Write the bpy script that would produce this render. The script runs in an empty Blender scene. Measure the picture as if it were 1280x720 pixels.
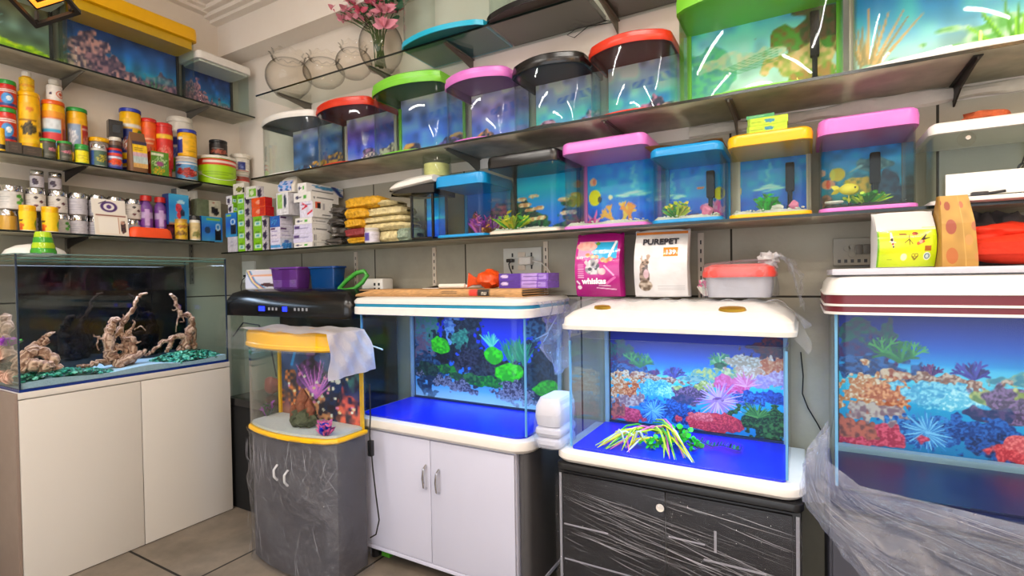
import bpy, bmesh, math, random
import numpy as np
from mathutils import Vector, Matrix

RND = random.Random(11)
NR = np.random.RandomState(5)
SC = bpy.context.scene
COL = SC.collection
PI = math.pi

# ---------------------------------------------------------------- survey of the room (origin: room corner at floor; x along back wall, y towards it, z up)
F_PX = 640.57
YAW, PIT, ROL = (math.radians(a) for a in (29.6957, -1.0017, -0.8883))
CAM = Vector((3.3428, -2.1398, 1.3))
def _axes():
    cy, sy = math.cos(YAW), math.sin(YAW)
    f0 = Vector((-sy, cy, 0)); r0 = Vector((cy, sy, 0)); u0 = Vector((0, 0, 1))
    f = f0*math.cos(PIT) + u0*math.sin(PIT); u = u0*math.cos(PIT) - f0*math.sin(PIT)
    return r0*math.cos(ROL) + u*math.sin(ROL), u*math.cos(ROL) - r0*math.sin(ROL), f
AXR, AXU, AXF = _axes()
def at(x, y, **k):
    """survey: the point of the plane X=.., Y=.. or Z=.. sighted at (x, y) of the 1280x720 survey photo"""
    d = AXR*((x-640)/F_PX) + AXU*((360-y)/F_PX) + AXF
    (ax, v), = k.items()
    i = 'XYZ'.index(ax)
    return CAM + d*((v-CAM[i])/d[i])

# ---------------------------------------------------------------- colour + materials
def lin(c):
    if isinstance(c, str):
        c = c.lstrip('#'); c = [int(c[i:i+2], 16)/255 for i in (0, 2, 4)]
    return tuple((x/12.92 if x <= .04045 else ((x+.055)/1.055)**2.4) for x in c[:3])
def srgb(c):
    if isinstance(c, str):
        c = c.lstrip('#'); return np.array([int(c[i:i+2], 16)/255 for i in (0, 2, 4)])
    return np.array(c, float)

MATS = {}
def _new(name):
    m = bpy.data.materials.new(name); m.use_nodes = True
    nt = m.node_tree; nt.nodes.clear()
    out = nt.nodes.new('ShaderNodeOutputMaterial')
    MATS[name] = m
    return m, nt, out
def N(nt, t, **kw):
    n = nt.nodes.new(t)
    for k, v in kw.items():
        if k in n.inputs: n.inputs[k].default_value = v
        else: setattr(n, k, v)
    return n
def mat(name, color='#888888', rough=.5, metal=0, var=.08, scale=30, bump=0, bscale=None, coat=0, emit=None, estr=0, trans=0):
    """principled with a little noise in the colour; trans>0 mixes in a transparent shader (thin plastic)"""
    if name in MATS: return MATS[name]
    m, nt, out = _new(name)
    p = N(nt, 'ShaderNodeBsdfPrincipled', Roughness=rough, Metallic=metal)
    p.inputs['Coat Weight'].default_value = coat
    c = lin(color)
    tc = N(nt, 'ShaderNodeTexCoord')
    if var:
        nz = N(nt, 'ShaderNodeTexNoise', Scale=scale, Detail=4.0)
        nt.links.new(tc.outputs['Object'], nz.inputs['Vector'])
        mx = N(nt, 'ShaderNodeMix', data_type='RGBA')
        mx.inputs['A'].default_value = (*[max(0, x*(1-var*2)) for x in c], 1)
        mx.inputs['B'].default_value = (*[min(1, x*(1+var*2)) for x in c], 1)
        nt.links.new(nz.outputs['Fac'], mx.inputs['Factor'])
        nt.links.new(mx.outputs['Result'], p.inputs['Base Color'])
    else:
        p.inputs['Base Color'].default_value = (*c, 1)
    if bump:
        nb = N(nt, 'ShaderNodeTexNoise', Scale=bscale or scale, Detail=5.0)
        nt.links.new(tc.outputs['Object'], nb.inputs['Vector'])
        b = N(nt, 'ShaderNodeBump', Strength=bump, Distance=.01)
        nt.links.new(nb.outputs['Fac'], b.inputs['Height'])
        nt.links.new(b.outputs['Normal'], p.inputs['Normal'])
    if emit:
        p.inputs['Emission Color'].default_value = (*lin(emit), 1)
        p.inputs['Emission Strength'].default_value = estr
    sh = p
    if trans:
        t = N(nt, 'ShaderNodeBsdfTransparent')
        t.inputs['Color'].default_value = (*[.55+.45*x for x in c], 1)
        mxs = N(nt, 'ShaderNodeMixShader', Fac=trans)
        nt.links.new(p.outputs[0], mxs.inputs[1]); nt.links.new(t.outputs[0], mxs.inputs[2])
        sh = mxs
    nt.links.new(sh.outputs[0], out.inputs['Surface'])
    return m
def glass(name, tint='#f2f8f6', base=.035, edge=.55, dust=0, dustcol='#8a8674', rough=.02, wav=0, wscale=14, soft=0, dscale=9.0, rim=0):
    """thin clear pane: see-through, with reflections that grow at grazing angles, and optional dust"""
    if name in MATS: return MATS[name]
    m, nt, out = _new(name)
    t = N(nt, 'ShaderNodeBsdfTransparent'); t.inputs['Color'].default_value = (*lin(tint), 1)
    g = N(nt, 'ShaderNodeBsdfGlossy', Roughness=rough)
    lw = N(nt, 'ShaderNodeLayerWeight', Blend=.5)
    if rim:   # longer path through the glass near the outline takes some light away
        p3 = N(nt, 'ShaderNodeMath', operation='POWER'); p3.inputs[1].default_value = 3; nt.links.new(lw.outputs['Facing'], p3.inputs[0])
        mc = N(nt, 'ShaderNodeMix', data_type='RGBA'); mc.inputs['A'].default_value = (*lin(tint), 1); mc.inputs['B'].default_value = (*[x*(1-rim) for x in lin(tint)], 1)
        nt.links.new(p3.outputs[0], mc.inputs['Factor']); nt.links.new(mc.outputs['Result'], t.inputs['Color'])
    pw = N(nt, 'ShaderNodeMath', operation='POWER'); pw.inputs[1].default_value = 4
    ml = N(nt, 'ShaderNodeMath', operation='MULTIPLY_ADD'); ml.inputs[1].default_value = edge; ml.inputs[2].default_value = base
    nt.links.new(lw.outputs['Facing'], pw.inputs[0]); nt.links.new(pw.outputs[0], ml.inputs[0])
    mx = N(nt, 'ShaderNodeMixShader')
    nt.links.new(ml.outputs[0], mx.inputs[0])
    last = t
    tc = N(nt, 'ShaderNodeTexCoord')
    if dust:
        d = N(nt, 'ShaderNodeBsdfDiffuse'); d.inputs['Color'].default_value = (*lin(dustcol), 1)
        if soft:
            tr = N(nt, 'ShaderNodeBsdfTranslucent'); tr.inputs['Color'].default_value = (*lin(dustcol), 1)
            d0 = d; d = N(nt, 'ShaderNodeMixShader', Fac=.55); nt.links.new(d0.outputs[0], d.inputs[1]); nt.links.new(tr.outputs[0], d.inputs[2])
        nz = N(nt, 'ShaderNodeTexNoise', Scale=dscale, Detail=5.0)
        nt.links.new(tc.outputs['Object'], nz.inputs['Vector'])
        mr = N(nt, 'ShaderNodeMapRange'); mr.inputs['From Min'].default_value = .3; mr.inputs['From Max'].default_value = .7
        mr.inputs['To Min'].default_value = dust*.75; mr.inputs['To Max'].default_value = min(1, dust*1.25)
        nt.links.new(nz.outputs['Fac'], mr.inputs['Value'])
        md = N(nt, 'ShaderNodeMixShader')
        nt.links.new(mr.outputs[0], md.inputs[0]); nt.links.new(t.outputs[0], md.inputs[1]); nt.links.new(d.outputs[0], md.inputs[2])
        last = md
    if wav:
        nb = N(nt, 'ShaderNodeTexNoise', Scale=wscale, Detail=4.0)
        nt.links.new(tc.outputs['Object'], nb.inputs['Vector'])
        b = N(nt, 'ShaderNodeBump', Strength=wav, Distance=.02)
        nt.links.new(nb.outputs['Fac'], b.inputs['Height']); nt.links.new(b.outputs['Normal'], g.inputs['Normal'])
    nt.links.new(last.outputs[0], mx.inputs[1]); nt.links.new(g.outputs[0], mx.inputs[2])
    nt.links.new(mx.outputs[0], out.inputs['Surface'])
    return m
def printmat(name, rough=.45, coat=0, bump=0, bscale=40):
    if name in MATS: return MATS[name]
    m, nt, out = _new(name)
    p = N(nt, 'ShaderNodeBsdfPrincipled', Roughness=rough); p.inputs['Coat Weight'].default_value = coat
    a = N(nt, 'ShaderNodeAttribute', attribute_name='ink')
    nt.links.new(a.outputs['Color'], p.inputs['Base Color'])
    if bump:
        tc = N(nt, 'ShaderNodeTexCoord'); nb = N(nt, 'ShaderNodeTexNoise', Scale=bscale, Detail=3.0)
        nt.links.new(tc.outputs['Object'], nb.inputs['Vector'])
        b = N(nt, 'ShaderNodeBump', Strength=bump, Distance=.01)
        nt.links.new(nb.outputs['Fac'], b.inputs['Height']); nt.links.new(b.outputs['Normal'], p.inputs['Normal'])
    nt.links.new(p.outputs[0], out.inputs['Surface'])
    return m

# ---------------------------------------------------------------- outlines (lists of (x, y), counter-clockwise)
def rrect(x0, x1, y0, y1, r=.02, n=5):
    o = []
    for cx, cy, a0 in ((x1-r, y0+r, -90), (x1-r, y1-r, 0), (x0+r, y1-r, 90), (x0+r, y0+r, 180)):
        for k in range(n+1):
            a = math.radians(a0+90*k/n); o.append((cx+r*math.cos(a), cy+r*math.sin(a)))
    return o
def bow(x0, x1, yb, yc, yf, r=.03, n=14):
    """straight back at yb, front curving from yc at the corners to yf in the middle"""
    o = [(x1, yb), (x0, yb)]
    pts = []
    for k in range(n+1):
        t = k/n; x = x0+(x1-x0)*t; s = 2*t-1
        pts.append((x, yc+(yf-yc)*(1-s*s)))
    # soften the two corners
    q = []
    for k in range(5):
        a = k/4
        p0 = Vector((x0, yc+r)); p1 = Vector((x0, yc)); p2 = Vector(pts[1]).lerp(Vector(pts[2]), .2)
        v = p0*(1-a)**2 + p1*2*a*(1-a) + p2*a*a; q.append((v.x, v.y))
    q += pts[2:-2]
    for k in range(5):
        a = k/4
        p0 = Vector(pts[-2]).lerp(Vector(pts[-3]), .2); p1 = Vector((x1, yc)); p2 = Vector((x1, yc+r))
        v = p0*(1-a)**2 + p1*2*a*(1-a) + p2*a*a; q.append((v.x, v.y))
    return o+q
def grow(o, d, back=None):
    """move an outline outwards by d (towards its middle when negative); back: keep points with y above this"""
    n = len(o); res = []
    for i in range(n):
        p, a, b = Vector(o[i]), Vector(o[i-1]), Vector(o[(i+1) % n])
        e1 = (p-a); e2 = (b-p)
        e1 = e1.normalized() if e1.length > 1e-9 else Vector((0, 0)); e2 = e2.normalized() if e2.length > 1e-9 else Vector((0, 0))
        n1 = Vector((e1.y, -e1.x)); n2 = Vector((e2.y, -e2.x)); m = n1+n2
        m = m/max(.5, m.dot(m)/2) if m.length > 1e-6 else n1
        q = p+m*d
        res.append((q.x, q.y if back is None or p.y < back else p.y))
    return res

def inset(o, d, back=-.001):
    """shrink an outline whose back lies on y = 0 towards its middle without crossing corners"""
    X = max(abs(x) for x, y in o); D = -min(y for x, y in o)
    return [(x*(X-d)/X, y*(D-d)/D) for x, y in o]
# ---------------------------------------------------------------- mesh builder
class MB:
    def __init__(s, m=None):
        s.bm = bmesh.new(); s.mats = []; s.mi = 0
        if m is not None: s.use(m)
    def use(s, m):
        if isinstance(m, str): m = MATS[m]
        if m not in s.mats: s.mats.append(m)
        s.mi = s.mats.index(m); return s
    def _face(s, vs):
        try:
            f = s.bm.faces.new(vs); f.material_index = s.mi; return f
        except ValueError: return None
    def _merge(s, b, M=None):
        for f in b.faces: f.material_index = s.mi
        if M is not None: b.transform(M)
        me = bpy.data.meshes.new('tmp'); b.to_mesh(me); b.free(); s.bm.from_mesh(me); bpy.data.meshes.remove(me)
    def box(s, x0, x1, y0, y1, z0, z1, bev=0, seg=2, M=None):
        b = bmesh.new()
        bmesh.ops.create_cube(b, size=1, matrix=Matrix.Translation(((x0+x1)/2, (y0+y1)/2, (z0+z1)/2)) @ Matrix.Diagonal((abs(x1-x0), abs(y1-y0), abs(z1-z0), 1)))
        if bev: bmesh.ops.bevel(b, geom=b.edges[:]+b.verts[:], offset=bev, segments=seg, profile=.6, affect='EDGES', clamp_overlap=True)
        s._merge(b, M); return s
    def loft(s, rings, cap0=True, cap1=True, M=None):
        """rings: [(outline, z) ...] with equal point counts"""
        b = bmesh.new(); prev = None; first = None
        for o, z in rings:
            r = [b.verts.new((x, y, z(x, y) if callable(z) else z)) for x, y in o]
            if prev:
                n = len(r)
                for i in range(n): b.faces.new((prev[i], prev[(i+1) % n], r[(i+1) % n], r[i]))
            else: first = r
            prev = r
        if cap0: b.faces.new(list(reversed(first)))
        if cap1: b.faces.new(prev)
        s._merge(b, M); return s
    def prism(s, o, z0, z1, M=None, bev=0):
        if bev: return s.loft([(grow(o, -bev), z0), (o, z0+bev), (o, z1-bev), (grow(o, -bev*.3), z1-bev*.3), (grow(o, -bev), z1)], M=M)
        return s.loft([(o, z0), (o, z1)], M=M)
    def ribbon(s, path, z0, z1, t, M=None):
        """upright wall of thickness t along an open path"""
        n = len(path); inn = []
        for i in range(n):
            p = Vector(path[i]); a = Vector(path[max(i-1, 0)]); c = Vector(path[min(i+1, n-1)])
            d = (c-a).normalized(); inn.append(tuple(p+Vector((-d.y, d.x))*t))
        return s.loft([(list(path)+inn[::-1], z0), (list(path)+inn[::-1], z1)], M=M)
    def ring(s, o, z0, z1, t, M=None):
        """closed upright band of thickness t inside outline o"""
        b = bmesh.new(); i_ = grow(o, -t); n = len(o)
        vs = [[b.verts.new((*p, z)) for p in oo] for oo, z in ((o, z0), (o, z1), (i_, z1), (i_, z0))]
        for k in range(4):
            A, B = vs[k], vs[(k+1) % 4]
            for i in range(n): b.faces.new((A[i], A[(i+1) % n], B[(i+1) % n], B[i]))
        s._merge(b, M); return s
    def lathe(s, prof, seg=20, c=(0, 0, 0), sx=1, sy=1, wob=None, M=None):
        b = bmesh.new(); rings = []
        for r, z in prof:
            if r < 1e-6: rings.append([b.verts.new((c[0], c[1], c[2]+z))]); continue
            rg = []
            for k in range(seg):
                a = 2*PI*k/seg; dr, dz = wob(a, r, z) if wob else (0, 0)
                rg.append(b.verts.new((c[0]+(r+dr)*math.cos(a)*sx, c[1]+(r+dr)*math.sin(a)*sy, c[2]+z+dz)))
            rings.append(rg)
        for A, B in zip(rings, rings[1:]):
            if len(A) == len(B) == 1: continue
            for k in range(seg):
                k2 = (k+1) % seg
                if len(A) == 1: b.faces.new((A[0], B[k2], B[k]))
                elif len(B) == 1: b.faces.new((A[k], A[k2], B[0]))
                else: b.faces.new((A[k], A[k2], B[k2], B[k]))
        s._merge(b, M); return s
    def cyl(s, r, z0, z1, c=(0, 0), seg=20, bev=0, M=None):
        bv = bev or min(r, z1-z0)*.06
        return s.lathe([(0, z0), (r-bv, z0), (r, z0+bv), (r, z1-bv), (r-bv, z1), (0, z1)], seg, (c[0], c[1], 0), M=M)
    def tube(s, pts, r=.01, seg=8, jit=0, closed=False, flat=1):
        pts = [Vector(p) for p in pts]; n = len(pts); rs = r if hasattr(r, '__len__') else [r]*n
        rings = []; up = Vector((0, 0, 1)); lastx = None
        for i, p in enumerate(pts):
            d = (pts[min(i+1, n-1)]-pts[max(i-1, 0)])
            d = d.normalized() if d.length > 1e-9 else Vector((0, 0, 1))
            x = d.cross(up if abs(d.z) < .95 else Vector((1, 0, 0))) if lastx is None else lastx-d*lastx.dot(d)
            x = x.normalized() if x.length > 1e-6 else Vector((1, 0, 0))
            y = d.cross(x); lastx = x
            rings.append([s.bm.verts.new(p+(x*math.cos(2*PI*k/seg)+y*math.sin(2*PI*k/seg)*flat)*rs[i]*(1+(RND.uniform(-jit, jit) if jit else 0))) for k in range(seg)])
        for A, B in zip(rings, rings[1:]):
            for k in range(seg): s._face((A[k], A[(k+1) % seg], B[(k+1) % seg], B[k]))
        s._face(list(reversed(rings[0]))); s._face(rings[-1])
        return s
    def blob(s, c, rx, ry=None, rz=None, rough=.15, sub=2, freq=3, flatz=None, M=None):
        b = bmesh.new(); bmesh.ops.create_icosphere(b, subdivisions=sub, radius=1)
        ph = [RND.uniform(0, 6.28) for _ in range(6)]
        for v in b.verts:
            q = v.co; k = 1+rough*(math.sin(q.x*freq+ph[0])*math.sin(q.y*freq*1.3+ph[1])+.6*math.sin(q.z*freq*1.7+ph[2]+q.x*2)+.4*math.sin((q.x+q.y)*freq*2.3+ph[3]))
            v.co = Vector((q.x*rx*k, q.y*(ry or rx)*k, q.z*(rz or rx)*k))+Vector(c)
            if flatz is not None and v.co.z < flatz: v.co.z = flatz
        s._merge(b, M); return s
    def sheet(s, f, nu, nv, thick=0):
        """grid surface f(u, v) -> point"""
        g = [[s.bm.verts.new(f(i/nu, j/nv)) for i in range(nu+1)] for j in range(nv+1)]
        fs = []
        for j in range(nv):
            for i in range(nu): fs.append(s._face((g[j][i], g[j][i+1], g[j+1][i+1], g[j+1][i])))
        if thick: bmesh.ops.solidify(s.bm, geom=[x for x in fs if x], thickness=thick)
        return s
    def leaf(s, base, tip, w, bend=.3, seg=4):
        """tapering blade"""
        b, t = Vector(base), Vector(tip); d = t-b; side = d.cross(Vector((RND.uniform(-1, 1), RND.uniform(-1, 1), .2)))
        side = side.normalized()*w if side.length > 1e-6 else Vector((w, 0, 0)); out = Vector((d.x, d.y, 0))*bend
        L = []
        for k in range(seg+1):
            a = k/seg; p = b+d*a+out*(a*a)-Vector((0, 0, abs(d.z)*bend*.35*a*a*a)); wd = math.sin(PI*(.12+.88*a)) if a < 1 else .05
            L.append((s.bm.verts.new(p-side*wd), s.bm.verts.new(p+side*wd)))
        for A, B in zip(L, L[1:]): s._face((A[0], A[1], B[1], B[0]))
        return s
    def build(s, name, parent=None, loc=None, ang=.6, smooth=True):
        bmesh.ops.recalc_face_normals(s.bm, faces=s.bm.faces[:])
        me = bpy.data.meshes.new(name); s.bm.to_mesh(me); s.bm.free()
        for m in s.mats: me.materials.append(m)
        if smooth and len(me.polygons):
            me.polygons.foreach_set('use_smooth', [True]*len(me.polygons)); me.set_sharp_from_angle(angle=ang)
        o = bpy.data.objects.new(name, me); COL.objects.link(o)
        if parent is not None: o.parent = parent
        if loc is not None: o.location = loc
        return o

def tag(o, label, cat, group=None, kind=None):
    o['label'] = label; o['category'] = cat
    if group: o['group'] = group
    if kind: o['kind'] = kind
    return o
def thing(name, label, cat, loc=(0, 0, 0), rz=0, group=None):
    o = bpy.data.objects.new(name, None); COL.objects.link(o); o.empty_display_size = .05
    o.location = loc; o.rotation_euler = (0, 0, rz)
    return tag(o, label, cat, group)
def struct(o):
    o['kind'] = 'structure'; return o
def lettering(txt, size, loc, rot, m, parent, ext=.0006, bold=0, sx=1):
    c = bpy.data.curves.new('lettering', 'FONT'); c.body = txt; c.size = size; c.extrude = ext; c.offset = bold
    c.align_x = 'CENTER'; c.align_y = 'CENTER'; c.resolution_u = 3
    c.materials.append(m if not isinstance(m, str) else MATS[m])
    o = bpy.data.objects.new('lettering', c); COL.objects.link(o)
    me = bpy.data.meshes.new_from_object(o.evaluated_get(bpy.context.evaluated_depsgraph_get())); bpy.data.objects.remove(o); bpy.data.curves.remove(c)
    o = bpy.data.objects.new('lettering', me); COL.objects.link(o); o.parent = parent; o.location = loc; o.rotation_euler = rot; o.scale = (sx, 1, 1)
    return o

# ---------------------------------------------------------------- printed pictures: a small raster painted in code, carried by a vertex colour
def vnoise(w, h, fx, fy):
    gx, gy = max(2, int(fx)+2), max(2, int(fy)+2)
    g = NR.rand(gy, gx); x = np.linspace(0, gx-1.001, w); y = np.linspace(0, gy-1.001, h)
    xi, yi = x.astype(int), y.astype(int); xf, yf = (x-xi), (y-yi)[:, None]
    xf = xf*xf*(3-2*xf); yf = yf*yf*(3-2*yf)
    a = g[yi][:, xi]*(1-xf)+g[yi][:, xi+1]*xf; b = g[yi+1][:, xi]*(1-xf)+g[yi+1][:, xi+1]*xf
    return a*(1-yf)+b*yf
class Canvas:
    """u to the right, v up, both 0..1; asp = width/height"""
    def __init__(s, w, h, bg='#ffffff', asp=None):
        s.w, s.h = w, h; s.a = np.tile(srgb(bg), (h, w, 1)).astype(float); s.asp = asp or w/h
        s.U, s.V = np.meshgrid(np.linspace(0, 1, w), np.linspace(0, 1, h))
    def put(s, mask, c, k=1.0):
        m = (np.clip(mask, 0, 1)*k)[..., None]; s.a = s.a*(1-m)+(srgb(c) if not isinstance(c, np.ndarray) else c)*m; return s
    def grad(s, stops):
        vs = [q[0] for q in stops]; cs = np.array([srgb(q[1]) for q in stops])
        s.a = np.stack([np.interp(s.V, vs, cs[:, i]) for i in range(3)], -1); return s
    def rect(s, u0, u1, v0, v1, c, k=1):
        return s.put((s.U >= u0) & (s.U <= u1) & (s.V >= v0) & (s.V <= v1), c, k)
    def ell(s, u, v, ru, rv, c, k=1, soft=.12):
        d = np.sqrt(((s.U-u)/ru)**2+((s.V-v)/rv)**2); return s.put((1-d)/soft+.5, c, k)
    def blob(s, u, v, ru, rv, c, c2=None, rough=.35, f=9, tex=22, k=1):
        q = 1.6 if s.w > 150 else 1
        d = np.sqrt(((s.U-u)/ru)**2+((s.V-v)/rv)**2)+rough*(vnoise(s.w, s.h, f*s.asp, f)-.5)*2
        if q > 1: d = d+rough*.8*(vnoise(s.w, s.h, f*3.2*s.asp, f*3.2)-.5)*2
        tx = vnoise(s.w, s.h, tex*q*s.asp, tex*q)
        if q > 1: tx = .5*tx+.5*vnoise(s.w, s.h, tex*2.6*s.asp, tex*2.6)
        tx = (tx-.5)*(3.4 if q > 1 else 2)+.5+(.25*(.5-(s.V-v)/max(rv, .001)) if q > 1 else 0)
        m = np.clip((1-d)/.1, 0, 1); t = np.clip(tx, 0, 1)[..., None]
        cc = srgb(c)*(1-t)+srgb(c2 if c2 else srgb(c)*.45)*t
        m = (m*k)[..., None]; s.a = s.a*(1-m)+cc*m; return s
    def line(s, u0, v0, u1, v1, w, c, w1=None, k=1):
        ax, ay = s.U*s.asp, s.V; x0, y0, x1, y1 = u0*s.asp, v0, u1*s.asp, v1
        L = max(1e-9, (x1-x0)**2+(y1-y0)**2); t = np.clip(((ax-x0)*(x1-x0)+(ay-y0)*(y1-y0))/L, 0, 1)
        d = np.hypot(ax-x0-t*(x1-x0), ay-y0-t*(y1-y0)); ww = w+(w1-w)*t if w1 is not None else w
        return s.put((ww-d)/(.6/s.h)+.5, c, k)
    def spikes(s, u, v, r, n, c, c2=None, a0=0, a1=180, w=.012, sq=1):
        for i in range(n):
            a = math.radians(a0+(a1-a0)*(i+.5)/n+RND.uniform(-6, 6)); q = r*RND.uniform(.65, 1.05)
            s.line(u, v, u+q*math.cos(a)/s.asp, v+q*math.sin(a)*sq, w, c if (i % 2 or not c2) else c2, w*.25)
        return s
    def branch(s, u, v, ang, L, w, c, depth=3):
        u1 = u+L*math.cos(ang)/s.asp; v1 = v+L*math.sin(ang); s.line(u, v, u1, v1, w, c, w*.7)
        if depth:
            for da in (-.55, .05, .6): s.branch(u1, v1, ang+da+RND.uniform(-.2, .2), L*RND.uniform(.55, .8), w*.7, c, depth-1)
        return s
    def speck(s, n, r, c, u0=0, u1=1, v0=0, v1=1):
        for _ in range(n): s.ell(RND.uniform(u0, u1), RND.uniform(v0, v1), r/s.asp, r, c[RND.randrange(len(c))] if isinstance(c, (list, tuple)) else c)
        return s
    def grain(s, amt=.15, f=20):
        s.a = s.a*(1-amt+2*amt*vnoise(s.w, s.h, f*s.asp, f)[..., None]); return s
def _ink(me, cols):
    at_ = me.color_attributes.new('ink', 'FLOAT_COLOR', 'POINT')
    c = np.clip(cols, 0, 1); c = np.where(c <= .04045, c/12.92, ((c+.055)/1.055)**2.4)
    at_.data.foreach_set('color', np.concatenate([c, np.ones((len(c), 1))], 1).astype(np.float32).ravel())
def _gridmesh(name, faces, m):
    """faces: [(array h,w,3 points, array h,w,3 colours)]"""
    V, C, Fq = [], [], []; off = 0
    for P, c in faces:
        h, w = P.shape[:2]; V.append(P.reshape(-1, 3)); C.append(c.reshape(-1, 3))
        i = np.arange(h*w).reshape(h, w); Fq.append(np.stack([i[:-1, :-1], i[:-1, 1:], i[1:, 1:], i[1:, :-1]], -1).reshape(-1, 4)+off); off += h*w
    V = np.concatenate(V); C = np.concatenate(C); Fq = np.concatenate(Fq)
    me = bpy.data.meshes.new(name); me.from_pydata(V.tolist(), [], Fq.tolist()); _ink(me, C); me.materials.append(m)
    return me
def picture(name, cv, f, parent=None, m='print'):
    """f(U, V) -> (x, y, z) arrays"""
    P = np.stack(np.broadcast_arrays(*f(cv.U, cv.V)), -1).astype(float)
    me = _gridmesh(name, [(P, cv.a)], MATS[m]); me.polygons.foreach_set('use_smooth', [True]*len(me.polygons))
    o = bpy.data.objects.new(name, me); COL.objects.link(o)
    if parent is not None: o.parent = parent
    return o
def printed_box(name, w, d, h, front=None, side=None, left=None, top='#e8e6e0', back='#d8d6d0', parent=None, m='print', loc=None, rz=0):
    """a carton, front towards -y, base at z=0; front/side/left are canvases"""
    solid = lambda c: Canvas(2, 2, c)
    fr = front or solid(back); sd = side or solid(back); lf = left or side or solid(back); tp = top if isinstance(top, Canvas) else solid(top)
    X = w/2; Y = d/2; F = []
    def add(cv, f): F.append((np.stack(np.broadcast_arrays(*f(cv.U, cv.V)), -1).astype(float), cv.a))
    add(fr, lambda u, v: (-X+w*u, -Y, h*v)); add(sd, lambda u, v: (X, -Y+d*u, h*v)); add(lf, lambda u, v: (-X, Y-d*u, h*v))
    add(solid(back), lambda u, v: (X-w*u, Y, h*v)); add(tp, lambda u, v: (-X+w*u, -Y+d*v, h)); add(solid(back), lambda u, v: (-X+w*u, Y-d*v, 0*u))
    me = _gridmesh(name, F, MATS[m])
    o = bpy.data.objects.new(name, me); COL.objects.link(o)
    if parent is not None: o.parent = parent
    if loc is not None: o.location = loc
    o.rotation_euler = (0, 0, rz)
    return o

# ---------------------------------------------------------------- shared materials
for n_, r_, c_, b_ in (('print', .45, 0, 0), ('gloss_print', .25, .3, 0), ('poster', .5, 0, 0), ('foil_print', .22, .3, .35)): printmat(n_, r_, c_, b_, 26)
glass('pane', '#f6faf8', .014, .8); glass('bowl_glass', '#fdfcfa', .02, .10, rim=.5); glass('shelf_glass', '#dfe8e2', .03, .3, .62, '#ece4d0', soft=1)
glass('film', '#fafbfd', .035, .35, .07, '#e6eaf4', .2, .8, 22); glass('film_thick', '#f8f9fd', .05, .30, .25, '#e6e8f8', .16, .9, 30, 1)
glass('dusty_film', '#f0f0f2', .05, .35, .06, '#c8c8d0', .14, 1.0, 40, 0, 70.0)
mat('glass_edge', '#0d1a17', .15, 0, .02); mat('clear_edge', '#8fb7b4', .1, 0, .02, trans=.5)
mat('white_plastic', '#efece6', .3, 0, .03); mat('cream_plastic', '#e4d8c8', .35, 0, .03); mat('black_plastic', '#121214', .22, 0, .05); mat('dark_plastic', '#262629', .4, 0, .05)
mat('yellow_plastic', '#fbbd06', .28, 0, .03); mat('blue_plastic', '#1795d8', .28, 0, .03); mat('pink_plastic', '#e07ad0', .28, 0, .03); mat('red_plastic', '#d8361c', .28, 0, .03)
mat('green_plastic', '#7fd13a', .28, 0, .03); mat('cyan_plastic', '#14b4d8', .28, 0, .03); mat('steel', '#a8a6a2', .3, .9, .05); mat('chrome', '#d8d8dc', .12, 1, .02)
mat('dark_steel', '#2a2623', .45, .4, .08); mat('grey_steel', '#77736a', .5, .3, .08); mat('gold', '#c9a23a', .3, .8, .05); mat('rubber', '#0b0b0c', .5, 0, .05)
mat('orange', '#f4511e', .5, 0, .06); mat('paper', '#ece6da', .7, 0, .03); mat('sand', '#eee8dc', .8, 0, .15, 160, .6, 240)
# ================================================================ the room
def plaster(name, c, c2, stain=.25, sc=2.2, bump=.15, tile=None):
    m, nt, out = _new(name)
    p = N(nt, 'ShaderNodeBsdfPrincipled', Roughness=.8)
    tc = N(nt, 'ShaderNodeTexCoord'); n1 = N(nt, 'ShaderNodeTexNoise', Scale=sc, Detail=8.0, Roughness=.65); n2 = N(nt, 'ShaderNodeTexNoise', Scale=60.0, Detail=4.0)
    for n in (n1, n2): nt.links.new(tc.outputs['Object'], n.inputs['Vector'])
    r = N(nt, 'ShaderNodeMapRange'); r.inputs['From Min'].default_value = .42; r.inputs['From Max'].default_value = .75; r.inputs['To Max'].default_value = stain*2
    nt.links.new(n1.outputs['Fac'], r.inputs['Value'])
    mx = N(nt, 'ShaderNodeMix', data_type='RGBA'); mx.inputs['A'].default_value = (*lin(c), 1); mx.inputs['B'].default_value = (*lin(c2), 1)
    nt.links.new(r.outputs[0], mx.inputs['Factor'])
    res = mx.outputs['Result']
    b = N(nt, 'ShaderNodeBump', Strength=bump, Distance=.004); nt.links.new(n2.outputs['Fac'], b.inputs['Height'])
    if tile:
        bt = N(nt, 'ShaderNodeTexBrick', offset=0.0); bt.inputs['Scale'].default_value = 1; bt.inputs['Mortar Size'].default_value = tile[3]; bt.inputs['Brick Width'].default_value = tile[0]; bt.inputs['Row Height'].default_value = tile[1]
        bt.inputs['Color1'].default_value = (1, 1, 1, 1); bt.inputs['Color2'].default_value = (.9, .9, .9, 1); bt.inputs['Mortar'].default_value = (*lin(tile[2]), 1)
        mp = N(nt, 'ShaderNodeMapping'); mp.inputs['Rotation'].default_value = tile[4]; mp.inputs['Location'].default_value = tile[5]
        nt.links.new(tc.outputs['Object'], mp.inputs['Vector']); nt.links.new(mp.outputs[0], bt.inputs['Vector'])
        mm = N(nt, 'ShaderNodeMix', data_type='RGBA', blend_type='MULTIPLY'); mm.inputs['Factor'].default_value = 1
        nt.links.new(res, mm.inputs['A']); nt.links.new(bt.outputs['Color'], mm.inputs['B']); res = mm.outputs['Result']
    nt.links.new(res, p.inputs['Base Color']); nt.links.new(b.outputs[0], p.inputs['Normal']); nt.links.new(p.outputs[0], out.inputs['Surface'])
    return m
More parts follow.
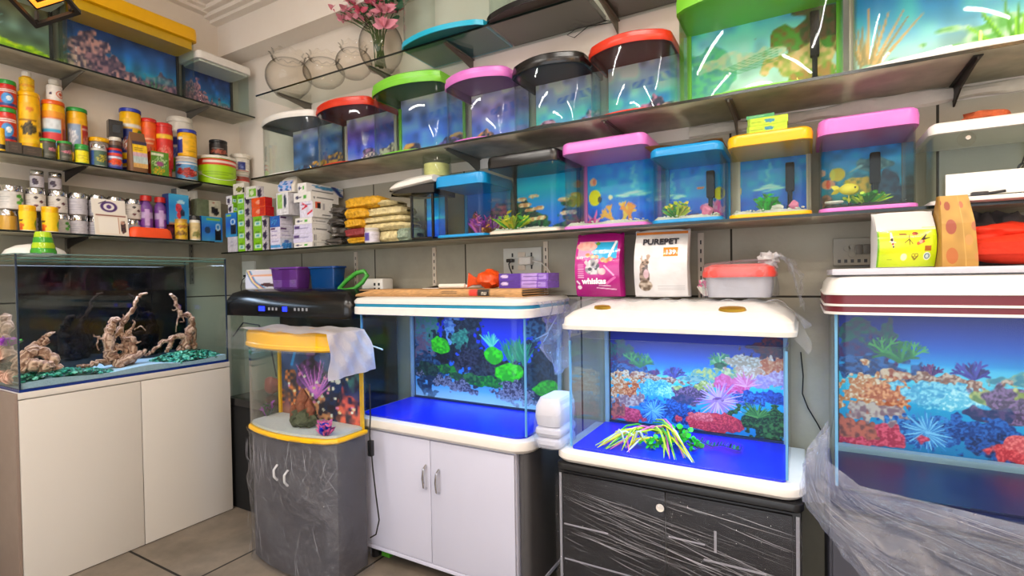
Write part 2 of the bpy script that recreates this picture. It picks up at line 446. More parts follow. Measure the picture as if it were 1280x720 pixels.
plaster('wall_paint', '#f3eade', '#e0d4c2', .2); plaster('ceiling_paint', '#faf2e8', '#efe2d4', .2)
plaster('panel_grey', '#b6b1a0', '#8f8a7a', .3, 2.6, .2, (.62, 1.2, '#4a473e', .004, (PI/2, 0, 0), (.0, .02, 0)))
plaster('floor_tile', '#84786a', '#5d554b', .45, 3.2, .1, (.6, .6, '#3a3530', .006, (0, 0, 0), (.19, .32, 0)))
plaster('ledge_paint', '#d9d2c4', '#a79f8e', .35, 3.5, .5)

def slab(name, x0, x1, y0, y1, z0, z1, m):
    return struct(MB(m).box(x0, x1, y0, y1, z0, z1).build(name, smooth=False))
slab('floor', -.1, 6.4, -5.2, .1, -.1, 0, 'floor_tile')
slab('wall_left', -.1, 0, -5.2, .1, 0, 3.25, 'wall_paint')
slab('wall_back', 0, 6.4, 0, .1, 0, 3.25, 'wall_paint')
slab('ceiling', -.1, 6.4, -5.2, .1, 3.1, 3.25, 'ceiling_paint')
# grey panelling on the lower wall, both sides of the corner
slab('trim_1', 0, .008, -5.2, 0, 0, 1.825, 'panel_grey')
b = MB('panel_grey').box(.008, 6.4, -.008, 0, 0, 1.845).build('trim_2', smooth=False); struct(b)
# broken plaster ledge just above the panelling at the far right of the back wall
def ledge():
    m = MB('ledge_paint')
    def f(u, v):
        x = 2.95+1.6*u; a = 2*PI*v
        w = .006*math.sin(x*17)+.004*math.sin(x*41+1); h = .012*math.sin(x*9+.7)+.007*math.sin(x*31)
        return Vector((x, -.009-(.012+w)*max(0, math.sin(a)), 1.868+(.022+h*.5)*math.cos(a)))
    m.sheet(f, 90, 8); return struct(m.build('trim_3'))
ledge()
# beam along the back wall, cornice of the false ceiling
struct(MB('ceiling_paint').box(0, 6.4, -.135, 0, 2.785, 3.1).build('trim_4', smooth=False))
m = MB('ceiling_paint')
for k, (d, z) in enumerate(((.05, 2.985), (.085, 3.005), (.12, 3.03), (.2, 3.055))):
    m.box(0, 6.4, -.135-d, -.135, z, 3.1)
    m.box(0, d, -5.2, -.135, z+.035, 3.1)
struct(m.build('trim_5', smooth=False))
# shop front behind the viewer: side wall and a wide opening to the street
slab('wall_right', 6.3, 6.4, -5.2, 0, 0, 3.1, 'wall_paint')
struct(MB('wall_paint').box(0, .9, -5.2, -5.1, 0, 3.1).box(5.2, 6.3, -5.2, -5.1, 0, 3.1).box(.9, 5.2, -5.2, -5.1, 2.55, 3.1).build('wall_front', smooth=False))

# ================================================================ camera, world, lamps
cam = bpy.data.cameras.new('camera'); co = bpy.data.objects.new('camera', cam); COL.objects.link(co)
cam.sensor_width = 36; cam.lens = 36*F_PX/1280; cam.clip_start = .02
co.matrix_world = Matrix.Translation(CAM) @ Matrix((AXR, AXU, -AXF)).transposed().to_4x4()
SC.camera = co
w = bpy.data.worlds.new('world'); SC.world = w; w.use_nodes = True
bg = w.node_tree.nodes['Background']; bg.inputs[0].default_value = (*lin('#eef1f6'), 1); bg.inputs[1].default_value = 3.0
def area(name, loc, sx, sy, power, color='#fffaf2', rot=(0, 0, 0)):
    l = bpy.data.lights.new(name, 'AREA'); l.shape = 'RECTANGLE'; l.size = sx; l.size_y = sy; l.energy = power; l.color = lin(color)
    o = bpy.data.objects.new(name, l); COL.objects.link(o); o.location = loc; o.rotation_euler = rot; return o
def tube_lamp(x, y, along, power, label):
    t = thing('tube_light', label, 'lamp', (x, y, 3.1))
    dx, dy = (.62, .03) if along == 'x' else (.03, .62)
    MB('white_plastic').box(-dx, dx, -dy, dy, -.03, 0, .006).build('fixture', t)
    area('tube_lamp', (x, y, 3.0), dx*2, dy*2, power*.3, rot=(PI, 0, 0))
    area('tube_lamp', (x, y, 3.06), dx*2 if along == 'x' else .06, .06 if along == 'x' else dy*2, power)
tube_lamp(1.5, -2.2, 'x', 22, 'white tube light on the ceiling above the cream cabinet aisle')
tube_lamp(3.3, -1.55, 'x', 22, 'white tube light on the ceiling above the viewer')
tube_lamp(5.0, -1.9, 'y', 18, 'white tube light on the ceiling along the side wall')
tube_lamp(1.4, -3.1, 'x', 20, 'white tube light on the ceiling over the far aisle')
tube_lamp(4.7, -3.0, 'x', 20, 'white tube light on the ceiling by the side wall near the street')
tube_lamp(3.2, -3.7, 'x', 24, 'white tube light on the ceiling near the shop entrance')
def bulb(x, y, z, p):
    l = bpy.data.lights.new('pendant_bulb', 'POINT'); l.energy = p; l.color = lin('#ffb452'); l.shadow_soft_size = .03
    o = bpy.data.objects.new('pendant_bulb', l); COL.objects.link(o); o.location = (x, y, z)
for q in ((4.3, -2.25, 2.62, 5), (4.5, -2.35, 2.5, 5), (4.1, -2.45, 2.42, 5), (2.4, -2.6, 2.5, 5), (3.2, -2.7, 2.35, 4), (4.4, -2.6, 2.3, 4)): bulb(*q)

SC.view_settings.view_transform = 'Standard'; SC.view_settings.look = 'None'; SC.view_settings.gamma = 1; SC.view_settings.use_curve_mapping = False
SC.view_settings.exposure = -0.03
SC.cycles.max_bounces = 14; SC.cycles.diffuse_bounces = 3; SC.cycles.glossy_bounces = 3; SC.cycles.transmission_bounces = 4; SC.cycles.transparent_max_bounces = 40
SC.cycles.use_denoising = True; SC.cycles.caustics_reflective = False; SC.cycles.caustics_refractive = False; SC.cycles.sample_clamp_indirect = 6

# ================================================================ glass shelves, brackets, slotted uprights
SHELF_T = .009
def shelf(label, x0, x1, y0, y1, z, front, gm='shelf_glass'):
    t = thing('glass_shelf', label, 'shelf', (x0, y1, z))
    m = MB(gm).box(0, x1-x0, y0-y1, 0, -SHELF_T, 0); m.build('shelf_pane', t, smooth=False)
    e = MB('glass_edge')
    if front == 'x': e.box(x1-x0, x1-x0+.002, y0-y1, 0, -SHELF_T, 0)
    else: e.box(0, x1-x0, y0-y1-.002, y0-y1, -SHELF_T, 0)
    e.build('front_edge', t, smooth=False)
    return t
ZL1, ZL2, ZL3, ZA, ZB, ZC = 2.378, 1.905, 1.556, 1.904, 1.488, 2.398
shelf('topmost dusty glass shelf on the wall beside the cornice, holding lidded aquariums', .008, .25, -2.0, -.05, ZL1, 'x')
shelf('glass shelf of fish food tins beneath the yellow lidded aquarium', .01, .25, -2.0, -.012, ZL2, 'x')
shelf('glass shelf of silver lidded jars above the rimless driftwood aquarium', .01, .25, -2.0, -.335, ZL3, 'x')
shelf('long glass shelf carrying the upper row of bow fronted aquariums', .57, 4.6, -.30, -.001, ZA, 'y')
shelf('long glass shelf carrying cartons and the lower row of colourful aquariums', .26, 4.6, -.30, -.01, ZB, 'y')
shelf('highest glass shelf holding the clear fish bowls and flower vase', .56, 3.0, -.25, -.001, ZC, 'y', 'pane')
def bracket(x, y, z, axis, L, label, m='grey_steel', drop=.055):
    """cantilever arm under a shelf: axis x on the side wall, y on the back wall"""
    t = thing('shelf_bracket', label, 'bracket', (x, y, z), 0 if axis == 'x' else -PI/2, 'shelf brackets')
    pl = lambda zz, w: [(0, -w), (L*(1 if zz > -.02 else .3), -w), (L*(1 if zz > -.02 else .3), w), (0, w)]
    b = MB(m)
    o = [(0, 0), (0, -drop), (L*.1, -drop*.85), (L*.34, -.034), (L, -.012), (L, 0)]
    M = Matrix(((1, 0, 0, 0), (0, 0, -1, 0), (0, 1, 0, 0), (0, 0, 0, 1)))
    b.prism(o[::-1], -.0025, .0025, M=M); b.box(0, L, -.011, .011, -.003, 0)
    b.build('arm', t, smooth=False)
    return t
for (y, nm) in ((-.963, 'below the yellow and the green planted aquarium'), (-.344, 'below the white lidded aquarium by the corner')):
    bracket(.008, y, ZL1-SHELF_T-.001, 'x', .235, 'steel bracket under the topmost wall shelf '+nm)
bracket(.01, -.963, ZL2-SHELF_T-.001, 'x', .235, 'steel bracket under the fish food shelf above the small silver lidded jars', 'dark_steel')
bracket(.01, -.40, ZL2-SHELF_T-.001, 'x', .235, 'steel bracket under the fish food shelf below the lime bucket', 'dark_steel')
bracket(.01, -.963, ZL3-SHELF_T-.001, 'x', .235, 'dark bracket under the jar shelf beside the green ribbed feeder', 'dark_steel')
for x, nm, mm in ((1.95, 'above the small blue lidded aquarium', 'grey_steel'), (2.69, 'above the pink aquarium with a yellow fish', 'grey_steel'), (3.125, 'above the yellow lidded aquarium', 'grey_steel'), (3.76, 'dark one above the bare white lidded aquarium', 'dark_steel')):
    bracket(x, -.009 if x < 0 else -.001, ZA-SHELF_T-.001, 'y', .275, 'bracket under the upper aquarium shelf, '+nm, mm, .07)
for x, nm in ((.73, 'below the first ruffled fish bowl'), (1.44, 'between the smallest bowl and the flower vase'), (1.92, 'below the cyan based tank'), (2.66, 'at the end by the dark based tank')):
    bracket(x, -.001, ZC-SHELF_T-.001, 'y', .23, 'bracket under the highest shelf, '+nm)
def upright(x, y, z0, z1, axis, label):
    t = thing('slotted_upright', label, 'upright', (x, y, z0), 0 if axis == 'y' else PI/2, 'slotted uprights')
    h = z1-z0
    MB('grey_steel' if axis == 'x' else 'cream_plastic').box(-.011, .011, -.008, 0, 0, h).build('channel', t, smooth=False)
    m = MB('dark_plastic')
    k = .02
    while k < h-.02:
        m.box(-.0025, .0025, -.0088, -.008, k, k+.016); k += .035
    m.build('slots', t, smooth=False)
for y, nm in ((-.963, 'left of the driftwood'), (-.344, 'near the corner')):
    upright(.008, y, 1.30, 1.82, 'x', 'slotted steel upright on the grey panel '+('behind the silver jars' if y < -.5 else 'behind the lime bucket and cartons'))
for x, nm in ((1.095, 'above the blue plastic tub'), (1.666, 'behind the cardboard and white tube'), (2.312, 'beside the white power socket plate'), (2.99, 'behind the red lidded tub')):
    upright(x, -.008, 1.02, 1.47, 'y', 'slotted upright on the back wall '+nm)
# ================================================================ aquariums on the shelves
def bow_path(w, dc, d, n=16, r=.025):
    X = w/2; o = [(-X, 0), (-X, -dc+r)]
    for k in range(n+1):
        s = -1+2*k/n; e = min(1, (1-abs(s))/.16)
        o.append((X*s*(1 if abs(s) < 1 else .985), -dc-(d-dc)*(1-s*s)+(r*.35 if abs(s) == 1 else 0)))
    return o+[(X, -dc+r), (X, 0)]
def round_path(w, d, r=.035, n=7):
    X = w/2; o = [(-X, 0)]
    for k in range(n+1):
        a = PI+PI/2*k/n; o.append((-X+r+r*math.cos(a), -d+r+r*math.sin(a)))
    for k in range(n+1):
        a = 1.5*PI+PI/2*k/n; o.append((X-r+r*math.cos(a), -d+r+r*math.sin(a)))
    return o+[(X, 0)]
def backdrop(parent, cv, x0, x1, z0, z1, y, m='poster', gain=1.3):
    g_ = cv.a**.85*gain; l_ = g_.mean(-1, keepdims=True); cv.a = np.clip(l_+(g_-l_)*1.35-.03, 0, 1)
    p = picture('backdrop', cv, lambda U, V: (x0+(x1-x0)*U, y+0*U, z0+(z1-z0)*V), parent, m)
    return p
for n_, c_ in (('shaded_dark', '#4c4a54'), ('shaded_green', '#3f6e3a'), ('shaded_pink', '#96749a'), ('shaded_red', '#6e2c36'), ('shaded_white', '#77777a'), ('base_teal', '#1c6a72')): mat(n_, c_, .6, 0, .05)  # hood plastic as it looks in shade, the shade put into the colour
UNDERSIDE = {'green_plastic': 'shaded_green', 'pink_plastic': 'shaded_pink', 'red_plastic': 'shaded_red', 'white_plastic': 'shaded_white', 'cyan_plastic': 'base_teal'}
mat('matt_black', '#060607', .8, 0, 0); mat('base_brown', '#4a463c', .6, 0, .1, 14)
def shelf_tank(name, label, x0, x1, yb, path, z, zh, zt, hood, base, post, cv, lip=.028, base_h=.014, hood_style='flat', group=None, filt=None, lid_over=.005, rim=None):
    w = x1-x0; t = thing(name, label, 'aquarium', ((x0+x1)/2, yb, z), 0, group)
    H = zh-z; T = zt-z; X = w/2
    m = MB(base); m.prism(grow(path, 0 if hood_style != 'flat' else .002, -.001), 0, base_h, bev=.003); m.build('base', t)
    HB = H if hood_style == 'flat' or not hood else T-.014
    m = MB('pane'); m.ribbon(grow(path, -.003, -.001), base_h, H+.004, .004); m.build('glass', t, ang=.9)
    if cv is not None:
        backdrop(t, cv, -X+.014, X-.014, base_h, HB, -.0062)
        MB('dark_plastic').box(-X+.013, X-.013, -.006, -.002, base_h, HB).build('back_panel', t, smooth=False)
    if post:
        for s in (-1, 1):
            MB(post).box(s*(X-.012)-.007, s*(X-.012)+.007, -.016, -.0064, base_h, H).build('corner_post', t, smooth=False)
    if hood:
        o = grow(path, lid_over, -.001)
        m = MB(hood)
        if hood_style == 'flat':
            m.loft([(grow(o, -.012, -.001), H-.002), (o, H), (grow(o, .001, -.001), H+(T-H)*.55), (grow(o, -.003, -.001), T-.006), (grow(o, -.012, -.001), T)])
        else:
            MB(UNDERSIDE.get(hood, 'shaded_dark')).loft([(grow(o, -.006, -.001), H+.0005), (grow(o, -.007, -.001), T-.012)], cap0=False).build('hood_shade', t)  # inner hood faces, added with the shade under the hood painted in
            m.loft([(grow(o, -.005, -.001), H), (grow(o, -.002, -.001), H-.001), (o, H+.002), (o, H+(T-H)*.45), (grow(o, -.004, -.001), H+(T-H)*.5), (grow(o, -.005, -.001), T-.008), (grow(o, -.016, -.001), T)], cap0=False)
        m.build('hood', t)
        if lip:
            MB(hood).prism(grow(path, -.012, -.001), H-lip, H-.002).build('hood_lip', t)
    if filt:
        fx = filt*(X-.055)
        f = MB('matt_black').box(fx-.014, fx+.014, -.05, -.02, H*.45, H-.03, .005).tube([(fx, -.04, H*.45), (fx, -.04, H*.2)], .008, 8).box(fx-.011, fx+.011, -.048, -.026, H*.1, H*.24, .004); f.build('filter', t)
    return t

# ---- painted backdrops
def cv_splash(su=.6, deep='#0a3f8e', fish=True):
    c = Canvas(72, 60, '#0b50a8', 1.25).grad([(0, deep), (.35, '#0c56b4'), (.62, '#1a80cc'), (1, '#1666ae')])
    c.grain(.2, 9)
    for k in range(16):
        a = RND.uniform(-1, 1); c.ell(su+a*.2, .5+RND.uniform(-.05, .07)*(1-abs(a)), .07, .016, '#a8dcf4', .5, .6)
    for k in range(14): c.ell(su+RND.uniform(-.06, .06)*(1.1-k/16), .55+k*.028, RND.uniform(.018, .04), RND.uniform(.016, .03), '#9ad4f2', .32, .9)
    c.ell(su, .53, .2, .03, '#d4f0fb', .35, .7)
    return c
def cv_b1():
    c = Canvas(60, 60, '#123058', 1).grad([(0, '#3a2b22'), (.2, '#142a52'), (1, '#155490')]); c.blob(.2, .25, .18, .3, '#6a3b2a', '#20202c'); c.blob(.75, .3, .25, .42, '#7a2b5c', '#1d1c3c'); c.blob(.85, .12, .2, .16, '#c07a30', '#5a3118')
    c.spikes(.6, .08, .4, 14, '#a23bb0', '#d06ac8', 40, 150, .018); c.speck(20, .02, ['#c47ad8', '#e0b070'], .4, .9, .1, .5); return c
def cv_b2():
    c = Canvas(76, 60, '#1470bc', 1.3).grad([(0, '#0c3d86'), (.45, '#0f68c4'), (.8, '#1b9ed4'), (1, '#1784b8')])
    for (u, v, r) in ((.12, .5, .16), (.22, .38, .2), (.3, .25, .22), (.12, .25, .2), (.86, .5, .16), (.9, .28, .22), (.3, .1, .3), (.85, .08, .3)):
        c.blob(u, v, r*.8, r*.55, '#1d4a30', '#0d1f22', .4)
    for (u, v) in ((.1, .62), (.3, .66), (.14, .52), (.36, .45), (.22, .42), (.76, .55), (.95, .62), (.8, .33), (.9, .33), (.3, .27), (.42, .28)): c.blob(u, v, .1, .035, '#d8bfa2', '#96704e', .3)
    return c
def cv_b3():
    c = cv_splash(.66)
    c.ell(.12, .5, .085, .12, '#f4d51a'); c.ell(.19, .47, .03, .05, '#182038', .8); c.ell(.1, .74, .05, .06, '#d29a7a'); c.ell(.115, .74, .02, .05, '#a86a5c')
    c.ell(.34, .49, .03, .035, '#f0e6a0'); c.spikes(.1, .12, .22, 7, '#d8669a', '#e88ab4', 0, 360, .035); c.blob(.12, .08, .12, .09, '#c85a8c', '#7a3b6a')
    c.branch(.42, .05, 2.2, .16, .04, '#e88a30', 2); c.branch(.5, .05, 1.2, .16, .04, '#f0a040', 2); c.branch(.62, .06, 1.7, .15, .04, '#d87428', 2); c.blob(.28, .06, .08, .07, '#6a3d8c', '#3a2460'); return c
def cv_b4():
    c = cv_splash(.06); c.blob(.75, .2, .2, .16, '#e59ab4', '#b05a86'); c.spikes(.82, .18, .2, 8, '#e85a94', '#f08ab0', 0, 360, .04); c.ell(.86, .5, .09, .11, '#e8c832'); c.ell(.9, .5, .02, .1, '#3a3020'); c.ell(.55, .62, .07, .015, '#a86e3c'); c.blob(.4, .1, .2, .08, '#8a5a4c', '#4a3048'); return c
def cv_b5():
    c = cv_splash(.45); c.speck(30, .03, ['#3a4a5c', '#28465a', '#7a5a70'], .1, .9, .03, .16); c.ell(.01, .5, .03, .06, '#e0a830'); return c
def cv_b6():
    c = Canvas(72, 66, '#146a8c', 1.1).grad([(0, '#1c2c2a'), (.3, '#16606c'), (.7, '#157ca4'), (1, '#12629a')]); c.grain(.25, 8)
    c.blob(.5, .5, .34, .16, '#3f8a98', '#1d5c72', .25, k=.8); c.blob(.68, .72, .2, .13, '#4a7478', '#274a50'); c.line(.52, .72, .36, .63, .02, '#7aa4a4', .004)
    c.ell(.22, .62, .1, .1, '#f0a81e'); c.ell(.16, .62, .03, .09, '#f4c84a'); c.ell(.1, .48, .09, .07, '#d88a6c'); c.ell(.1, .48, .03, .07, '#b0503c')
    c.blob(.5, .42, .2, .13, '#b89a3e', '#5a6a3a', .3); c.ell(.45, .36, .03, .02, '#101010'); c.ell(.02, .66, .05, .05, '#e0a090'); c.blob(.06, .2, .1, .14, '#7a5a48', '#3a3a34'); c.blob(.85, .3, .2, .3, '#1d3a4c', '#0e2030'); return c
def cv_dim(a, b, c_, rock, seed=0):
    c = Canvas(60, 60, a, 1.2).grad([(0, c_), (.4, b), (.72, a), (1, '#8d8aa0')]); c.a = np.clip(c.a*1.25+.04, 0, 1); c.grain(.35, 6)
    for k in range(5): c.blob(RND.uniform(.1, .9), RND.uniform(.05, .28), RND.uniform(.12, .25), RND.uniform(.1, .2), rock[k % len(rock)], '#2a2c40', .4)
    for k in range(7): c.line(.35, .62+k*.014, .95, .68+k*.02, .004, '#2d4f9c', k=.6)
    return c
def cv_meadow():
    c = Canvas(96, 70, '#7fb0b8', 1.6).grad([(0, '#c8d8d2'), (.3, '#a4bcb4'), (.55, '#8fb9b4'), (.8, '#76b2c8'), (1, '#5aa0c8')]); c.grain(.25, 6)
    c.blob(.12, .5, .2, .3, '#3f8a5c', '#2c6a6a', .4, k=.8); c.blob(.85, .7, .28, .22, '#3c6a26', '#5a4a22', .5); c.blob(.95, .85, .25, .2, '#4a3a26', '#2d3a1c'); c.blob(.8, .45, .25, .16, '#b89a70', '#76803c', .5); c.blob(.85, .22, .24, .16, '#5d7a2c', '#8a6a3c', .5); c.blob(.35, .6, .3, .1, '#c4b49a', '#8fb0a0', .4, k=.7)
    for k in range(6): c.line(.25, .42+k*.02, .62, .52+k*.03, .005, '#3f7a4c', k=.7)
    return c
def cv_reeds():
    c = Canvas(90, 70, '#4a8ac0', 1.5).grad([(0, '#b0bca8'), (.3, '#8fb0b4'), (.6, '#4f94c4'), (1, '#2a72b4')]); c.grain(.25, 6)
    c.spikes(.08, .1, .62, 12, '#8a7a5a', '#b4946a', 50, 120, .02); c.blob(.3, .12, .3, .12, '#c4ccc0', '#7a9a8a'); c.blob(.75, .2, .3, .2, '#5a8a4c', '#b4c4b0', .5); c.spikes(.8, .05, .5, 9, '#4a7a2c', '#7aa43c', 50, 140, .025); return c
MATS_ROCK = [['#c8a8a4', '#8a7c94'], ['#d4b4a8', '#b07a98'], ['#a8a4b8', '#d8b080'], ['#c89ab4', '#7c88b8']]

# ---- upper row (bow fronts)
AY = -.02
def atank(label, x0, x1, zh, zt, hood, post, cv, d=.276, dc=.215, style='step', **k):
    k.setdefault('base_h', .008)
    return shelf_tank('bow_front_aquarium', label, x0, x1, AY, bow_path(x1-x0-.012, dc, d), ZA+.001, zh, zt, hood, k.pop('base', hood), post, cv, hood_style=style, lip=k.pop('lip', 0), **k)
atank('bow front aquarium with a white hood at the corner end of the upper shelf', .575, 1.035, 2.205, 2.245, 'white_plastic', None, cv_dim('#2f4468', '#22344e', '#5a4634', ['#c88a3c', '#4a6a8c']))
atank('bow front aquarium with a red hood next to the white hooded one', 1.045, 1.445, 2.193, 2.240, 'red_plastic', 'cream_plastic', cv_dim('#40306a', '#2c3a8a', '#8a7c86', ['#b4a4a0', '#d0bcb0', '#8a6a88']))
atank('bow front aquarium with a bright green hood below the flower vase', 1.455, 1.895, 2.218, 2.275, 'green_plastic', 'green_plastic', cv_dim('#3a4c7c', '#35509c', '#4c86a8', ['#d8905c', '#6a5a9c']))
atank('bow front aquarium with a pink hood in the upper row', 1.910, 2.255, 2.165, 2.214, 'pink_plastic', None, cv_dim('#6a608c', '#3c5098', '#7a6c5c', ['#c48a5c', '#9a8a7c', '#d0a860']))
atank('bow front aquarium with a black hood between the pink and red hooded ones', 2.265, 2.600, 2.145, 2.195, 'black_plastic', None, cv_dim('#6a7898', '#3c78c4', '#8f8cc0', MATS_ROCK[3]))
atank('bow front aquarium with a red hood and plastic film beside the big green one', 2.610, 2.935, 2.152, 2.197, 'red_plastic', None, cv_dim('#7890b0', '#3c86cc', '#a898b8', MATS_ROCK[1]))
atank('large aquarium with a green hood and tall filter on the upper shelf', 2.945, 3.462, 2.240, 2.31, 'green_plastic', 'green_plastic', cv_meadow(), filt=.86, style='flat', base='green_plastic')
atank('large white based aquarium with a blue reed backdrop on the upper shelf', 3.475, 4.02, 2.26, 2.31, 'white_plastic', 'cream_plastic', cv_reeds(), base='white_plastic', base_h=.02)

# ---- lower row
BY = -.03
def btank(label, x0, x1, zh, zt, hood, base, post, cv, d=.25, name='aquarium', **k):
    return shelf_tank(name, label, x0, x1, BY, round_path(x1-x0-.012, d, k.pop('r', .03)), ZB+.001, zh, zt, hood, base, post, cv, **k)
TB = {}
TB['blue1'] = btank('small aquarium with a blue hood and purple plant next to the black framed cube', 1.880, 2.150, 1.719, 1.770, 'blue_plastic', 'blue_plastic', 'blue_plastic', cv_b1(), lip=0)
TB['black'] = btank('aquarium with a black hood and blue lily rock backdrop', 2.160, 2.500, 1.771, 1.822, 'black_plastic', 'cream_plastic', 'black_plastic', cv_b2(), lip=0)
TB['pink1'] = btank('aquarium with a pink hood and a round yellow fish on its backdrop', 2.510, 2.850, 1.784, 1.830, 'pink_plastic', 'pink_plastic', 'pink_plastic', cv_b3(), lip=0)
TB['blue2'] = btank('small aquarium with a blue hood and yellow green bush beside the yellow one', 2.858, 3.108, 1.729, 1.762, 'blue_plastic', 'blue_plastic', 'blue_plastic', cv_b4(), lip=0, filt=.75)
TB['yellow'] = btank('small aquarium with a yellow hood and yellow base frame', 3.118, 3.370, 1.727, 1.768, 'yellow_plastic', 'yellow_plastic', 'cream_plastic', cv_b5(), lip=0, filt=.8)
TB['pink2'] = btank('small aquarium with a pink hood and dolphin blue teal backdrop beside the yellow one', 3.380, 3.636, 1.729, 1.780, 'pink_plastic', 'pink_plastic', None, cv_b6(), lip=0, filt=.55)
TB['pink2']['label'] = 'small aquarium with a pink hood and teal ray backdrop beside the yellow one'
TB['white'] = btank('bare clear aquarium with a white hood and no backdrop', 3.652, 4.02, 1.690, 1.722, 'white_plastic', 'white_plastic', None, None, lip=0, r=.02)
# small cube with curved hood
c0 = Canvas(30, 50, '#1060b4', .6).grad([(0, '#0a3f9c'), (.45, '#0f55b8'), (.5, '#4aa0d8'), (.56, '#1a6cc0'), (1, '#2a84c8')]); c0.grain(.15, 8)
t = thing('nano_aquarium', 'tiny black framed aquarium with a drooping white hood under the clear cup', 'aquarium', (1.807, -.165, ZB+.001))
X, D, H = .062, .115, .207
MB('black_plastic').box(-X, X, -D, 0, 0, .012, .003).build('base', t); MB('pane').ribbon([(-X, 0), (-X, -D), (X, -D), (X, 0)], .012, H, .003).build('glass', t, smooth=False)
backdrop(t, c0, -X+.004, X-.004, .012, H, -.006)
for sx in (-1, 1):
    for yy in (-D, -.012): MB('black_plastic').box(sx*X-.005, sx*X+.005, yy, yy+.01, .012, H).build('frame_post', t, smooth=False)
def hood_wedge(m, zb0, zb1, zt0, zt1, d0, nm):
    mb = MB(m); ringsx = []
    for k in range(13):
        u = k/12; x = -.205+.285*u; e = (1-(1-min(1, u/.25))**2)**.5 if u < .25 else 1
        a, b = zb0+(zb1-zb0)*u, zt0+(zt1-zt0)*u+.012*math.sin(PI*u); mid = (a+b)/2; a, b = mid+(a-mid)*max(.25, e), mid+(b-mid)*max(.25, e)
        yf, yk = -D-.02+d0+.03*(1-e), .04-.05*(1-e)
        ringsx.append([mb.bm.verts.new(q) for q in ((x, yf+.01, a), (x, yf, a+.006), (x, yf, b-.012), (x, yf+.014, b), (x, yk, b), (x, yk, a))])
    for A, B in zip(ringsx, ringsx[1:]):
        for k in range(6): mb._face((A[k], A[(k+1) % 6], B[(k+1) % 6], B[k]))
    mb._face(ringsx[0]); mb._face(ringsx[-1][::-1]); return mb.build(nm, t, ang=.8)
hood_wedge('white_plastic', .238, .262, .262, .292, 0, 'hood'); hood_wedge('black_plastic', .222, .206, .2375, .2605, .012, 'hood_underside')

# tanks on the highest shelf, seen from below
def ctank(label, x0, x1, base, d=.305, dc=.255):
    t = shelf_tank('bow_front_aquarium', label, x0, x1, -.005, bow_path(x1-x0-.012, dc, d), ZC+.001, ZC+.42, ZC+.47, base, UNDERSIDE.get(base, 'base_brown'), None, None, base_h=.022, lip=.03)
    MB(base).ring(grow(bow_path(x1-x0-.012, dc, d), .006, -.001), -.0005, .022, .006).build('base_rim', t)
    return t
ctank('bow front aquarium with a cyan base rim on the highest shelf', 1.680, 2.150, 'cyan_plastic'); ctank('bow front aquarium with a black base rim on the highest shelf', 2.160, 2.610, 'black_plastic')

ctank('bow front aquarium with a dark base at the far end of the highest shelf', 2.66, 2.98, 'dark_plastic')
# tanks on the topmost side-wall shelf (front towards +x): built in a rotated frame
def side_tank(label, y0, y1, zh, zt, hood, cv, d=.205, dc=None, post='dark_plastic', z=ZL1+.001, over=.008, lip_=.05):
    w = y1-y0; path = bow_path(w, dc, d) if dc else round_path(w, d, .02)
    t = shelf_tank('aquarium', label, 0, w, 0, path, 0, zh-z, zt-z, hood, 'dark_plastic', post, cv, base_h=.008, lip=lip_, lid_over=over)
    t.location = (.022, (y0+y1)/2, z); t.rotation_euler = (0, 0, PI/2); return t
def cv_side(a, rock): 
    c = Canvas(90, 50, a, 2).grad([(0, '#1d3a50'), (.35, '#27688c'), (.6, '#1f4a80'), (1, '#20244a')]); c.grain(.3, 6)
    for (u, v, ru, rv) in ((.2, .45, .2, .3), (.35, .28, .2, .22), (.5, .15, .2, .16), (.1, .2, .14, .2), (.85, .2, .2, .25), (.7, .12, .15, .12)): c.blob(u, v, ru, rv, rock[RND.randrange(len(rock))], '#3a3448', .45)
    c.spikes(.78, .08, .3, 9, '#2f5a44', '#4a6c5c', 30, 150, .02); c.ell(.8, .35, .18, .06, '#3fa0b4', .4, .8); return c
side_tank('aquarium with a wide yellow hood on the topmost side shelf', -.985, -.395, 2.735, 2.81, 'yellow_plastic', cv_side('#205080', ['#b48a8c', '#c0a09a', '#94707c']), d=.19, over=.012)
side_tank('smaller aquarium with a white hood by the corner on the topmost side shelf', -.385, -.058, 2.648, 2.698, 'white_plastic', cv_side('#205080', ['#b88a94', '#a87a84']), d=.2, lip_=.012)
cg = Canvas(80, 50, '#4a5a44', 1.8).grad([(0, '#4a5a2c'), (.5, '#4c5a54'), (1, '#5a4c30')]); cg.grain(.4, 7); cg.blob(.75, .15, .3, .14, '#a4bc2c', '#6a8a24', .4); cg.blob(.3, .2, .3, .2, '#7a9a2c', '#4a6a2c', .5); cg.spikes(.55, .3, .4, 12, '#8aa0a0', '#5a7a70', 20, 160, .015); cg.blob(.1, .35, .08, .14, '#d8c020', '#a08a18')
side_tank('planted aquarium with green moss backdrop behind the hanging square lamp', -1.62, -1.0, 2.735, 2.79, 'white_plastic', cg, d=.19)

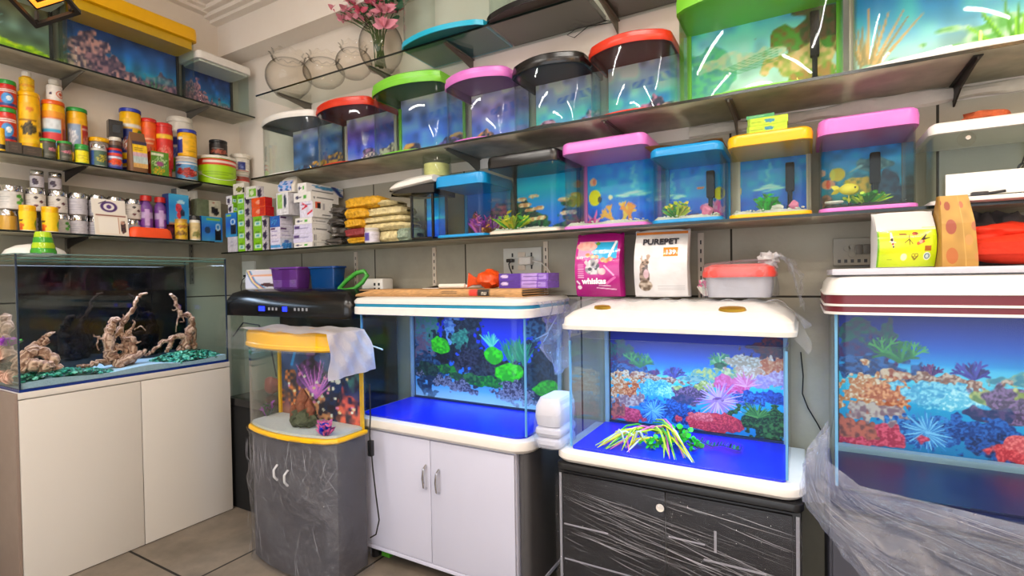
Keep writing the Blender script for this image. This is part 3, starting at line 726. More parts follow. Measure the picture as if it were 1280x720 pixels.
# ---- loose decoration inside the tanks
for nm, c in (('leaf_green', '#3f9a2c'), ('leaf_lime', '#b8d22c'), ('leaf_yellow', '#e4cf2a'), ('leaf_purple', '#9a2cae'), ('leaf_pink', '#f06aa8'), ('leaf_red', '#c0402c'), ('leaf_dark', '#1f5a34'), ('leaf_neon', '#2fe028'), ('leaf_white', '#eef0d8'), ('rock_orange', '#c47a3c'), ('rock_grey', '#8a8880'), ('rock_white', '#e0dcd2'), ('rock_dark', '#3a3834'), ('coral_pink', '#e87aa0')):
    mat(nm, c, .5, 0, .2, 60)
def bush(label, loc, h, spread, n, mats, name='plastic_plant', w=.006, bend=.4, cat='plant'):
    m = MB(mats[0])
    for k in range(n):
        a = RND.uniform(0, 2*PI); r = spread*math.sqrt(RND.random()); hh = h*RND.uniform(.55, 1)*(1-.35*(r/spread if spread else 0))
        m.use(mats[k % len(mats)]); b = Vector((r*.25*math.cos(a), r*.25*math.sin(a), 0)); tp = Vector((r*math.cos(a), r*math.sin(a), hh))
        m.leaf(b, tp, w*RND.uniform(.7, 1.2), bend)
        for q in range(2):
            p = b.lerp(tp, RND.uniform(.4, .95)); m.leaf(p, p+Vector((RND.uniform(-1, 1), RND.uniform(-1, 1), RND.uniform(.2, 1)))*h*.22, w*.9, .2, 3)
    return tag(m.build(name, None, loc), label, cat)
def sand(label, x0, x1, y0, y1, z, h=.016, m='sand', pebbles=40):
    b = MB(m)
    def f(u, v):
        e = min(u, 1-u, v, 1-v); return Vector((x0+(x1-x0)*u, y0+(y1-y0)*v, z+(0 if e <= 0 else h*(.75+.25*math.sin(u*11+1)*math.cos(v*7)))))
    b.sheet(f, 24, 12); b.sheet(lambda u, v: Vector((x0+(x1-x0)*u, y0+(y1-y0)*v, z)), 1, 1)
    for k in range(pebbles):
        b.blob((RND.uniform(x0+.01, x1-.01), RND.uniform(y0+.008, (y0+y1)/2), z+h*.95), RND.uniform(.003, .006), None, .003, .2, 1)
    return tag(b.build('sand_bed'), label, 'sand', None, 'stuff')
zb = ZB+.0155
sand('white sand on the floor of the pink aquarium with the round yellow fish', 2.525, 2.835, BY-.236, BY-.02, zb, .016)
sand('pale sand on the floor of the black hooded aquarium', 2.175, 2.485, BY-.236, BY-.02, zb, .012)
sand('pale sand on the floor of the small blue aquarium with the bush', 2.872, 3.094, BY-.236, BY-.02, zb, .014)
sand('pale sand and stones on the floor of the yellow aquarium', 3.132, 3.356, BY-.236, BY-.02, zb, .013, pebbles=60)
sand('dark pebbles on the floor of the small pink aquarium with teal backdrop', 3.394, 3.622, BY-.236, BY-.02, zb, .013, 'rock_dark', 70)
bush('yellow green plastic plant inside the black hooded aquarium', (2.245, -.20, zb+.012), .085, .075, 46, ['leaf_lime', 'leaf_green', 'leaf_yellow'], w=.008)
bush('purple plastic coral plant inside the first small blue aquarium', (2.03, -.13, zb), .13, .05, 50, ['leaf_purple', 'leaf_pink', 'leaf_purple'], w=.005)
bush('orange coral tuft inside the first small blue aquarium', (2.10, -.17, zb), .05, .035, 24, ['rock_orange'], w=.007, name='coral_ornament', cat='ornament')
bush('yellow green round bush inside the small blue aquarium', (2.935, -.19, zb+.012), .075, .045, 60, ['leaf_lime', 'leaf_green', 'leaf_yellow'], w=.007)
bush('green feathery plant inside the yellow aquarium', (3.235, -.14, zb+.012), .085, .035, 50, ['leaf_green', 'leaf_neon', 'leaf_green'], w=.006)
bush('low green plant inside the small pink aquarium with teal backdrop', (3.51, -.21, zb+.012), .05, .06, 50, ['leaf_green', 'leaf_lime', 'leaf_green'], w=.006)
def stone(label, c, r, m, sq=.6, name='stone', cat='stone'):
    return tag(MB(m).blob((0, 0, r*sq*.9), r, r*.85, r*sq, .18, 2).build(name, None, c), label, cat)
stone('white oval stone inside the yellow aquarium', (3.268, -.235, zb+.010), .017, 'rock_white'); stone('pink shell stone inside the small blue aquarium with the bush', (3.045, -.20, zb+.012), .02, 'coral_pink', 1)
stone('peach stone inside the yellow aquarium by the filter', (3.315, -.21, zb+.011), .016, 'coral_pink', .9)
# yellow fish ornament
m = MB('leaf_yellow').blob((0, 0, 0), .026, .009, .018, .03, 3).leaf((-.024, 0, 0), (-.045, 0, .014), .008, .1).leaf((-.024, 0, 0), (-.045, 0, -.012), .008, .1).leaf((.0, 0, .014), (-.008, 0, .03), .009, .1).tube([(0, 0, -.01), (0, 0, -.045)], .0015, 5)
m.use('black_plastic').blob((.016, -.008, .004), .003, None, None, 0, 1)
tag(m.build('fish_ornament', None, (3.465, -.225, zb+.06)), 'small yellow fish ornament inside the teal backdrop aquarium', 'ornament')
m = MB('rock_white')
m.tube([(math.cos(a)*.022, math.sin(a)*.012, 0) for a in [i*2*PI/16 for i in range(17)]], .004, 6)
tag(m.build('ring_ornament', None, (3.425, -.245, zb+.02)), 'white ring on the pebbles of the teal backdrop aquarium', 'ornament')
# cable coil and suction cup in the bare tank
m = MB('rubber')
for k in range(7):
    a0 = RND.uniform(0, 6); m.tube([(.012*k*.3+.016*math.cos(a)*(1+.2*math.sin(k)), .006*math.sin(k*2+a*2), -.055+.05*math.sin(a)) for a in [a0+i*2*PI/14 for i in range(15)]], .0016, 5)
m.tube([(0, 0, -.01), (.01, 0, .03), (.03, .004, .065)], .002, 6)
tag(m.build('cable_coil', None, (3.895, -.10, 1.62)), 'coiled black cable hanging inside the bare white hooded aquarium', 'cable')
m = MB('bowl_glass').lathe([(0, .012), (.008, .01), (.02, 0), (.021, .001), (.008, .014), (0, .016)], 20, M=Matrix.Rotation(PI/2, 4, 'X'))
m.use('steel').cyl(.006, .012, .02, M=Matrix.Rotation(PI/2, 4, 'X'))
tag(m.build('suction_cup', None, (3.735, BY-.244, 1.668)), 'clear suction cup on the bare aquarium glass', 'suction cup')
# ================================================================ goods on the side-wall shelves
def label_arc(parent, cv, r, z0, z1, a0=-100, a1=100, m='print', taper=0):
    """paper label round a jar; angle 0 faces the jar's local +x"""
    A0, A1 = math.radians(a0), math.radians(a1)
    return picture('label', cv, lambda U, V: ((r+taper*V+.0006)*np.cos(A0+(A1-A0)*U), (r+taper*V+.0006)*np.sin(A0+(A1-A0)*U), z0+(z1-z0)*V), parent, m)
def jar(label, loc, r, h, body, lid, cv=None, lid_h=.02, shape='straight', cat='jar', name='jar', group=None, rz=-.25, lz=(.08, .86), lid_r=None, taper=0, seg=24):
    t = thing(name, label, cat, loc, rz, group)
    hb = h-lid_h
    if shape == 'straight': pr = [(0, 0), (r*.94, 0), (r, r*.08), (r+taper, hb*.95), (r*.93+taper, hb), (r*.9+taper, h-lid_h*.3), (0, h-lid_h*.3)]
    else: pr = [(0, 0), (r*.94, 0), (r, r*.08), (r, hb*.82), (r*.9, hb*.9), (r*.62, hb*.96), (r*.6, h-lid_h*.3), (0, h-lid_h*.3)]
    MB(body).lathe(pr, seg).build('body', t)
    lr = lid_r or ((r+taper)*1.02 if shape == 'straight' else r*.66)
    MB(lid).lathe([(lr*.2, hb), (lr, hb), (lr, hb+lid_h*.8), (lr*.94, h), (0, h)], seg).build('lid', t)
    if cv is not None: label_arc(t, cv, r, hb*lz[0], hb*lz[1], taper=taper)
    return t
for nm, c, rg in (('tin_yellow', '#f0b400', .3), ('tin_orange', '#e8611c', .3), ('tin_red', '#d02a24', .3), ('tin_green', '#2f9a3c', .3), ('tin_blue', '#2a3aa8', .3), ('tin_white', '#e8e2d4', .3), ('tin_brown', '#5a4636', .4), ('tin_black', '#1b1a1c', .35), ('pot_lime', '#a8d80e', .3), ('jar_grey', '#8a8078', .3), ('jar_brown', '#6d5446', .3), ('jar_gold', '#c89a3a', .3), ('jar_clear', '#c9c4bc', .2), ('jar_purple', '#7a4a9a', .3), ('pouch_brown', '#7a5230', .5)):
    mat(nm, c, rg, 0, .06, 25)
def bands(bg, items, w=30, h=24, noise=.08):
    """label canvas: items are (kind, ...)"""
    c = Canvas(w, h, bg, 1.3)
    for it in items:
        k = it[0]
        if k == 'r': c.rect(*it[1:])
        elif k == 'e': c.ell(*it[1:])
        elif k == 'b': c.blob(*it[1:])
        elif k == 't':   # lines of tiny print
            u0, u1, v0, v1, col = it[1:]
            for j in range(max(2, int((v1-v0)/.07))):
                v = v0+j*.07; c.rect(u0, u0+(u1-u0)*RND.uniform(.6, 1), v, v+.022, col, .7)
    if noise: c.grain(noise, 10)
    return c
# label face is seen centred near u = .5
L_marine = lambda: bands('#c8341e', [('r', 0, 1, 0, .16, '#2c3a7c'), ('e', .5, .4, .2, .3, '#3a8ed0'), ('e', .55, .42, .08, .14, '#e8f0f4'), ('r', .2, .85, .78, .9, '#f2e6d8'), ('r', .2, .8, .8, .84, '#c03a4c')])
L_turtle = lambda: bands('#f2b90c', [('r', 0, 1, .0, .12, '#f8c81c'), ('b', .45, .34, .2, .16, '#5a4a1c', '#2a2410', .4), ('e', .82, .26, .08, .08, '#3a3010'), ('t', .15, .85, .55, .72, '#6a3a10'), ('e', .5, .84, .1, .06, '#e07a1c')])
L_flake = lambda: bands('#e07a2a', [('r', .08, .66, .08, .8, '#d8dce0'), ('r', .08, .66, .44, .56, '#3aa0c4'), ('r', .08, .66, .22, .44, '#d83a3c'), ('r', .08, .66, .08, .2, '#5a9ac8'), ('r', .72, 1, .08, .6, '#a83a2c'), ('r', 0, 1, .86, 1, '#f09a1c')])
L_photo = lambda: bands('#f2b41c', [('r', .14, .56, .1, .86, '#8fa4c0'), ('b', .34, .5, .14, .26, '#e8e8ec', '#b8bcc8', .4), ('b', .34, .2, .2, .12, '#5a5f5a', '#3a3f3a', .4), ('r', .6, .95, .1, .86, '#b83028'), ('b', .78, .4, .14, .2, '#e0a09a', '#a84a3c', .4), ('t', .62, .92, .66, .86, '#f0e0d8')])
L_tetra = lambda: bands('#f2bc10', [('r', .08, .5, .05, .72, '#22307c'), ('r', .55, .95, .05, .5, '#39404c'), ('b', .3, .3, .16, .16, '#e8e0d8', '#c05a3c', .3), ('r', .08, .95, .74, .86, '#e8e4dc'), ('e', .75, .62, .12, .1, '#3a8a3c')])
L_red = lambda: bands('#d8281f', [('r', .05, .95, .8, .95, '#f0c020'), ('b', .5, .4, .3, .2, '#f07a6a', '#d8382c', .3), ('t', .2, .8, .16, .32, '#f8d8c8')])
L_betta = lambda: bands('#5a9ac8', [('b', .5, .4, .32, .24, '#c83024', '#7a1c18', .5), ('b', .68, .42, .1, .1, '#f0b09a', '#d8402c'), ('r', .1, .9, .84, .95, '#e8e8ec'), ('e', .2, .8, .1, .07, '#22307c')])
L_oran = lambda: bands('#e8581c', [('t', .2, .8, .5, .85, '#f8d8b0'), ('b', .5, .28, .25, .14, '#f0902c', '#c83c18', .3)])
L_aqua = lambda: bands('#6a6a9c', [('r', 0, 1, .82, 1, '#d83a2c'), ('b', .5, .4, .3, .24, '#f0601c', '#d83018', .3), ('r', .1, .9, .0, .12, '#2c3a8c'), ('r', .15, .85, .62, .74, '#d8d8e8')])
L_green = lambda: bands('#4a4a3c', [('r', 0, .26, 0, 1, '#e8d81c'), ('b', .66, .62, .24, .14, '#d88a9a', '#a85a6a', .4), ('t', .36, .95, .1, .45, '#8a8a7a')])
L_yel = lambda: bands('#4f7a2c', [('r', .15, .9, .04, .9, '#f0e01c'), ('t', .25, .8, .3, .6, '#b8a010')])
L_medi = lambda: bands('#efe8de', [('e', .35, .4, .06, .09, '#4a3050'), ('e', .72, .42, .18, .26, '#d8562c'), ('e', .72, .42, .14, .2, '#efe0d4'), ('e', .72, .42, .08, .12, '#c84a24')], noise=.03)
def jl(label, pl, pr, ytop, ybase, X=.17, body='tin_yellow', lid='tin_green', cv=None, z=None, dz=0, **k):
    """jar on a side shelf measured on the survey photo"""
    a, b = at(pl, (ytop+ybase)/2, X=X), at(pr, (ytop+ybase)/2, X=X)
    r = abs(b.y-a.y)/2*.93; y = (a.y+b.y)/2
    zb_ = z if z is not None else at((pl+pr)/2, ybase, X=X).z
    h = at((pl+pr)/2, ytop, X=X).z-zb_
    cx = X-r*.3
    jar(label, (cx, y, zb_+.0005), r, h-.001, body, lid, cv, **k)
    return zb_+h, (cx, y, r)
S2, S3 = ZL2+.0005, ZL3+.0005
# --- fish food shelf, back stacks (bases sighted, stacked on lower tins)
zt, p = jl('red marine fish food tub with green lid, lower of the pair at the shelf end', -3, 22, 136, 170, .09, 'tin_red', 'tin_green', L_marine(), z=S2+.075)
jl('red marine fish food tub with green lid, upper of the pair at the shelf end', -3, 22, 101, 136, .09, 'tin_red', 'tin_green', L_marine(), z=zt+.001)
jar('dark tub supporting the red marine food tubs at the shelf end', (p[0], p[1], S2), p[2], .0745, 'tin_brown', 'tin_black', None, cat='tub', name='tub')
zt, p = jl('tall yellow turtle food jar under a small yellow bottle', 23, 52, 116, 166, .10, 'tin_yellow', 'tin_yellow', L_turtle(), z=S2+.062)
jl('small yellow bottle with a white cap on the tall turtle food jar', 24, 44, 90, 115, .09, 'tin_yellow', 'tin_white', bands('#f0c010', [('r', .1, .9, .3, .5, '#e8a010')]), z=zt+.001, name='bottle', cat='bottle', shape='neck', lid_h=.022)
jar('black jar with a yellow band beneath the tall turtle food jar', (p[0], p[1], S2), p[2]*.96, .0615, 'tin_black', 'tin_black', bands('#1c1b1d', [('r', .5, 1, .5, .8, '#e0b01c'), ('t', .1, .5, .3, .7, '#8a8a8a')]), lid_h=.014)
zt, p = jl('orange lidded fish flake tin with red and blue label', 53, 83, 127, 174, .10, 'tin_yellow', 'tin_orange', L_flake(), z=S2+.045)
jl('white medicine bottle standing on the orange lidded flake tin', 58, 79, 100, 128, .09, 'tin_white', 'tin_white', L_medi(), z=zt+.001, name='bottle', cat='bottle', shape='neck', lid_h=.02)
jar('brown tub beneath the orange lidded flake tin', (p[0], p[1], S2), p[2]*.9, .0445, 'tin_brown', 'tin_yellow', None, lid_h=.012, name='tub', cat='tub')
zt, p = jl('green lidded yellow tin with a fish photo label', 84, 111, 136, 182, .08, 'tin_yellow', 'tin_green', L_photo(), z=S2+.035)
jar('brown tub beneath the green lidded photo tin', (p[0], p[1], S2), p[2]*.9, .0345, 'tin_brown', 'tin_yellow', None, lid_h=.01, name='tub', cat='tub')
for pl, pr, yt, yb, nm in ((8, 25, 176, 191, 'next to the yellow tub'), (26, 50, 181, 197, 'beside the green lidded tubs')):
    a, b = at(pl, 190, X=.19), at(pr, 190, X=.19); w_ = abs(b.y-a.y)
    o = printed_box('carton', w_, .05, at(pl, yt, X=.21).z-S2, bands('#4a3f36', [('t', .2, .8, .3, .8, '#6a5c50')], 12, 10), bands('#4a3f36', [], 6, 6), None, '#3a322c', '#3a322c', None, 'print', (.19, (a.y+b.y)/2, S2), PI/2)
    tag(o, 'small dark brown carton at the shelf edge '+nm, 'box')
jl('yellow tub with dark label cut by the photo edge on the fish food shelf', -6, 7, 160, 189, .20, 'tin_yellow', 'tin_yellow', bands('#e8b81c', [('r', .4, .9, .1, .4, '#2a2a2a')]), z=S2, name='tub', cat='tub')
jl('green lidded dark tub with yellow stripe, first of two at the shelf edge', 51, 71, 174, 197, .20, 'tin_brown', 'tin_green', L_green(), z=S2, name='tub', cat='tub', lid_h=.012, lid_r=.030)
jl('green lidded dark tub with yellow stripe, next to the plain yellow labelled one', 72, 91, 177, 201, .20, 'tin_brown', 'tin_green', L_green(), z=S2, name='tub', cat='tub', lid_h=.012)
jl('green lidded tub with a plain yellow label', 94, 112, 181, 205, .20, 'tin_green', 'tin_green', L_yel(), z=S2, name='tub', cat='tub', lid_h=.012)
jl('clear tub with a wide yellow lid behind the silver capped jar', 112, 139, 173, 200, .09, 'jar_grey', 'tin_yellow', None, z=S2, name='tub', cat='tub', lid_h=.022)
jl('silver capped jar with blue and yellow label below the wide yellow lid', 114, 135, 181, 208, .20, 'jar_clear', 'chrome', bands('#4a6a5a', [('r', .1, .3, 0, 1, '#3a5aa0'), ('b', .6, .5, .2, .3, '#c8b83a', '#4a5a3a', .4)]), z=S2)
zt, p = jl('purple tub with red lid and orange label at the shelf edge', 135, 154, 186, 212, .20, 'tin_blue', 'tin_red', L_aqua(), z=S2, name='tub', cat='tub', lid_h=.012)
zt, p = jl('white lidded small jar under the black carton', 137, 153, 172, 196, .12, 'jar_brown', 'tin_white', bands('#3a2c30', [('r', .3, .9, .2, .8, '#c04a3c')]), z=S2)
o = printed_box('carton', .062, .05, .088, bands('#1b1a1e', [('r', .3, .8, .25, .7, '#26303a')], 14, 14), bands('#141416', [], 4, 4), None, '#222222', '#1a1a1a', None, 'gloss_print', (p[0], p[1], zt+.001), PI/2-.2); tag(o, 'black carton on a white lidded jar beside the tall blue topped tin', 'box')
zt, p = jl('yellow fish food tin with a blue lid, upper of its stack', 151, 178, 137, 176, .10, 'tin_yellow', 'tin_blue', L_tetra(), z=S2+.085)
jar('yellow fish food tin carrying the blue lidded one', (p[0], p[1], S2), p[2]*.97, .0845, 'tin_yellow', 'tin_blue', L_tetra())
# pouch
t = thing('pouch', 'brown stand-up pouch with a yellow label at the shelf edge', 'pouch', (.20, (at(160, 200, X=.2).y+at(183, 200, X=.2).y)/2, S2), PI/2-.1)
w_ = abs(at(160, 200, X=.2).y-at(183, 200, X=.2).y)/2; h_ = at(170, 166, X=.2).z-S2
MB('pouch_brown').loft([(rrect(-w_, w_, -.03, .03, .02), 0), (rrect(-w_*1.02, w_*1.02, -.028, .028, .02), h_*.3), (rrect(-w_*.95, w_*.95, -.016, .016, .012), h_*.75), (rrect(-w_*.8, w_*.8, -.004, .004, .003), h_*.95), (rrect(-w_*.78, w_*.78, -.003, .003, .002), h_)]).build('bag', t)
cv = bands('#f0c41c', [('r', 0, 1, 0, .18, '#d8a860'), ('r', 0, 1, .18, .56, '#b8c8c4'), ('r', 0, 1, .42, .56, '#d0a8b4'), ('r', 0, 1, .88, 1, '#39304c'), ('t', .15, .85, .66, .84, '#8a6a20')], 20, 28)
picture('label', cv, lambda U, V: (-w_*.62+w_*1.5*U, -np.interp(.12+.66*V, [0, .3, .75, .95], [.03, .028, .016, .004])-.0012, h_*(.12+.66*V)), t)
zt, p = jl('orange red jar beside the blue topped yellow tins', 177, 197, 149, 175, .12, 'tin_orange', 'tin_red', L_oran(), z=S2+.075); jar('red jar carrying the orange red one', (p[0], p[1], S2), p[2], .0745, 'tin_orange', 'tin_red', L_oran())
zt, p = jl('red lidded jar with red and yellow label in front of the white tub', 196, 217, 155, 191, .15, 'tin_red', 'tin_red', L_red(), z=S2+.06); jar('orange red jar beneath the red and yellow labelled one', (p[0]+.004, p[1]-.012, S2), p[2], .0595, 'tin_orange', 'tin_red', L_oran())
cv = bands('#5a8a2c', [('b', .5, .55, .4, .25, '#c8d8a0', '#3a7a2c', .5), ('r', .05, .7, .82, .95, '#e8e4c8'), ('b', .4, .2, .3, .16, '#e8a020', '#5a9a2c', .4), ('e', .5, .5, .2, .1, '#9a4a7c')], 20, 22)
o = printed_box('carton', abs(at(188, 205, X=.21).y-at(209, 205, X=.21).y), .045, at(198, 190, X=.22).z-S2, cv, bands('#d84a24', [('t', .2, .8, .2, .8, '#f0c8a0')], 8, 10), None, '#3f8a2c', '#a83a24', None, 'gloss_print', (.205, (at(188, 205, X=.21).y+at(209, 205, X=.21).y)/2, S2), PI/2-.12); tag(o, 'green carton with a vegetable picture at the shelf edge', 'box')
zt, p = jl('white lidded white tub behind the tall blue and yellow tin', 212, 243, 148, 222, .09, 'tin_white', 'tin_white', bands('#e8e4dc', [('r', .15, .85, .66, .86, '#2c3a9c'), ('b', .3, .5, .14, .12, '#3a4ab0', '#8a9ad0', .3), ('r', .0, .6, .1, .4, '#7ab02c')]), z=S2, name='tub', cat='tub', lid_h=.03)
zt, p = jl('clear tub of red betta pictured food under the yellow tin', 222, 248, 197, 227, .18, 'jar_clear', 'jar_clear', L_betta(), z=S2, name='tub', cat='tub', lid_h=.014)
jl('yellow tin with blue lid standing on the betta food tub', 224, 247, 163, 198, .18, 'tin_yellow', 'tin_blue', bands('#f2b810', [('r', .0, .3, .05, .8, '#2c3a8c'), ('e', .2, .86, .1, .08, '#e8e8e8'), ('t', .4, .9, .1, .3, '#a87810')]), z=zt+.001)
# lime bucket
zt, p = jl('lime green bucket with red band and white lid', 253, 296, 197, 236, .17, 'pot_lime', 'tin_white', bands('#a8d80e', [('r', 0, 1, .78, 1, '#d8301c'), ('r', .2, .9, .84, .93, '#f0e0d0'), ('t', .2, .8, .25, .65, '#7aa80a'), ('e', .1, .45, .06, .09, '#e8f0c0')], noise=.02), z=S2, name='bucket', cat='bucket', lid_h=.018, taper=.004, lz=(.02, .97))
bk = bpy.data.objects['bucket']
MB('white_plastic').tube([(p[2]*1.06*math.cos(a), p[2]*1.06*math.sin(a), .085-.055*math.sin((a+1.55)/3.1*PI)) for a in [-1.55+3.1*k/16 for k in range(17)]], .0018, 6).build('handle', bk)
jl('black and brown tub on the lime bucket lid', 264, 285, 176, 199, .16, 'tin_black', 'tin_black', bands('#241c1a', [('b', .5, .35, .35, .22, '#b8583c', '#6a3020', .4), ('t', .2, .8, .6, .85, '#b8b0a8')]), z=zt+.001, name='tub', cat='tub', lid_h=.014)

# --- jar shelf
L_dots = lambda: bands('#d8d2ca', [('e', .5, .78, .06, .08, '#3a3236'), ('e', .66, .55, .06, .08, '#5a2a30'), ('e', .5, .3, .06, .08, '#6a3038'), ('t', .1, .4, .4, .7, '#a8a09a'), ('t', .72, .95, .2, .8, '#b0a8a4')], 34, 22, .05)
L_hex = lambda: bands('#d4d0cc', [('e', .7, .74, .08, .12, '#4a9a2c'), ('e', .8, .55, .08, .12, '#3f8a2c'), ('e', .7, .36, .08, .12, '#5aa83a'), ('t', .1, .5, .3, .8, '#a8a8a8')], 34, 22, .05)
L_plain = lambda: bands('#c8c4cc', [('t', .15, .6, .2, .85, '#a09cb0'), ('e', .85, .72, .05, .08, '#2c2630'), ('e', .85, .4, .05, .08, '#3c2630')], 34, 22, .05)
G = 'silver lidded acrylic jars'
def ajar(pl, pr, yt, yb, X, z, cv, body, label, group=None, **k):
    return jl(label, pl, pr, yt, yb, X, body, 'chrome', cv, z=z, group=group, lid_h=.026, lz=(.06, .98), **k)
lower = [(-3, 22, 'jar_gold', None, 'silver lidded clear jar of gold flakes at the shelf end'), (26, 48, 'jar_brown', L_plain(), 'silver lidded jar hidden behind the first yellow tub'), (51, 72, 'jar_grey', L_plain(), 'silver lidded jar behind the second yellow tub'),
         (73, 86, 'jar_grey', L_hex(), 'silver lidded jar half covered by the second yellow tub'), (86, 110, 'jar_brown', L_plain(), 'silver lidded jar of brown pellets with a turned label, lower row'), (110, 131, 'jar_purple', L_plain(), 'silver lidded jar behind the propped white card, lower row'), (155, 175, 'jar_clear', L_plain(), 'silver lidded jar above the orange cap, lower row')]
upper = [(-2, 29, L_hex(), 'silver lidded jar with green hexagons on its label, upper row'), (31, 57, L_dots(), 'silver lidded jar with red dotted label above the first yellow tub'), (59, 84, L_dots(), 'silver lidded jar with red dotted label above the second yellow tub'),
         (85, 109, L_plain(), 'silver lidded jar with a turned pale label, upper row'), (110, 131, L_plain(), 'silver lidded jar half behind the propped card, upper row'), (132, 154, L_dots(), 'silver lidded jar just above the propped card corner, upper row'), (155, 176, L_dots(), 'silver lidded jar with dark dots beside the purple bottles')]
hz = .102
for pl, pr, bd, cv, lb in lower: 
    a, b = at(pl, 280, X=.10), at(pr, 280, X=.10)
    if pr-pl < 16: r_, y_ = .036, (a.y+b.y)/2-.012
    else: r_, y_ = abs(b.y-a.y)/2*.95, (a.y+b.y)/2
    jar(lb, (.10, y_, S3), r_, hz, bd, 'chrome', cv, lid_h=.026, lz=(.06, .98), group=None)
for pl, pr, cv, lb in upper:
    a, b = at(pl, 248, X=.10), at(pr, 248, X=.10)
    jar(lb, (.10, (a.y+b.y)/2, S3+hz+.001), abs(b.y-a.y)/2*.97, .115, 'jar_grey', 'chrome', cv, lid_h=.028, lz=(.06, .98))
for pl, pr, lb in ((37, 55, 'small silver lidded jar on the top of the stack, nearer the planted aquarium'), (60, 77, 'small silver lidded jar on the top of the stack, beside the dark shelf bracket')):
    a, b = at(pl, 225, X=.10), at(pr, 225, X=.10)
    jar(lb, (.10, (a.y+b.y)/2, S3+hz+.117), abs(b.y-a.y)/2*.95, .088, 'jar_grey', 'chrome', bands('#cfcad2', [('b', .4, .5, .14, .3, '#5a4a68', '#2c2430', .3)], 24, 18), lid_h=.02)
for pl, pr, yt, lb in ((23, 46, 256, 'yellow fish food tub at the shelf edge, first from the shelf end'), (51, 74, 258, 'yellow fish food tub at the shelf edge, beside the jar of brown pellets')):
    a, b = at(pl, 275, X=.19), at(pr, 275, X=.19)
    jar(lb, (.19, (a.y+b.y)/2, S3), abs(b.y-a.y)/2*.82, at(pl, yt, X=.19).z-S3, 'tin_yellow', 'tin_yellow', bands('#f6cf18', [('r', .0, .3, .06, .2, '#d8581c'), ('e', .22, .3, .14, .1, '#d8641c'), ('e', .2, .55, .12, .05, '#5a3a20'), ('e', .85, .4, .1, .2, '#7aa42c'), ('r', 0, 1, .0, .05, '#e8e0d0')], 30, 24, .03), lid_h=.018, taper=.004, name='tub', cat='tub', lz=(.0, .9), lid_r=abs(b.y-a.y)/2*.93)
# propped card (code square left blank)
t = thing('payment_card', 'white propped card with a purple ring emblem among the jars', 'card', (.222, (at(121, 290, X=.22).y+at(159, 290, X=.22).y)/2, S3), PI/2)
w_ = .075; h1, h2 = .098, .19
MB('paper').box(-w_, w_, -.002, .002, 0, .118, M=Matrix.Rotation(-.14, 4, 'X')).build('lower_panel', t, smooth=False)
MB('paper').box(-w_, w_, -.0015, .0015, 0, .075, M=Matrix.Translation((-.006, .0165, .114)) @ Matrix.Rotation(-.08, 4, 'X')).box(-w_*.9, w_*.9, .03, .05, 0, .004).build('upper_panel', t, smooth=False)
cv = Canvas(44, 34, '#e8dccc', 1.27); cv.rect(.04, .96, .9, .96, '#8a4a3a'); cv.rect(.1, .7, .08, .82, '#f0e8dc'); cv.blob(.86, .4, .1, .3, '#5a3a34', '#2c2226', .2); cv.blob(.84, .62, .06, .1, '#c8a08c', '#a87a68', .2); cv.line(.72, .08, .72, .86, .01, '#b87a4a')
o = picture('print_area', cv, lambda U, V: (-w_*.96+w_*1.92*U, -.0026+0*U, .004+.110*V), t); o.matrix_local = Matrix.Rotation(-.14, 4, 'X')
cv = Canvas(44, 24, '#ece4d8', 2.0); cv.ell(.5, .5, .26, .42, '#4a2c6a'); cv.ell(.5, .5, .17, .28, '#e8e0dc'); cv.ell(.5, .5, .08, .16, '#5a3a80'); cv.line(.2, .7, .42, .95, .03, '#3a2a3c')
o = picture('emblem', cv, lambda U, V: (-w_*.96+w_*1.92*U, -.0022+0*U, .004+.066*V), t); o.matrix_local = Matrix.Translation((-.006, .0165, .114)) @ Matrix.Rotation(-.08, 4, 'X')
# orange hood-shaped cap
a, b = at(159, 290, X=.20), at(213, 295, X=.20)
m = MB('orange'); yy, rr = (a.y+b.y)/2, abs(b.y-a.y)/2
m.loft([(rrect(-.038, .038, -rr, rr, .03), 0), (rrect(-.04, .04, -rr, rr, .035), .02), (rrect(-.034, .034, -rr*.93, rr*.93, .03), .045), (rrect(-.024, .024, -rr*.8, rr*.8, .02), .056)])
tag(m.build('food_bowl', None, (.205, yy, S3)), 'bright orange upturned bowl at the shelf edge below the purple bottles', 'bowl')
for pl, pr, lb in ((174, 191, 'purple bottle with a red cap, beside the silver lidded jar'), (192, 208, 'purple bottle with a red cap, beside the bright blue carton')):
    a, b = at(pl, 265, X=.12), at(pr, 265, X=.12); r_ = abs(b.y-a.y)/2*.9; h_ = at(183, 245, X=.12).z-S3
    jar(lb, (.12, (a.y+b.y)/2, S3), r_, h_, 'jar_purple', 'tin_red', bands('#7a3a98', [('r', .1, .9, .66, .9, '#b8a0c8'), ('r', .4, .6, 0, 1, '#c8a8d8'), ('t', .1, .9, .1, .5, '#5a2a78')], 20, 24), lid_h=.03, name='bottle', cat='bottle', shape='neck', lid_r=r_*.9, lz=(.04, .78))
def sbox(label, pl, pr, yt, yb, X, d, front, side, top='#c8c8c8', z=S3, rz=0, name='carton', back='#888888'):
    a, b = at(pl, (yt+yb)/2, X=X), at(pr, (yt+yb)/2, X=X)
    h = at((pl+pr)/2, yt, X=X).z-z
    o = printed_box(name, abs(b.y-a.y), d, h, front, side, None, top, back, None, 'gloss_print', (X-d/2, (a.y+b.y)/2, z), PI/2+rz); tag(o, label, 'box'); return z+h
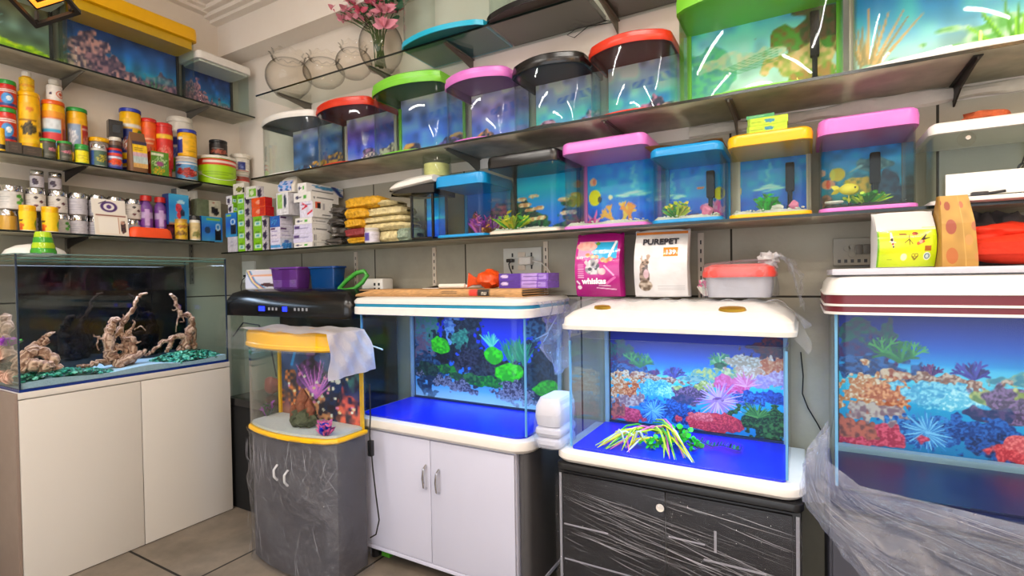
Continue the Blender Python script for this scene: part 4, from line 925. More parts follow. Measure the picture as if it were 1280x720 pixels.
cv = Canvas(26, 26, '#2a9ad8', 1).grad([(0, '#b8683c'), (.12, '#3aa0d8'), (.6, '#1f86d0'), (1, '#49b4e4')]); cv.blob(.5, .42, .16, .3, '#d83a4c', '#a02a3c', .5); cv.blob(.68, .4, .12, .12, '#2a3a5c', '#1a2a40', .3); cv.ell(.6, .75, .2, .06, '#a8dcf0')
zt = sbox('bright blue carton with red coral picture and dark blue side', 211, 236, 243, 274, .17, .07, cv, Canvas(4, 4, '#1c3f8c'), '#5ab4e0', z=S3+.09)
sbox('dark carton supporting the bright blue one', 205, 222, 274, 296, .13, .07, bands('#3a3038', [('b', .5, .5, .3, .3, '#8a3a4c', '#2a2430', .4)], 10, 10), Canvas(3, 3, '#2a2228'), z=S3); 
cvp = lambda: bands('#dcdcd8', [('e', .6, .5, .12, .2, '#2a2c30'), ('r', .6, .9, .15, .45, '#3a3c40'), ('t', .1, .5, .6, .9, '#a0a0a0')], 16, 14)
sbox('pale grey pump carton at the back beneath the shelf', 221, 247, 237, 258, .10, .06, cvp(), Canvas(3, 3, '#6a7078'), z=S3+.14)
sbox('dark carton under the pale pump carton at the back', 224, 250, 256, 296, .06, .05, bands('#4a4c50', [], 6, 6), None, z=S3)
cv = bands('#5f6a50', [('r', .52, 1, 0, 1, '#c0bda8'), ('b', .76, .4, .18, .26, '#1c1c20', '#2c2c30', .3), ('t', .1, .45, .3, .6, '#7a8468'), ('e', .7, .86, .05, .06, '#9a4a3c')], 22, 16)
z_ = at(260, 271, X=.17).z
sbox('olive carton with a black pump picture on the blue pump carton', 246, 276, 250, 270, .16, .06, cv, Canvas(3, 3, '#6a7058'), z=z_)
cv = Canvas(24, 24, '#2a86cc', 1).grad([(0, '#3a94c8'), (.5, '#2a6ad0'), (1, '#2a9ac8')]); cv.rect(.62, .95, .05, .5, '#10141c'); cv.ell(.78, .6, .12, .14, '#b8d8e8'); cv.ell(.78, .6, .07, .09, '#3a86c8'); cv.ell(.28, .45, .14, .14, '#1c3a5a'); cv.rect(.25, .9, .84, .95, '#7ab84a')
sbox('blue pump carton at the shelf edge under the olive one', 252, 278, 271, 299, .20, .06, cv, Canvas(3, 3, '#2a4ab0'), z=S3)
jl('yellow pebble filled pouch jar beside the cream lidded jar', 220, 235, 274, 297, .20, 'jar_gold', 'jar_gold', bands('#e0b420', [('b', .4, .3, .3, .2, '#5a4020', '#b08420', .5), ('b', .5, .75, .3, .12, '#c87820', '#8a5a1c', .4)], 18, 18), z=S3, lid_h=.008)
jl('cream jar with a dark lid at the shelf edge', 238, 251, 270, 298, .20, 'tin_white', 'tin_black', bands('#d8c088', [('b', .6, .3, .3, .2, '#6a7a3a', '#a88a4a', .5), ('t', .2, .8, .6, .8, '#8a7a50')], 16, 18), z=S3, lid_h=.024)
# tubs in the room corner
jarc = at(313, 235, Y=-.11)
zt = ZL2
t1 = jar('clear jar of red food with a cream label at the corner of the shelf', (.125, -.078, S2), .050, .115, 'jar_clear', 'tin_white', bands('#d8d0c4', [('r', 0, 1, .62, .74, '#c83a34'), ('t', .1, .9, .2, .5, '#b0a090'), ('r', 0, 1, .78, 1, '#a04a3c')]), lid_h=.012, rz=-.6)
jar('white tub with a small blue label, stacked on the red food jar', (.125, -.078, S2+.116), .054, .12, 'tin_white', 'tin_white', bands('#e4ded2', [('r', .42, .66, .1, .8, '#2c3a8c'), ('r', .2, .8, .0, .08, '#b85a4c'), ('b', .54, .4, .08, .2, '#8a9ad8', '#3a4aa0', .3)]), lid_h=.026, lid_r=.060, name='tub', cat='tub', rz=-.6)
# ================================================================ cartons and packets on the lower back shelf
SB = ZB+.0005
def cart(label, pl, ps, pr, z0, z1, front, side, yf=-.285, top='#d8d8d4', m='gloss_print', name='carton', group=None, rz=0):
    ym = 360-(((z0+z1)/2-1.3)*200)
    a, b = at(pl, 280, Y=yf), at(ps, 280, Y=yf)
    d = max(.03, min(-.02, at(pr, 280, X=b.x).y)-yf)
    o = printed_box(name, b.x-a.x-.001, d, z1-z0-.0006, front, side, None, top, '#c8c8c4', None, m, ((a.x+b.x)/2, yf+d/2, z0), rz)
    return tag(o, label, 'box', group)
def zrows(px, ys, yf=-.285):
    z = [at(px, y, Y=yf).z for y in ys]; z[0] = SB; return z
cg_ = lambda: bands('#7fc41e', [('r', .1, .9, .2, .6, '#c8e8d0'), ('r', .2, .7, .62, .78, '#5a9a1c'), ('e', .5, .4, .2, .12, '#5ab0b8')], 12, 12)
cs_ = lambda: bands('#e4e2ea', [('b', .4, .45, .3, .4, '#3a3050', '#4a4460', .3), ('e', .3, .8, .15, .1, '#f4f4f4')], 10, 12)
z = zrows(300, [317, 301, 286, 271, 257, 243])
nm = ['on the shelf itself', 'second from the shelf', 'third from the shelf', 'fourth from the shelf', 'topmost']
for i in range(5): cart('small green and white carton beside the blue pump box, '+nm[i], 297, 306, 315, z[i], z[i+1], cg_(), cs_(), group='green filter cartons')
z = zrows(322, [316, 300.5, 285.5, 270.5])
for i in range(3): cart('small green carton below the red cartons, '+nm[i], 316.5, 327.5, 336, z[i], z[i+1], cg_(), cs_(), group='green filter cartons')
zr = [z[3]+.0006, z[3]+.055, z[3]+.108]
for i in range(2): cart('orange and red carton on the green carton column, '+('lower' if i == 0 else 'upper')+' of two', 315, 332, 343-i*2, zr[i], zr[i+1], bands('#e8561c', [('e', .5, .5, .2, .2, '#f0a080'), ('r', .6, .95, .1, .9, '#c8301c')], 12, 10), bands('#b81e24', [('t', .2, .8, .3, .7, '#e07a70')], 8, 8), top='#d8582c')
zt_ = [at(320, 243, Y=-.285).z]
zc = zr[2]+.0006
cart('pale carton with a green window on top of the red cartons', 308, 321, 331, zc, zc+.072, bands('#dcdcd4', [('r', .3, 1, .1, .8, '#7ab83a'), ('e', .6, .45, .2, .2, '#d8e8c0')], 12, 12), cs_())
a = z  # green column top
zq = zrows(300, [317, 301, 286, 271, 257, 243])[5]+.0006
cart('cream carton with an olive picture on the green carton column', 292.5, 306.5, 309, zq, zq+.066, bands('#dedacc', [('b', .5, .45, .3, .26, '#8a8f3a', '#5a6428', .3), ('r', .85, 1, .1, .6, '#3a3a30')], 16, 14), Canvas(3, 3, '#c8c4b8'))
# blue pump box and white box at the shelf end
z = zrows(289, [317, 296])
cart('white carton at the very end of the carton shelf', 284, 296, 296.8, SB, z[1], bands('#d0ccd8', [('t', .3, .7, .3, .8, '#a8a4b8')], 10, 10), Canvas(2, 2, '#b8b4c0'), yf=-.28)
cv = Canvas(20, 26, '#2a7ac8', .7).grad([(0, '#3a9ad0'), (.5, '#1f5ac0'), (1, '#2a86d0')]); cv.ell(.65, .62, .22, .13, '#c0dcf0'); cv.ell(.65, .62, .13, .08, '#2a6ac0'); cv.rect(.45, .9, .1, .5, '#121828'); cv.rect(.1, .5, .88, .95, '#8ac84a')
z2 = at(289, 266, Y=-.28).z
cart('blue pump carton standing on the white one at the carton shelf end', 282, 296, 296.8, z[1]+.0005, z2, cv, Canvas(2, 2, '#1f3a8c'), yf=-.28)
for i in range(2): cart('little green and white carton above the blue pump carton, '+('lower' if i == 0 else 'upper')+' one', 285.5-i*2, 292-i, 296.8, z2+.0006+i*.052, z2+.052+i*.052, cs_(), cg_(), yf=-.28, group='green filter cartons')
# lilac-white cartons
z = zrows(343, [313, 298, 284, 270])
tx = lambda c='#8a86b8': bands('#dcd8ea', [('t', .1, .9, .2, .8, c), ('r', .05, .5, .75, .92, '#5a3a6a')], 14, 12)
fr = [bands('#d4d4ec', [('r', 0, 1, .1, .45, '#4a9ad8'), ('t', .1, .9, .5, .9, '#8a86b8')], 14, 12), tx('#7a70b0'), bands('#1f5ab8', [('b', .4, .5, .3, .3, '#3a9ad8', '#1c3f9c', .3)], 12, 12)]
sd = [bands('#cfd4ea', [('b', .5, .3, .5, .3, '#2a72c8', '#4a9ae0', .5), ('e', .5, .75, .2, .14, '#5a70b8')], 14, 12), tx(), tx('#a8a4b8')]
for i in range(3): cart('lilac white air pump carton beside the long white cartons, '+nm[i], 337.5, 350, 366, z[i], z[i+1], fr[i], sd[i])
cv = bands('#dedee4', [('r', .1, .5, .3, .9, '#9ac86a'), ('e', .72, .6, .12, .3, '#3a4a5c'), ('t', .5, .95, .1, .3, '#a8a8b0')], 18, 20)
cart('white carton with a green and grey product picture above the lilac cartons', 346, 361, 375, z[3]+.0006, z[3]+.125, cv, bands('#d8d6dc', [('t', .2, .8, .2, .8, '#b8b4c0')], 10, 10))
zz = z[3]+.126
# blue flowered soft packet on top
t = thing('packet', 'clear packet with blue flower print on the white carton', 'packet', ((at(347, 260, Y=-.285).x+at(362, 260, Y=-.285).x)/2, -.225, zz+.0005), .1)
MB('paper').loft([(rrect(-.055, .055, -.05, .05, .02), 0), (rrect(-.06, .06, -.055, .055, .02), .035), (rrect(-.05, .05, -.03, .03, .02), .075), (rrect(-.03, .035, -.008, .008, .006), .095)]).build('pouch', t)
cv = Canvas(24, 24, '#b8bce0', 1); cv.speck(14, .11, ['#2a6ab8', '#3a8ad0', '#1c4a8c', '#d8e0f4'])
picture('label', cv, lambda U, V: (-.05+.1*U, -np.interp(.006+.06*V, [0, .035, .075], [.05, .055, .03])-.0015, .006+.06*V), t)
# long white cartons (light fittings)
z = zrows(380, [311.5, 303, 291.5, 280, 272, 252, 240, 227.5])
stp = lambda: bands('#e6e4e2', [('r', .55, .75, .3, .7, '#5ab04a'), ('e', .2, .5, .1, .2, '#4a4a6a'), ('r', .3, .45, .4, .6, '#3a3a5a')], 18, 9, .03)
lil = lambda: bands('#d0cce8', [('t', .1, .9, .2, .8, '#7a78a8'), ('r', .05, .35, .5, .85, '#4a3a70')], 18, 10)
lng = lambda: bands('#e8e6e2', [('r', .2, .8, .38, .48, '#3a3a3c'), ('e', .12, .42, .03, .12, '#2a2a2c')], 34, 10, .03)
bar = lambda: bands('#e4e2dc', [('r', .1, .16, .2, .8, '#8a8a8c'), ('r', .2, .23, .2, .8, '#9a9a9c'), ('r', .5, .9, .2, .3, '#a8a49c')], 30, 10, .04)
lblp = ['lowest', 'second lowest', 'third from below', 'fourth from below']
defs = [(stp(), bar(), 367, 390, 411), (lil(), bar(), 366, 390.5, 412), (lil(), lng(), 367, 390, 413), (stp(), lng(), 369, 390, 411)]
for i, (f, s_, pl, ps, pr) in enumerate(defs): cart('long white lamp carton, '+lblp[i]+' of the tall white stack', pl, ps, pr, z[i], z[i+1], f, s_, top='#e8e8e6')
cv = bands('#dcd8ea', [('t', .1, .9, .15, .9, '#7a78a8')], 20, 16); cv.line(.2, .9, .55, .7, .05, '#d0283c', .05); cv.line(.2, .55, .55, .7, .05, '#d0283c'); cv.line(.95, .4, .6, .2, .06, '#d0283c')
s_ = bands('#e8e6e2', [('r', .12, .38, .55, .95, '#d85a3c'), ('r', .24, .4, .58, .9, '#2a2228'), ('r', .5, .62, .5, .9, '#b0aeb0'), ('r', .45, .9, .14, .22, '#2a2a2c')], 30, 18, .03)
cart('white carton with red arrow marks and an orange square in the tall white stack', 375, 391.5, 416, z[4], z[5], cv, s_)
cart('long white lamp carton below the top one of the tall white stack', 368, 389.5, 424, z[5], z[6], stp(), lng())
sw = bands('#e8e8ea', [('b', .55, .72, .4, .2, '#3a8ac0', '#5aa0d0', .4), ('r', .15, .7, .24, .36, '#3a3a3c')], 34, 12, .03); sw.line(.72, .95, .95, .1, .09, '#27408c')
cart('long white lamp carton with a blue swoosh on top of the tall white stack', 373, 384, 440, z[6], z[7], stp(), sw, yf=-.275)
# grey rolled bags squeezed beside the cartons
mat('grey_bag', '#6f6a66', .25, .3, .25, 20, .8, 30, trans=.15)
for i, (x, y, s_) in enumerate(((415, 305, 1), (419, 293, .9), (417, 281, .95), (421, 268, .9))):
    p = at(x, y, Y=-.20)
    m = MB('grey_bag').blob((0, 0, 0), .058*s_, .07, .027, .16, 3, 5)
    tag(m.build('rolled_bag', None, (p.x+.012, -.17, SB+.026+i*.054)), 'crumpled grey plastic roll between white cartons and yellow packets, '+['at the shelf', 'second up', 'third up', 'uppermost'][i], 'bag')
# yellow, red and cream net packets
for nm_, c in (('pack_yellow', '#d89c1c'), ('pack_cream', '#dcc290'), ('pack_red', '#8a3034'), ('pack_green', '#8a9a86')): mat(nm_, c, .5, 0, .3, 50, .7, 70)
def packet(label, pl, pr, yt, yb, m, yd=-.27, d=.13, name='packet', ribs=7, z0=None):
    a, b = at(pl, (yt+yb)/2, Y=yd), at(pr, (yt+yb)/2, Y=yd)
    zt, zb_ = at((pl+pr)/2, yt, Y=yd).z, (z0 if z0 is not None else at((pl+pr)/2, yb, Y=yd).z)
    w, h = b.x-a.x, zt-zb_
    mb = MB(m); ph = RND.uniform(0, 6)
    def f(u, v):
        # closed pillow: v goes round the section, u along the packet
        t = 2*PI*v; e = (1-abs(2*u-1)**6)**.5
        cy, cz = math.cos(t), math.sin(t)
        sy = math.copysign(abs(cy)**.6, cy); sz = math.copysign(abs(cz)**.7, cz)
        rip = 1+.07*math.sin(ribs*t+ph+2*u)+.05*math.sin(13*u*PI+ph+t)
        return Vector((w*(u-.5), d/2*sy*(.35+.65*e)*rip, h/2*sz*(.25+.75*e)*rip))
    mb.sheet(f, 18, 28)
    bmesh.ops.remove_doubles(mb.bm, verts=mb.bm.verts[:], dist=.0005)
    return tag(mb.build(name, None, ((a.x+b.x)/2, yd+d/2, (zt+zb_)/2), ang=1.2), label, 'packet')
packet('yellow folded packet at the bottom of the packet pile', 431, 456, 296, 309, 'pack_yellow', -.285, z0=SB+.004)
packet('dark red folded packet just above the lowest yellow one', 428, 454, 284.5, 296.5, 'pack_red', -.285)
packet('yellow folded packet above the dark red one', 428, 450, 272.5, 285, 'pack_yellow', -.28)
packet('yellow folded packet, second from the top of the yellow pile', 427, 455, 259.5, 273, 'pack_yellow', -.28)
packet('wide yellow folded packet on top of the yellow pile', 427, 470, 245, 260, 'pack_yellow', -.275)
packet('cream net packet on top of the cream pile', 451, 488, 250, 258, 'pack_cream', -.25, .15)
packet('large cream net packet, second from the top', 452, 500, 257.5, 270, 'pack_cream', -.25, .15)
packet('cream net packet in the middle of the cream pile', 447, 505, 269.5, 278.5, 'pack_cream', -.25, .15)
packet('cream net packet resting on the clear tub and green bundle', 446, 508, 278, 288, 'pack_cream', -.25, .15)
packet('pale cream packet behind the clear tub on the shelf', 470, 497, 287.5, 305.5, 'pack_cream', -.24, .14, z0=SB)
packet('greenish net bundle beside the tiny black framed aquarium', 493, 513, 284, 302, 'pack_green', -.25, .15, ribs=11, z0=SB)
a = at(464, 305, Y=-.27)
jar('small clear tub with a violet print in front of the cream packets', (a.x, -.262, SB), .036, .075, 'jar_clear', 'jar_clear', bands('#c8c4d0', [('r', .2, .45, .1, .9, '#5a4a9c'), ('t', .5, .95, .2, .8, '#a8a4b0')], 20, 14), lid_h=.01, cat='tub', name='tub', rz=-1.0)
# clear cup of yellow food on the tiny aquarium's hood
p = at(534, 222, Y=-.14)
t = thing('cup', 'clear plastic cup with pale yellow contents on the drooping white hood', 'cup', (1.842, -.205, ZB+.001+.2915))
MB('pane').lathe([(0, 0), (.058, 0), (.07, .012), (.066, .1), (.064, .1), (.064, .012), (0, .003)], 24).build('cup_wall', t)
mat('pale_yellow', '#d8d088', .6, 0, .15, 50); MB('pale_yellow').lathe([(0, .004), (.055, .004), (.06, .016), (.06, .062), (0, .066)], 20).build('contents', t)
# lime cartons on the yellow aquarium
lm = lambda: bands('#b4d81e', [('b', .55, .5, .12, .25, '#1f9a98', '#2a70a0', .3), ('t', .1, .4, .3, .7, '#6a8a10'), ('r', .0, .06, 0, 1, '#7aa010')], 40, 10)
for i, (pl, pr) in enumerate(((933, 984), (934, 985))):
    yf = -.27; a, b = at(pl, 155, Y=yf), at(pr, 155, Y=yf)
    o = printed_box('carton', b.x-a.x, .05, .0245, lm(), Canvas(2, 2, '#90b418'), None, '#a8cc20', '#90b418', None, 'gloss_print', ((a.x+b.x)/2, yf+.025+.012, 1.7685+i*.025)); tag(o, 'flat lime carton with teal print on the yellow aquarium hood, '+('lower' if i == 0 else 'upper'), 'box')
a, b = at(933, 147, Y=-.25), at(968, 143, Y=-.25)
o = printed_box('carton', b.x-a.x, .05, .012, bands('#2f9a5a', [('t', .1, .9, .3, .7, '#a8d8b0')], 16, 6), None, None, '#3aa868', '#2f8a50', None, 'gloss_print', ((a.x+b.x)/2, -.225, 1.8187)); tag(o, 'thin green carton topmost on the yellow aquarium hood', 'box')

# ================================================================ fish bowls and flower vase on the highest shelf
def bowl(label, x, y, r, h, ruff, neck=.70, seg=48):
    t = thing('fish_bowl', label, 'bowl', (x, y, ZC+.0005))
    hb = h*.88; pr = [(0, 0), (r*.45, 0), (r*.55, .004)]
    for k in range(1, 13):
        a = -PI/2+PI*k/13*.93+.35*(1-k/13); pr.append((max(r*.5, r*math.cos(-PI/2+.55+(PI-.55-.62)*k/12)), hb/2+hb/2*math.sin(-PI/2+.45+(PI-.45-.5)*k/12)))
    pr += [(r*neck, hb*.985), (r*neck*1.02, hb*1.02)]
    MB('bowl_glass').lathe(pr+[(q[0]*.975, q[1]+.002) for q in pr[::-1] if q[0] > 0]+[(0, .003)], seg).build('globe', t, ang=1.2)
    n = 11
    wob = lambda a, rr, z: (.007*ruff*math.sin(n*a)*max(0, (z-hb)/(h-hb)), .007*ruff*math.cos(n*a)*max(0, (z-hb)/(h-hb)))
    ru = [(r*neck*1.02, hb*1.02), (r*neck*1.0, hb*1.05), (r*neck*1.09, h*.98), (r*neck*1.14, h)]
    MB('bowl_glass').lathe(ru+[(q[0]-.003, q[1]+.001) for q in ru[::-1]], 72, wob=wob).build('ruffled_rim', t, ang=1.2)
    return t
def bowl_at(label, pl, pr, ytop, ruff, Y=-.135, **k):
    a, b = at(pl, 110, Y=Y), at(pr, 110, Y=Y); r = (b.x-a.x)/2*.92
    return bowl(label, (a.x+b.x)/2, Y, min(r, -Y-.006), at((pl+pr)/2, ytop, Y=Y).z-ZC, ruff, **k)
bowl_at('clear glass fish bowl with a ruffled rim, biggest of the three ruffled ones', 337, 387, 68, 1)
bowl_at('clear glass fish bowl with a ruffled rim, squat middle one of the three', 387, 425, 70, .9)
bowl_at('clear glass fish bowl with a ruffled rim, next to the flower vase', 426, 461, 57, .9)
v = bowl_at('big clear round glass vase holding pink flowers beside the cyan based tank', 452, 504, 20, .15, Y=-.12, neck=.7)
v.name = 'flower_vase'; vx, vy = v.location.x, v.location.y
mat('petal_pink', '#f292a4', .6, 0, .2, 40); mat('petal_rose', '#dc5c78', .6, 0, .25, 40); mat('stem_green', '#3f5a26', .6, 0, .2, 40)
t = thing('flower_bouquet', 'bunch of pink artificial flowers with dark green leaves in the round vase', 'flowers', (vx, vy, ZC+.012))
tops = []
m = MB('stem_green')
for k in range(9):
    px_, py_ = RND.choice([(420, 15), (432, 8), (445, 20), (455, 4), (440, -6), (470, 8), (478, 18), (486, 2), (462, 24)]), 0
heads = [(424, 18, -.10), (432, 12, -.13), (440, 22, -.15), (446, 8, -.12), (436, 2, -.16), (455, 24, -.12), (462, 4, -.16), (477, 14, -.20), (480, 33, -.215), (470, -6, -.12), (490, -4, -.15), (450, -12, -.14), (495, 10, -.12), (428, 24, -.11), (418, 12, -.12), (450, 14, -.17), (466, 18, -.17), (484, 14, -.2), (472, -2, -.18), (440, -8, -.13), (458, -4, -.17)]
for k, (hx, hy, Y) in enumerate(heads):
    p = at(hx, hy, Y=Y)-t.location; q = Vector((RND.uniform(-.03, .03), RND.uniform(-.02, .02), .01)); mid = Vector((p.x*.25, p.y*.3, p.z*.6))
    m.tube([q, q.lerp(mid, .5), mid, mid.lerp(p, .6)+Vector((0, 0, .01)), p], .0028, 5); tops.append(p)
m.build('stem', t)
m = MB('leaf_dark')
for k in range(80):
    p = at(RND.uniform(448, 500), RND.uniform(-12, 20), Y=RND.uniform(-.17, -.06))-t.location
    m.leaf(p, p+Vector((RND.uniform(-1, 1), RND.uniform(-.6, .4), RND.uniform(-.6, .7)))*.06, .013, .4)
m.build('leaves', t)
for k, p in enumerate(tops):
    big = k in (7, 8); m = MB('petal_pink' if k % 3 or big else 'petal_rose'); s_ = .052 if big else .034
    for j in range(12 if big else 9):
        a = j*2.4; up = .2+.9*(j/(12 if big else 9)); d = Vector((math.cos(a)*(1.25-up), math.sin(a)*(1.25-up), up*(.8 if big else .5)))
        m.leaf(p, p+d*s_*1.15, s_*.42, .5)
    m.build('blossom', t)
# ================================================================ rimless driftwood aquarium on the cream cabinet
plaster('cream_laminate', '#dcd6cd', '#d4cdc4', .15, 1.5, .02); mat('shaded_taupe', '#8f7d72', .5, 0, .05, 20); mat('seam', '#5a5148', .7, 0, .05)
t = thing('aquarium_cabinet', 'cream two door cabinet under the rimless driftwood aquarium', 'cabinet', (0, 0, 0))
y0, y1, XF, ZT = -1.31, -.40, .48, .853
ys = at(176, 480, X=XF).y
m = MB('cream_laminate').box(.03, XF-.022, y0, y1, .0, ZT-.03, .001); m.box(.03, XF, y0, y1, ZT-.028, ZT, .002); m.build('body', t)
MB('shaded_taupe').box(.03, XF-.004, y0-.012, y0-.0005, 0, ZT-.002, .001).build('end_panel', t)  # cabinet end turned from the light, its shade put into the taupe
for a, b in ((y0, ys-.0015), (ys+.0015, y1)):
    MB('cream_laminate').box(XF-.0215, XF, a+.001, b, .004, ZT-.0325, .0015).build('door', t)
t = thing('aquarium', 'long rimless aquarium with driftwood and a black back pane on the cream cabinet', 'aquarium', (0, 0, ZT))
X0, X1, Y0, Y1, H = .055, .478, y0+.004, y1-.004, .585
g = .006
o = [(X0, Y1), (X0, Y0), (X1, Y0), (X1, Y1)]
mat('led_blue_edge', '#16307c', .15, 0, .05)
MB('pane').ring(rrect(X0, X1, Y0, Y1, .002, 1), .012, H, g).build('glass', t, smooth=False)
MB('clear_edge').box(X0+.008, X0+.05, Y0+g, Y1-g, H-.02, H-.012).box(X1-.05, X1-.008, Y0+g, Y1-g, H-.02, H-.012).build('glass_brace', t, smooth=False)
mat('silicone', '#20304a', .3, 0, .05)
m = MB('silicone')
for yy in (Y0, Y1-.007): 
    for xx in (X0+.001, X1-.0075): m.box(xx, xx+.0065, yy+.0005, yy+.0065, .013, H)
m.build('corner_seam', t, smooth=False)
MB('clear_edge').ring(rrect(X0-.0005, X1+.0005, Y0-.0005, Y1+.0005, .002, 1), H, H+.004, g+.001).build('polished_rim', t, smooth=False)
MB('led_blue_edge').box(X0, X1, Y0, Y1, 0, .012).build('bottom_pane', t, smooth=False)
mat('black_glass', '#050506', .04, 0, 0, coat=0); MB('black_glass').box(X0+g+.001, X0+g+.005, Y0+g+.001, Y1-.012, .013, H-.03).build('back_pane', t, smooth=False)
# sand, gravel mounds
mat('blue_sand', '#b4cfe6', .8, 0, .1, 120, .5, 200)
zs = ZT+.0125
m = MB('blue_sand'); m.sheet(lambda u, v: Vector((X0+.014+(X1-X0-.024)*u, Y0+.01+(Y1-Y0-.02)*v, zs+.018+.006*math.sin(v*14)+.006*u)), 10, 40); m.sheet(lambda u, v: Vector((X0+.014+(X1-X0-.024)*u, Y0+.01+(Y1-Y0-.02)*v, zs+(0 if v in (0, 1) else 0))), 1, 1)
m.sheet(lambda u, v: Vector((X1-.010, Y0+.01+(Y1-Y0-.02)*u, zs+(.024+.006*math.sin(u*14))*v)), 40, 1)
tag(m.build('sand_bed'), 'pale blue sand on the floor of the driftwood aquarium', 'sand', None, 'stuff')
for nm, c in (('gravel_teal', '#2f9a86'), ('gravel_green', '#1f6a50'), ('gravel_dark', '#123c38'), ('gravel_pale', '#7ad0b8')): mat(nm, c, .35, 0, .2, 80)
def gravel(label, cy, ry, cx, rx, h, n):
    m = MB('gravel_green')
    for k in range(n):
        a = RND.uniform(0, 2*PI); r = math.sqrt(RND.random()); x, y = cx+rx*r*math.cos(a), cy+ry*r*math.sin(a)
        if not (X0+.02 < x < X1-.014 and Y0+.016 < y < Y1-.014): continue
        m.use(('gravel_green', 'gravel_teal', 'gravel_dark', 'gravel_teal', 'gravel_pale')[RND.randrange(5)])
        m.blob((x, y, zs+.016+h*(1-r*r)*RND.uniform(.75, 1)), RND.uniform(.007, .012), None, .006, .25, 1)
    m.use('gravel_dark'); m.sheet(lambda u, v: Vector((min(X1-.013, max(X0+.02, cx+rx*v*math.cos(2*PI*u))), min(Y1-.013, max(Y0+.015, cy+ry*v*math.sin(2*PI*u))), zs+.012+h*.85*(1-v*v))), 28, 6)
    return tag(m.build('gravel_mound'), label, 'gravel', None, 'stuff')
gravel('teal green gravel mound around the driftwood stump nearest the aquarium end', at(60, 470, X=.36).y, .24, .36, .19, .038, 620)
gravel('teal green gravel mound under the curved driftwood near the room corner', at(235, 445, X=.33).y, .20, .33, .16, .045, 560)
area('tank_led', (.27, -.85, ZT+H-.03), .10, .8, 5, '#cfe0ff')
# driftwood
m_, nt, out = _new('driftwood')
p = N(nt, 'ShaderNodeBsdfPrincipled', Roughness=.75); tc = N(nt, 'ShaderNodeTexCoord'); wv = N(nt, 'ShaderNodeTexWave', Scale=22.0, Distortion=9.0, Detail=3.0); nz = N(nt, 'ShaderNodeTexNoise', Scale=16.0, Detail=6.0)
cr = N(nt, 'ShaderNodeValToRGB'); cr.color_ramp.elements[0].color = (*lin('#8a5a44'), 1); cr.color_ramp.elements[1].color = (*lin('#e8bba6'), 1); cr.color_ramp.elements[0].position = .2; cr.color_ramp.elements[1].position = .75
ad = N(nt, 'ShaderNodeMath', operation='ADD'); ml = N(nt, 'ShaderNodeMath', operation='MULTIPLY'); ml.inputs[1].default_value = .5
for n in (wv, nz): nt.links.new(tc.outputs['Object'], n.inputs['Vector'])
nt.links.new(wv.outputs['Fac'], ad.inputs[0]); nt.links.new(nz.outputs['Fac'], ad.inputs[1]); nt.links.new(ad.outputs[0], ml.inputs[0]); nt.links.new(ml.outputs[0], cr.inputs[0]); nt.links.new(cr.outputs[0], p.inputs['Base Color'])
b = N(nt, 'ShaderNodeBump', Strength=.8, Distance=.01); nt.links.new(ml.outputs[0], b.inputs['Height']); nt.links.new(b.outputs[0], p.inputs['Normal']); nt.links.new(p.outputs[0], out.inputs['Surface'])
def limb(m, pts, r0, r1, n=26, wig=.006, seg=10):
    """gnarled branch through sighted points (px, py, X)"""
    P = [at(x, y, X=X) if not isinstance(q0, Vector) else q0 for q0 in pts for (x, y, X) in ((q0 if not isinstance(q0, Vector) else (0, 0, 0)),)]
    Q = []; 
    for i in range(n+1):
        s = i/n*(len(P)-1); k = min(int(s), len(P)-2); f = s-k
        p0, p1, p2, p3 = P[max(k-1, 0)], P[k], P[k+1], P[min(k+2, len(P)-1)]
        q = .5*((2*p1)+(-p0+p2)*f+(2*p0-5*p1+4*p2-p3)*f*f+(-p0+3*p1-3*p2+p3)*f**3)
        Q.append(q+Vector((RND.uniform(-1, 1), RND.uniform(-1, 1), RND.uniform(-1, 1)))*wig)
    m.tube(Q, [(r0+(r1-r0)*(i/n)**.8)*(1+.16*math.sin(i*1.3)) for i in range(n+1)], seg, .12)
bxx = .30
m = MB('driftwood')
limb(m, [(152, 452, bxx), (158, 432, bxx), (150, 412, .29), (158, 398, .30), (168, 382, .31), (173, 372, .31), (185, 366, .32)], .020, .0055, 34)
limb(m, [(140, 450, .33), (136, 425, .33), (139, 408, .32), (146, 399, .32)], .028, .016, 18)
limb(m, [(165, 452, .32), (166, 430, .32), (160, 415, .31)], .024, .012, 16)
limb(m, [(150, 455, .30), (128, 452, .33), (108, 458, .36), (96, 458, .38)], .018, .005, 22)
limb(m, [(148, 456, .36), (160, 450, .37), (176, 443, .36), (182, 436, .35)], .03, .008, 16)
for pts, r in (([(142, 420, .32), (128, 423, .33), (117, 419, .34)], .010), ([(150, 412, .30), (140, 425, .31), (133, 420, .34)], .012), ([(160, 416, .31), (168, 405, .31), (166, 400, .31)], .009), ([(158, 430, .32), (172, 428, .33), (176, 427, .33)], .010), ([(124, 420, .34), (121, 430, .35), (124, 438, .35)], .004), ([(145, 440, .34), (135, 438, .35), (128, 440, .35)], .009), ([(150, 402, .31), (155, 396, .31), (154, 393, .31)], .006), ([(168, 412, .31), (176, 408, .32), (182, 413, .32)], .003)): limb(m, pts, r, .002, 12, .003, 7)
for (x, y, X, r) in ((150, 450, .32, .034), (146, 434, .31, .028), (162, 446, .33, .030), (156, 422, .31, .022), (141, 408, .32, .016)):
    c = at(x, y, X=X); m.blob(c, r, r*.8, r*.75, .3, 3, 4)
tag(m.build('driftwood', ang=1.0), 'tall pinkish driftwood with one branch reaching up, in the middle of the rimless aquarium', 'driftwood')
m = MB('driftwood')
limb(m, [(240, 436, .27), (242, 420, .27), (240, 402, .28), (236, 394, .28), (227, 393, .29), (222, 384, .29), (219, 375, .29), (213, 368, .30)], .019, .008, 34)
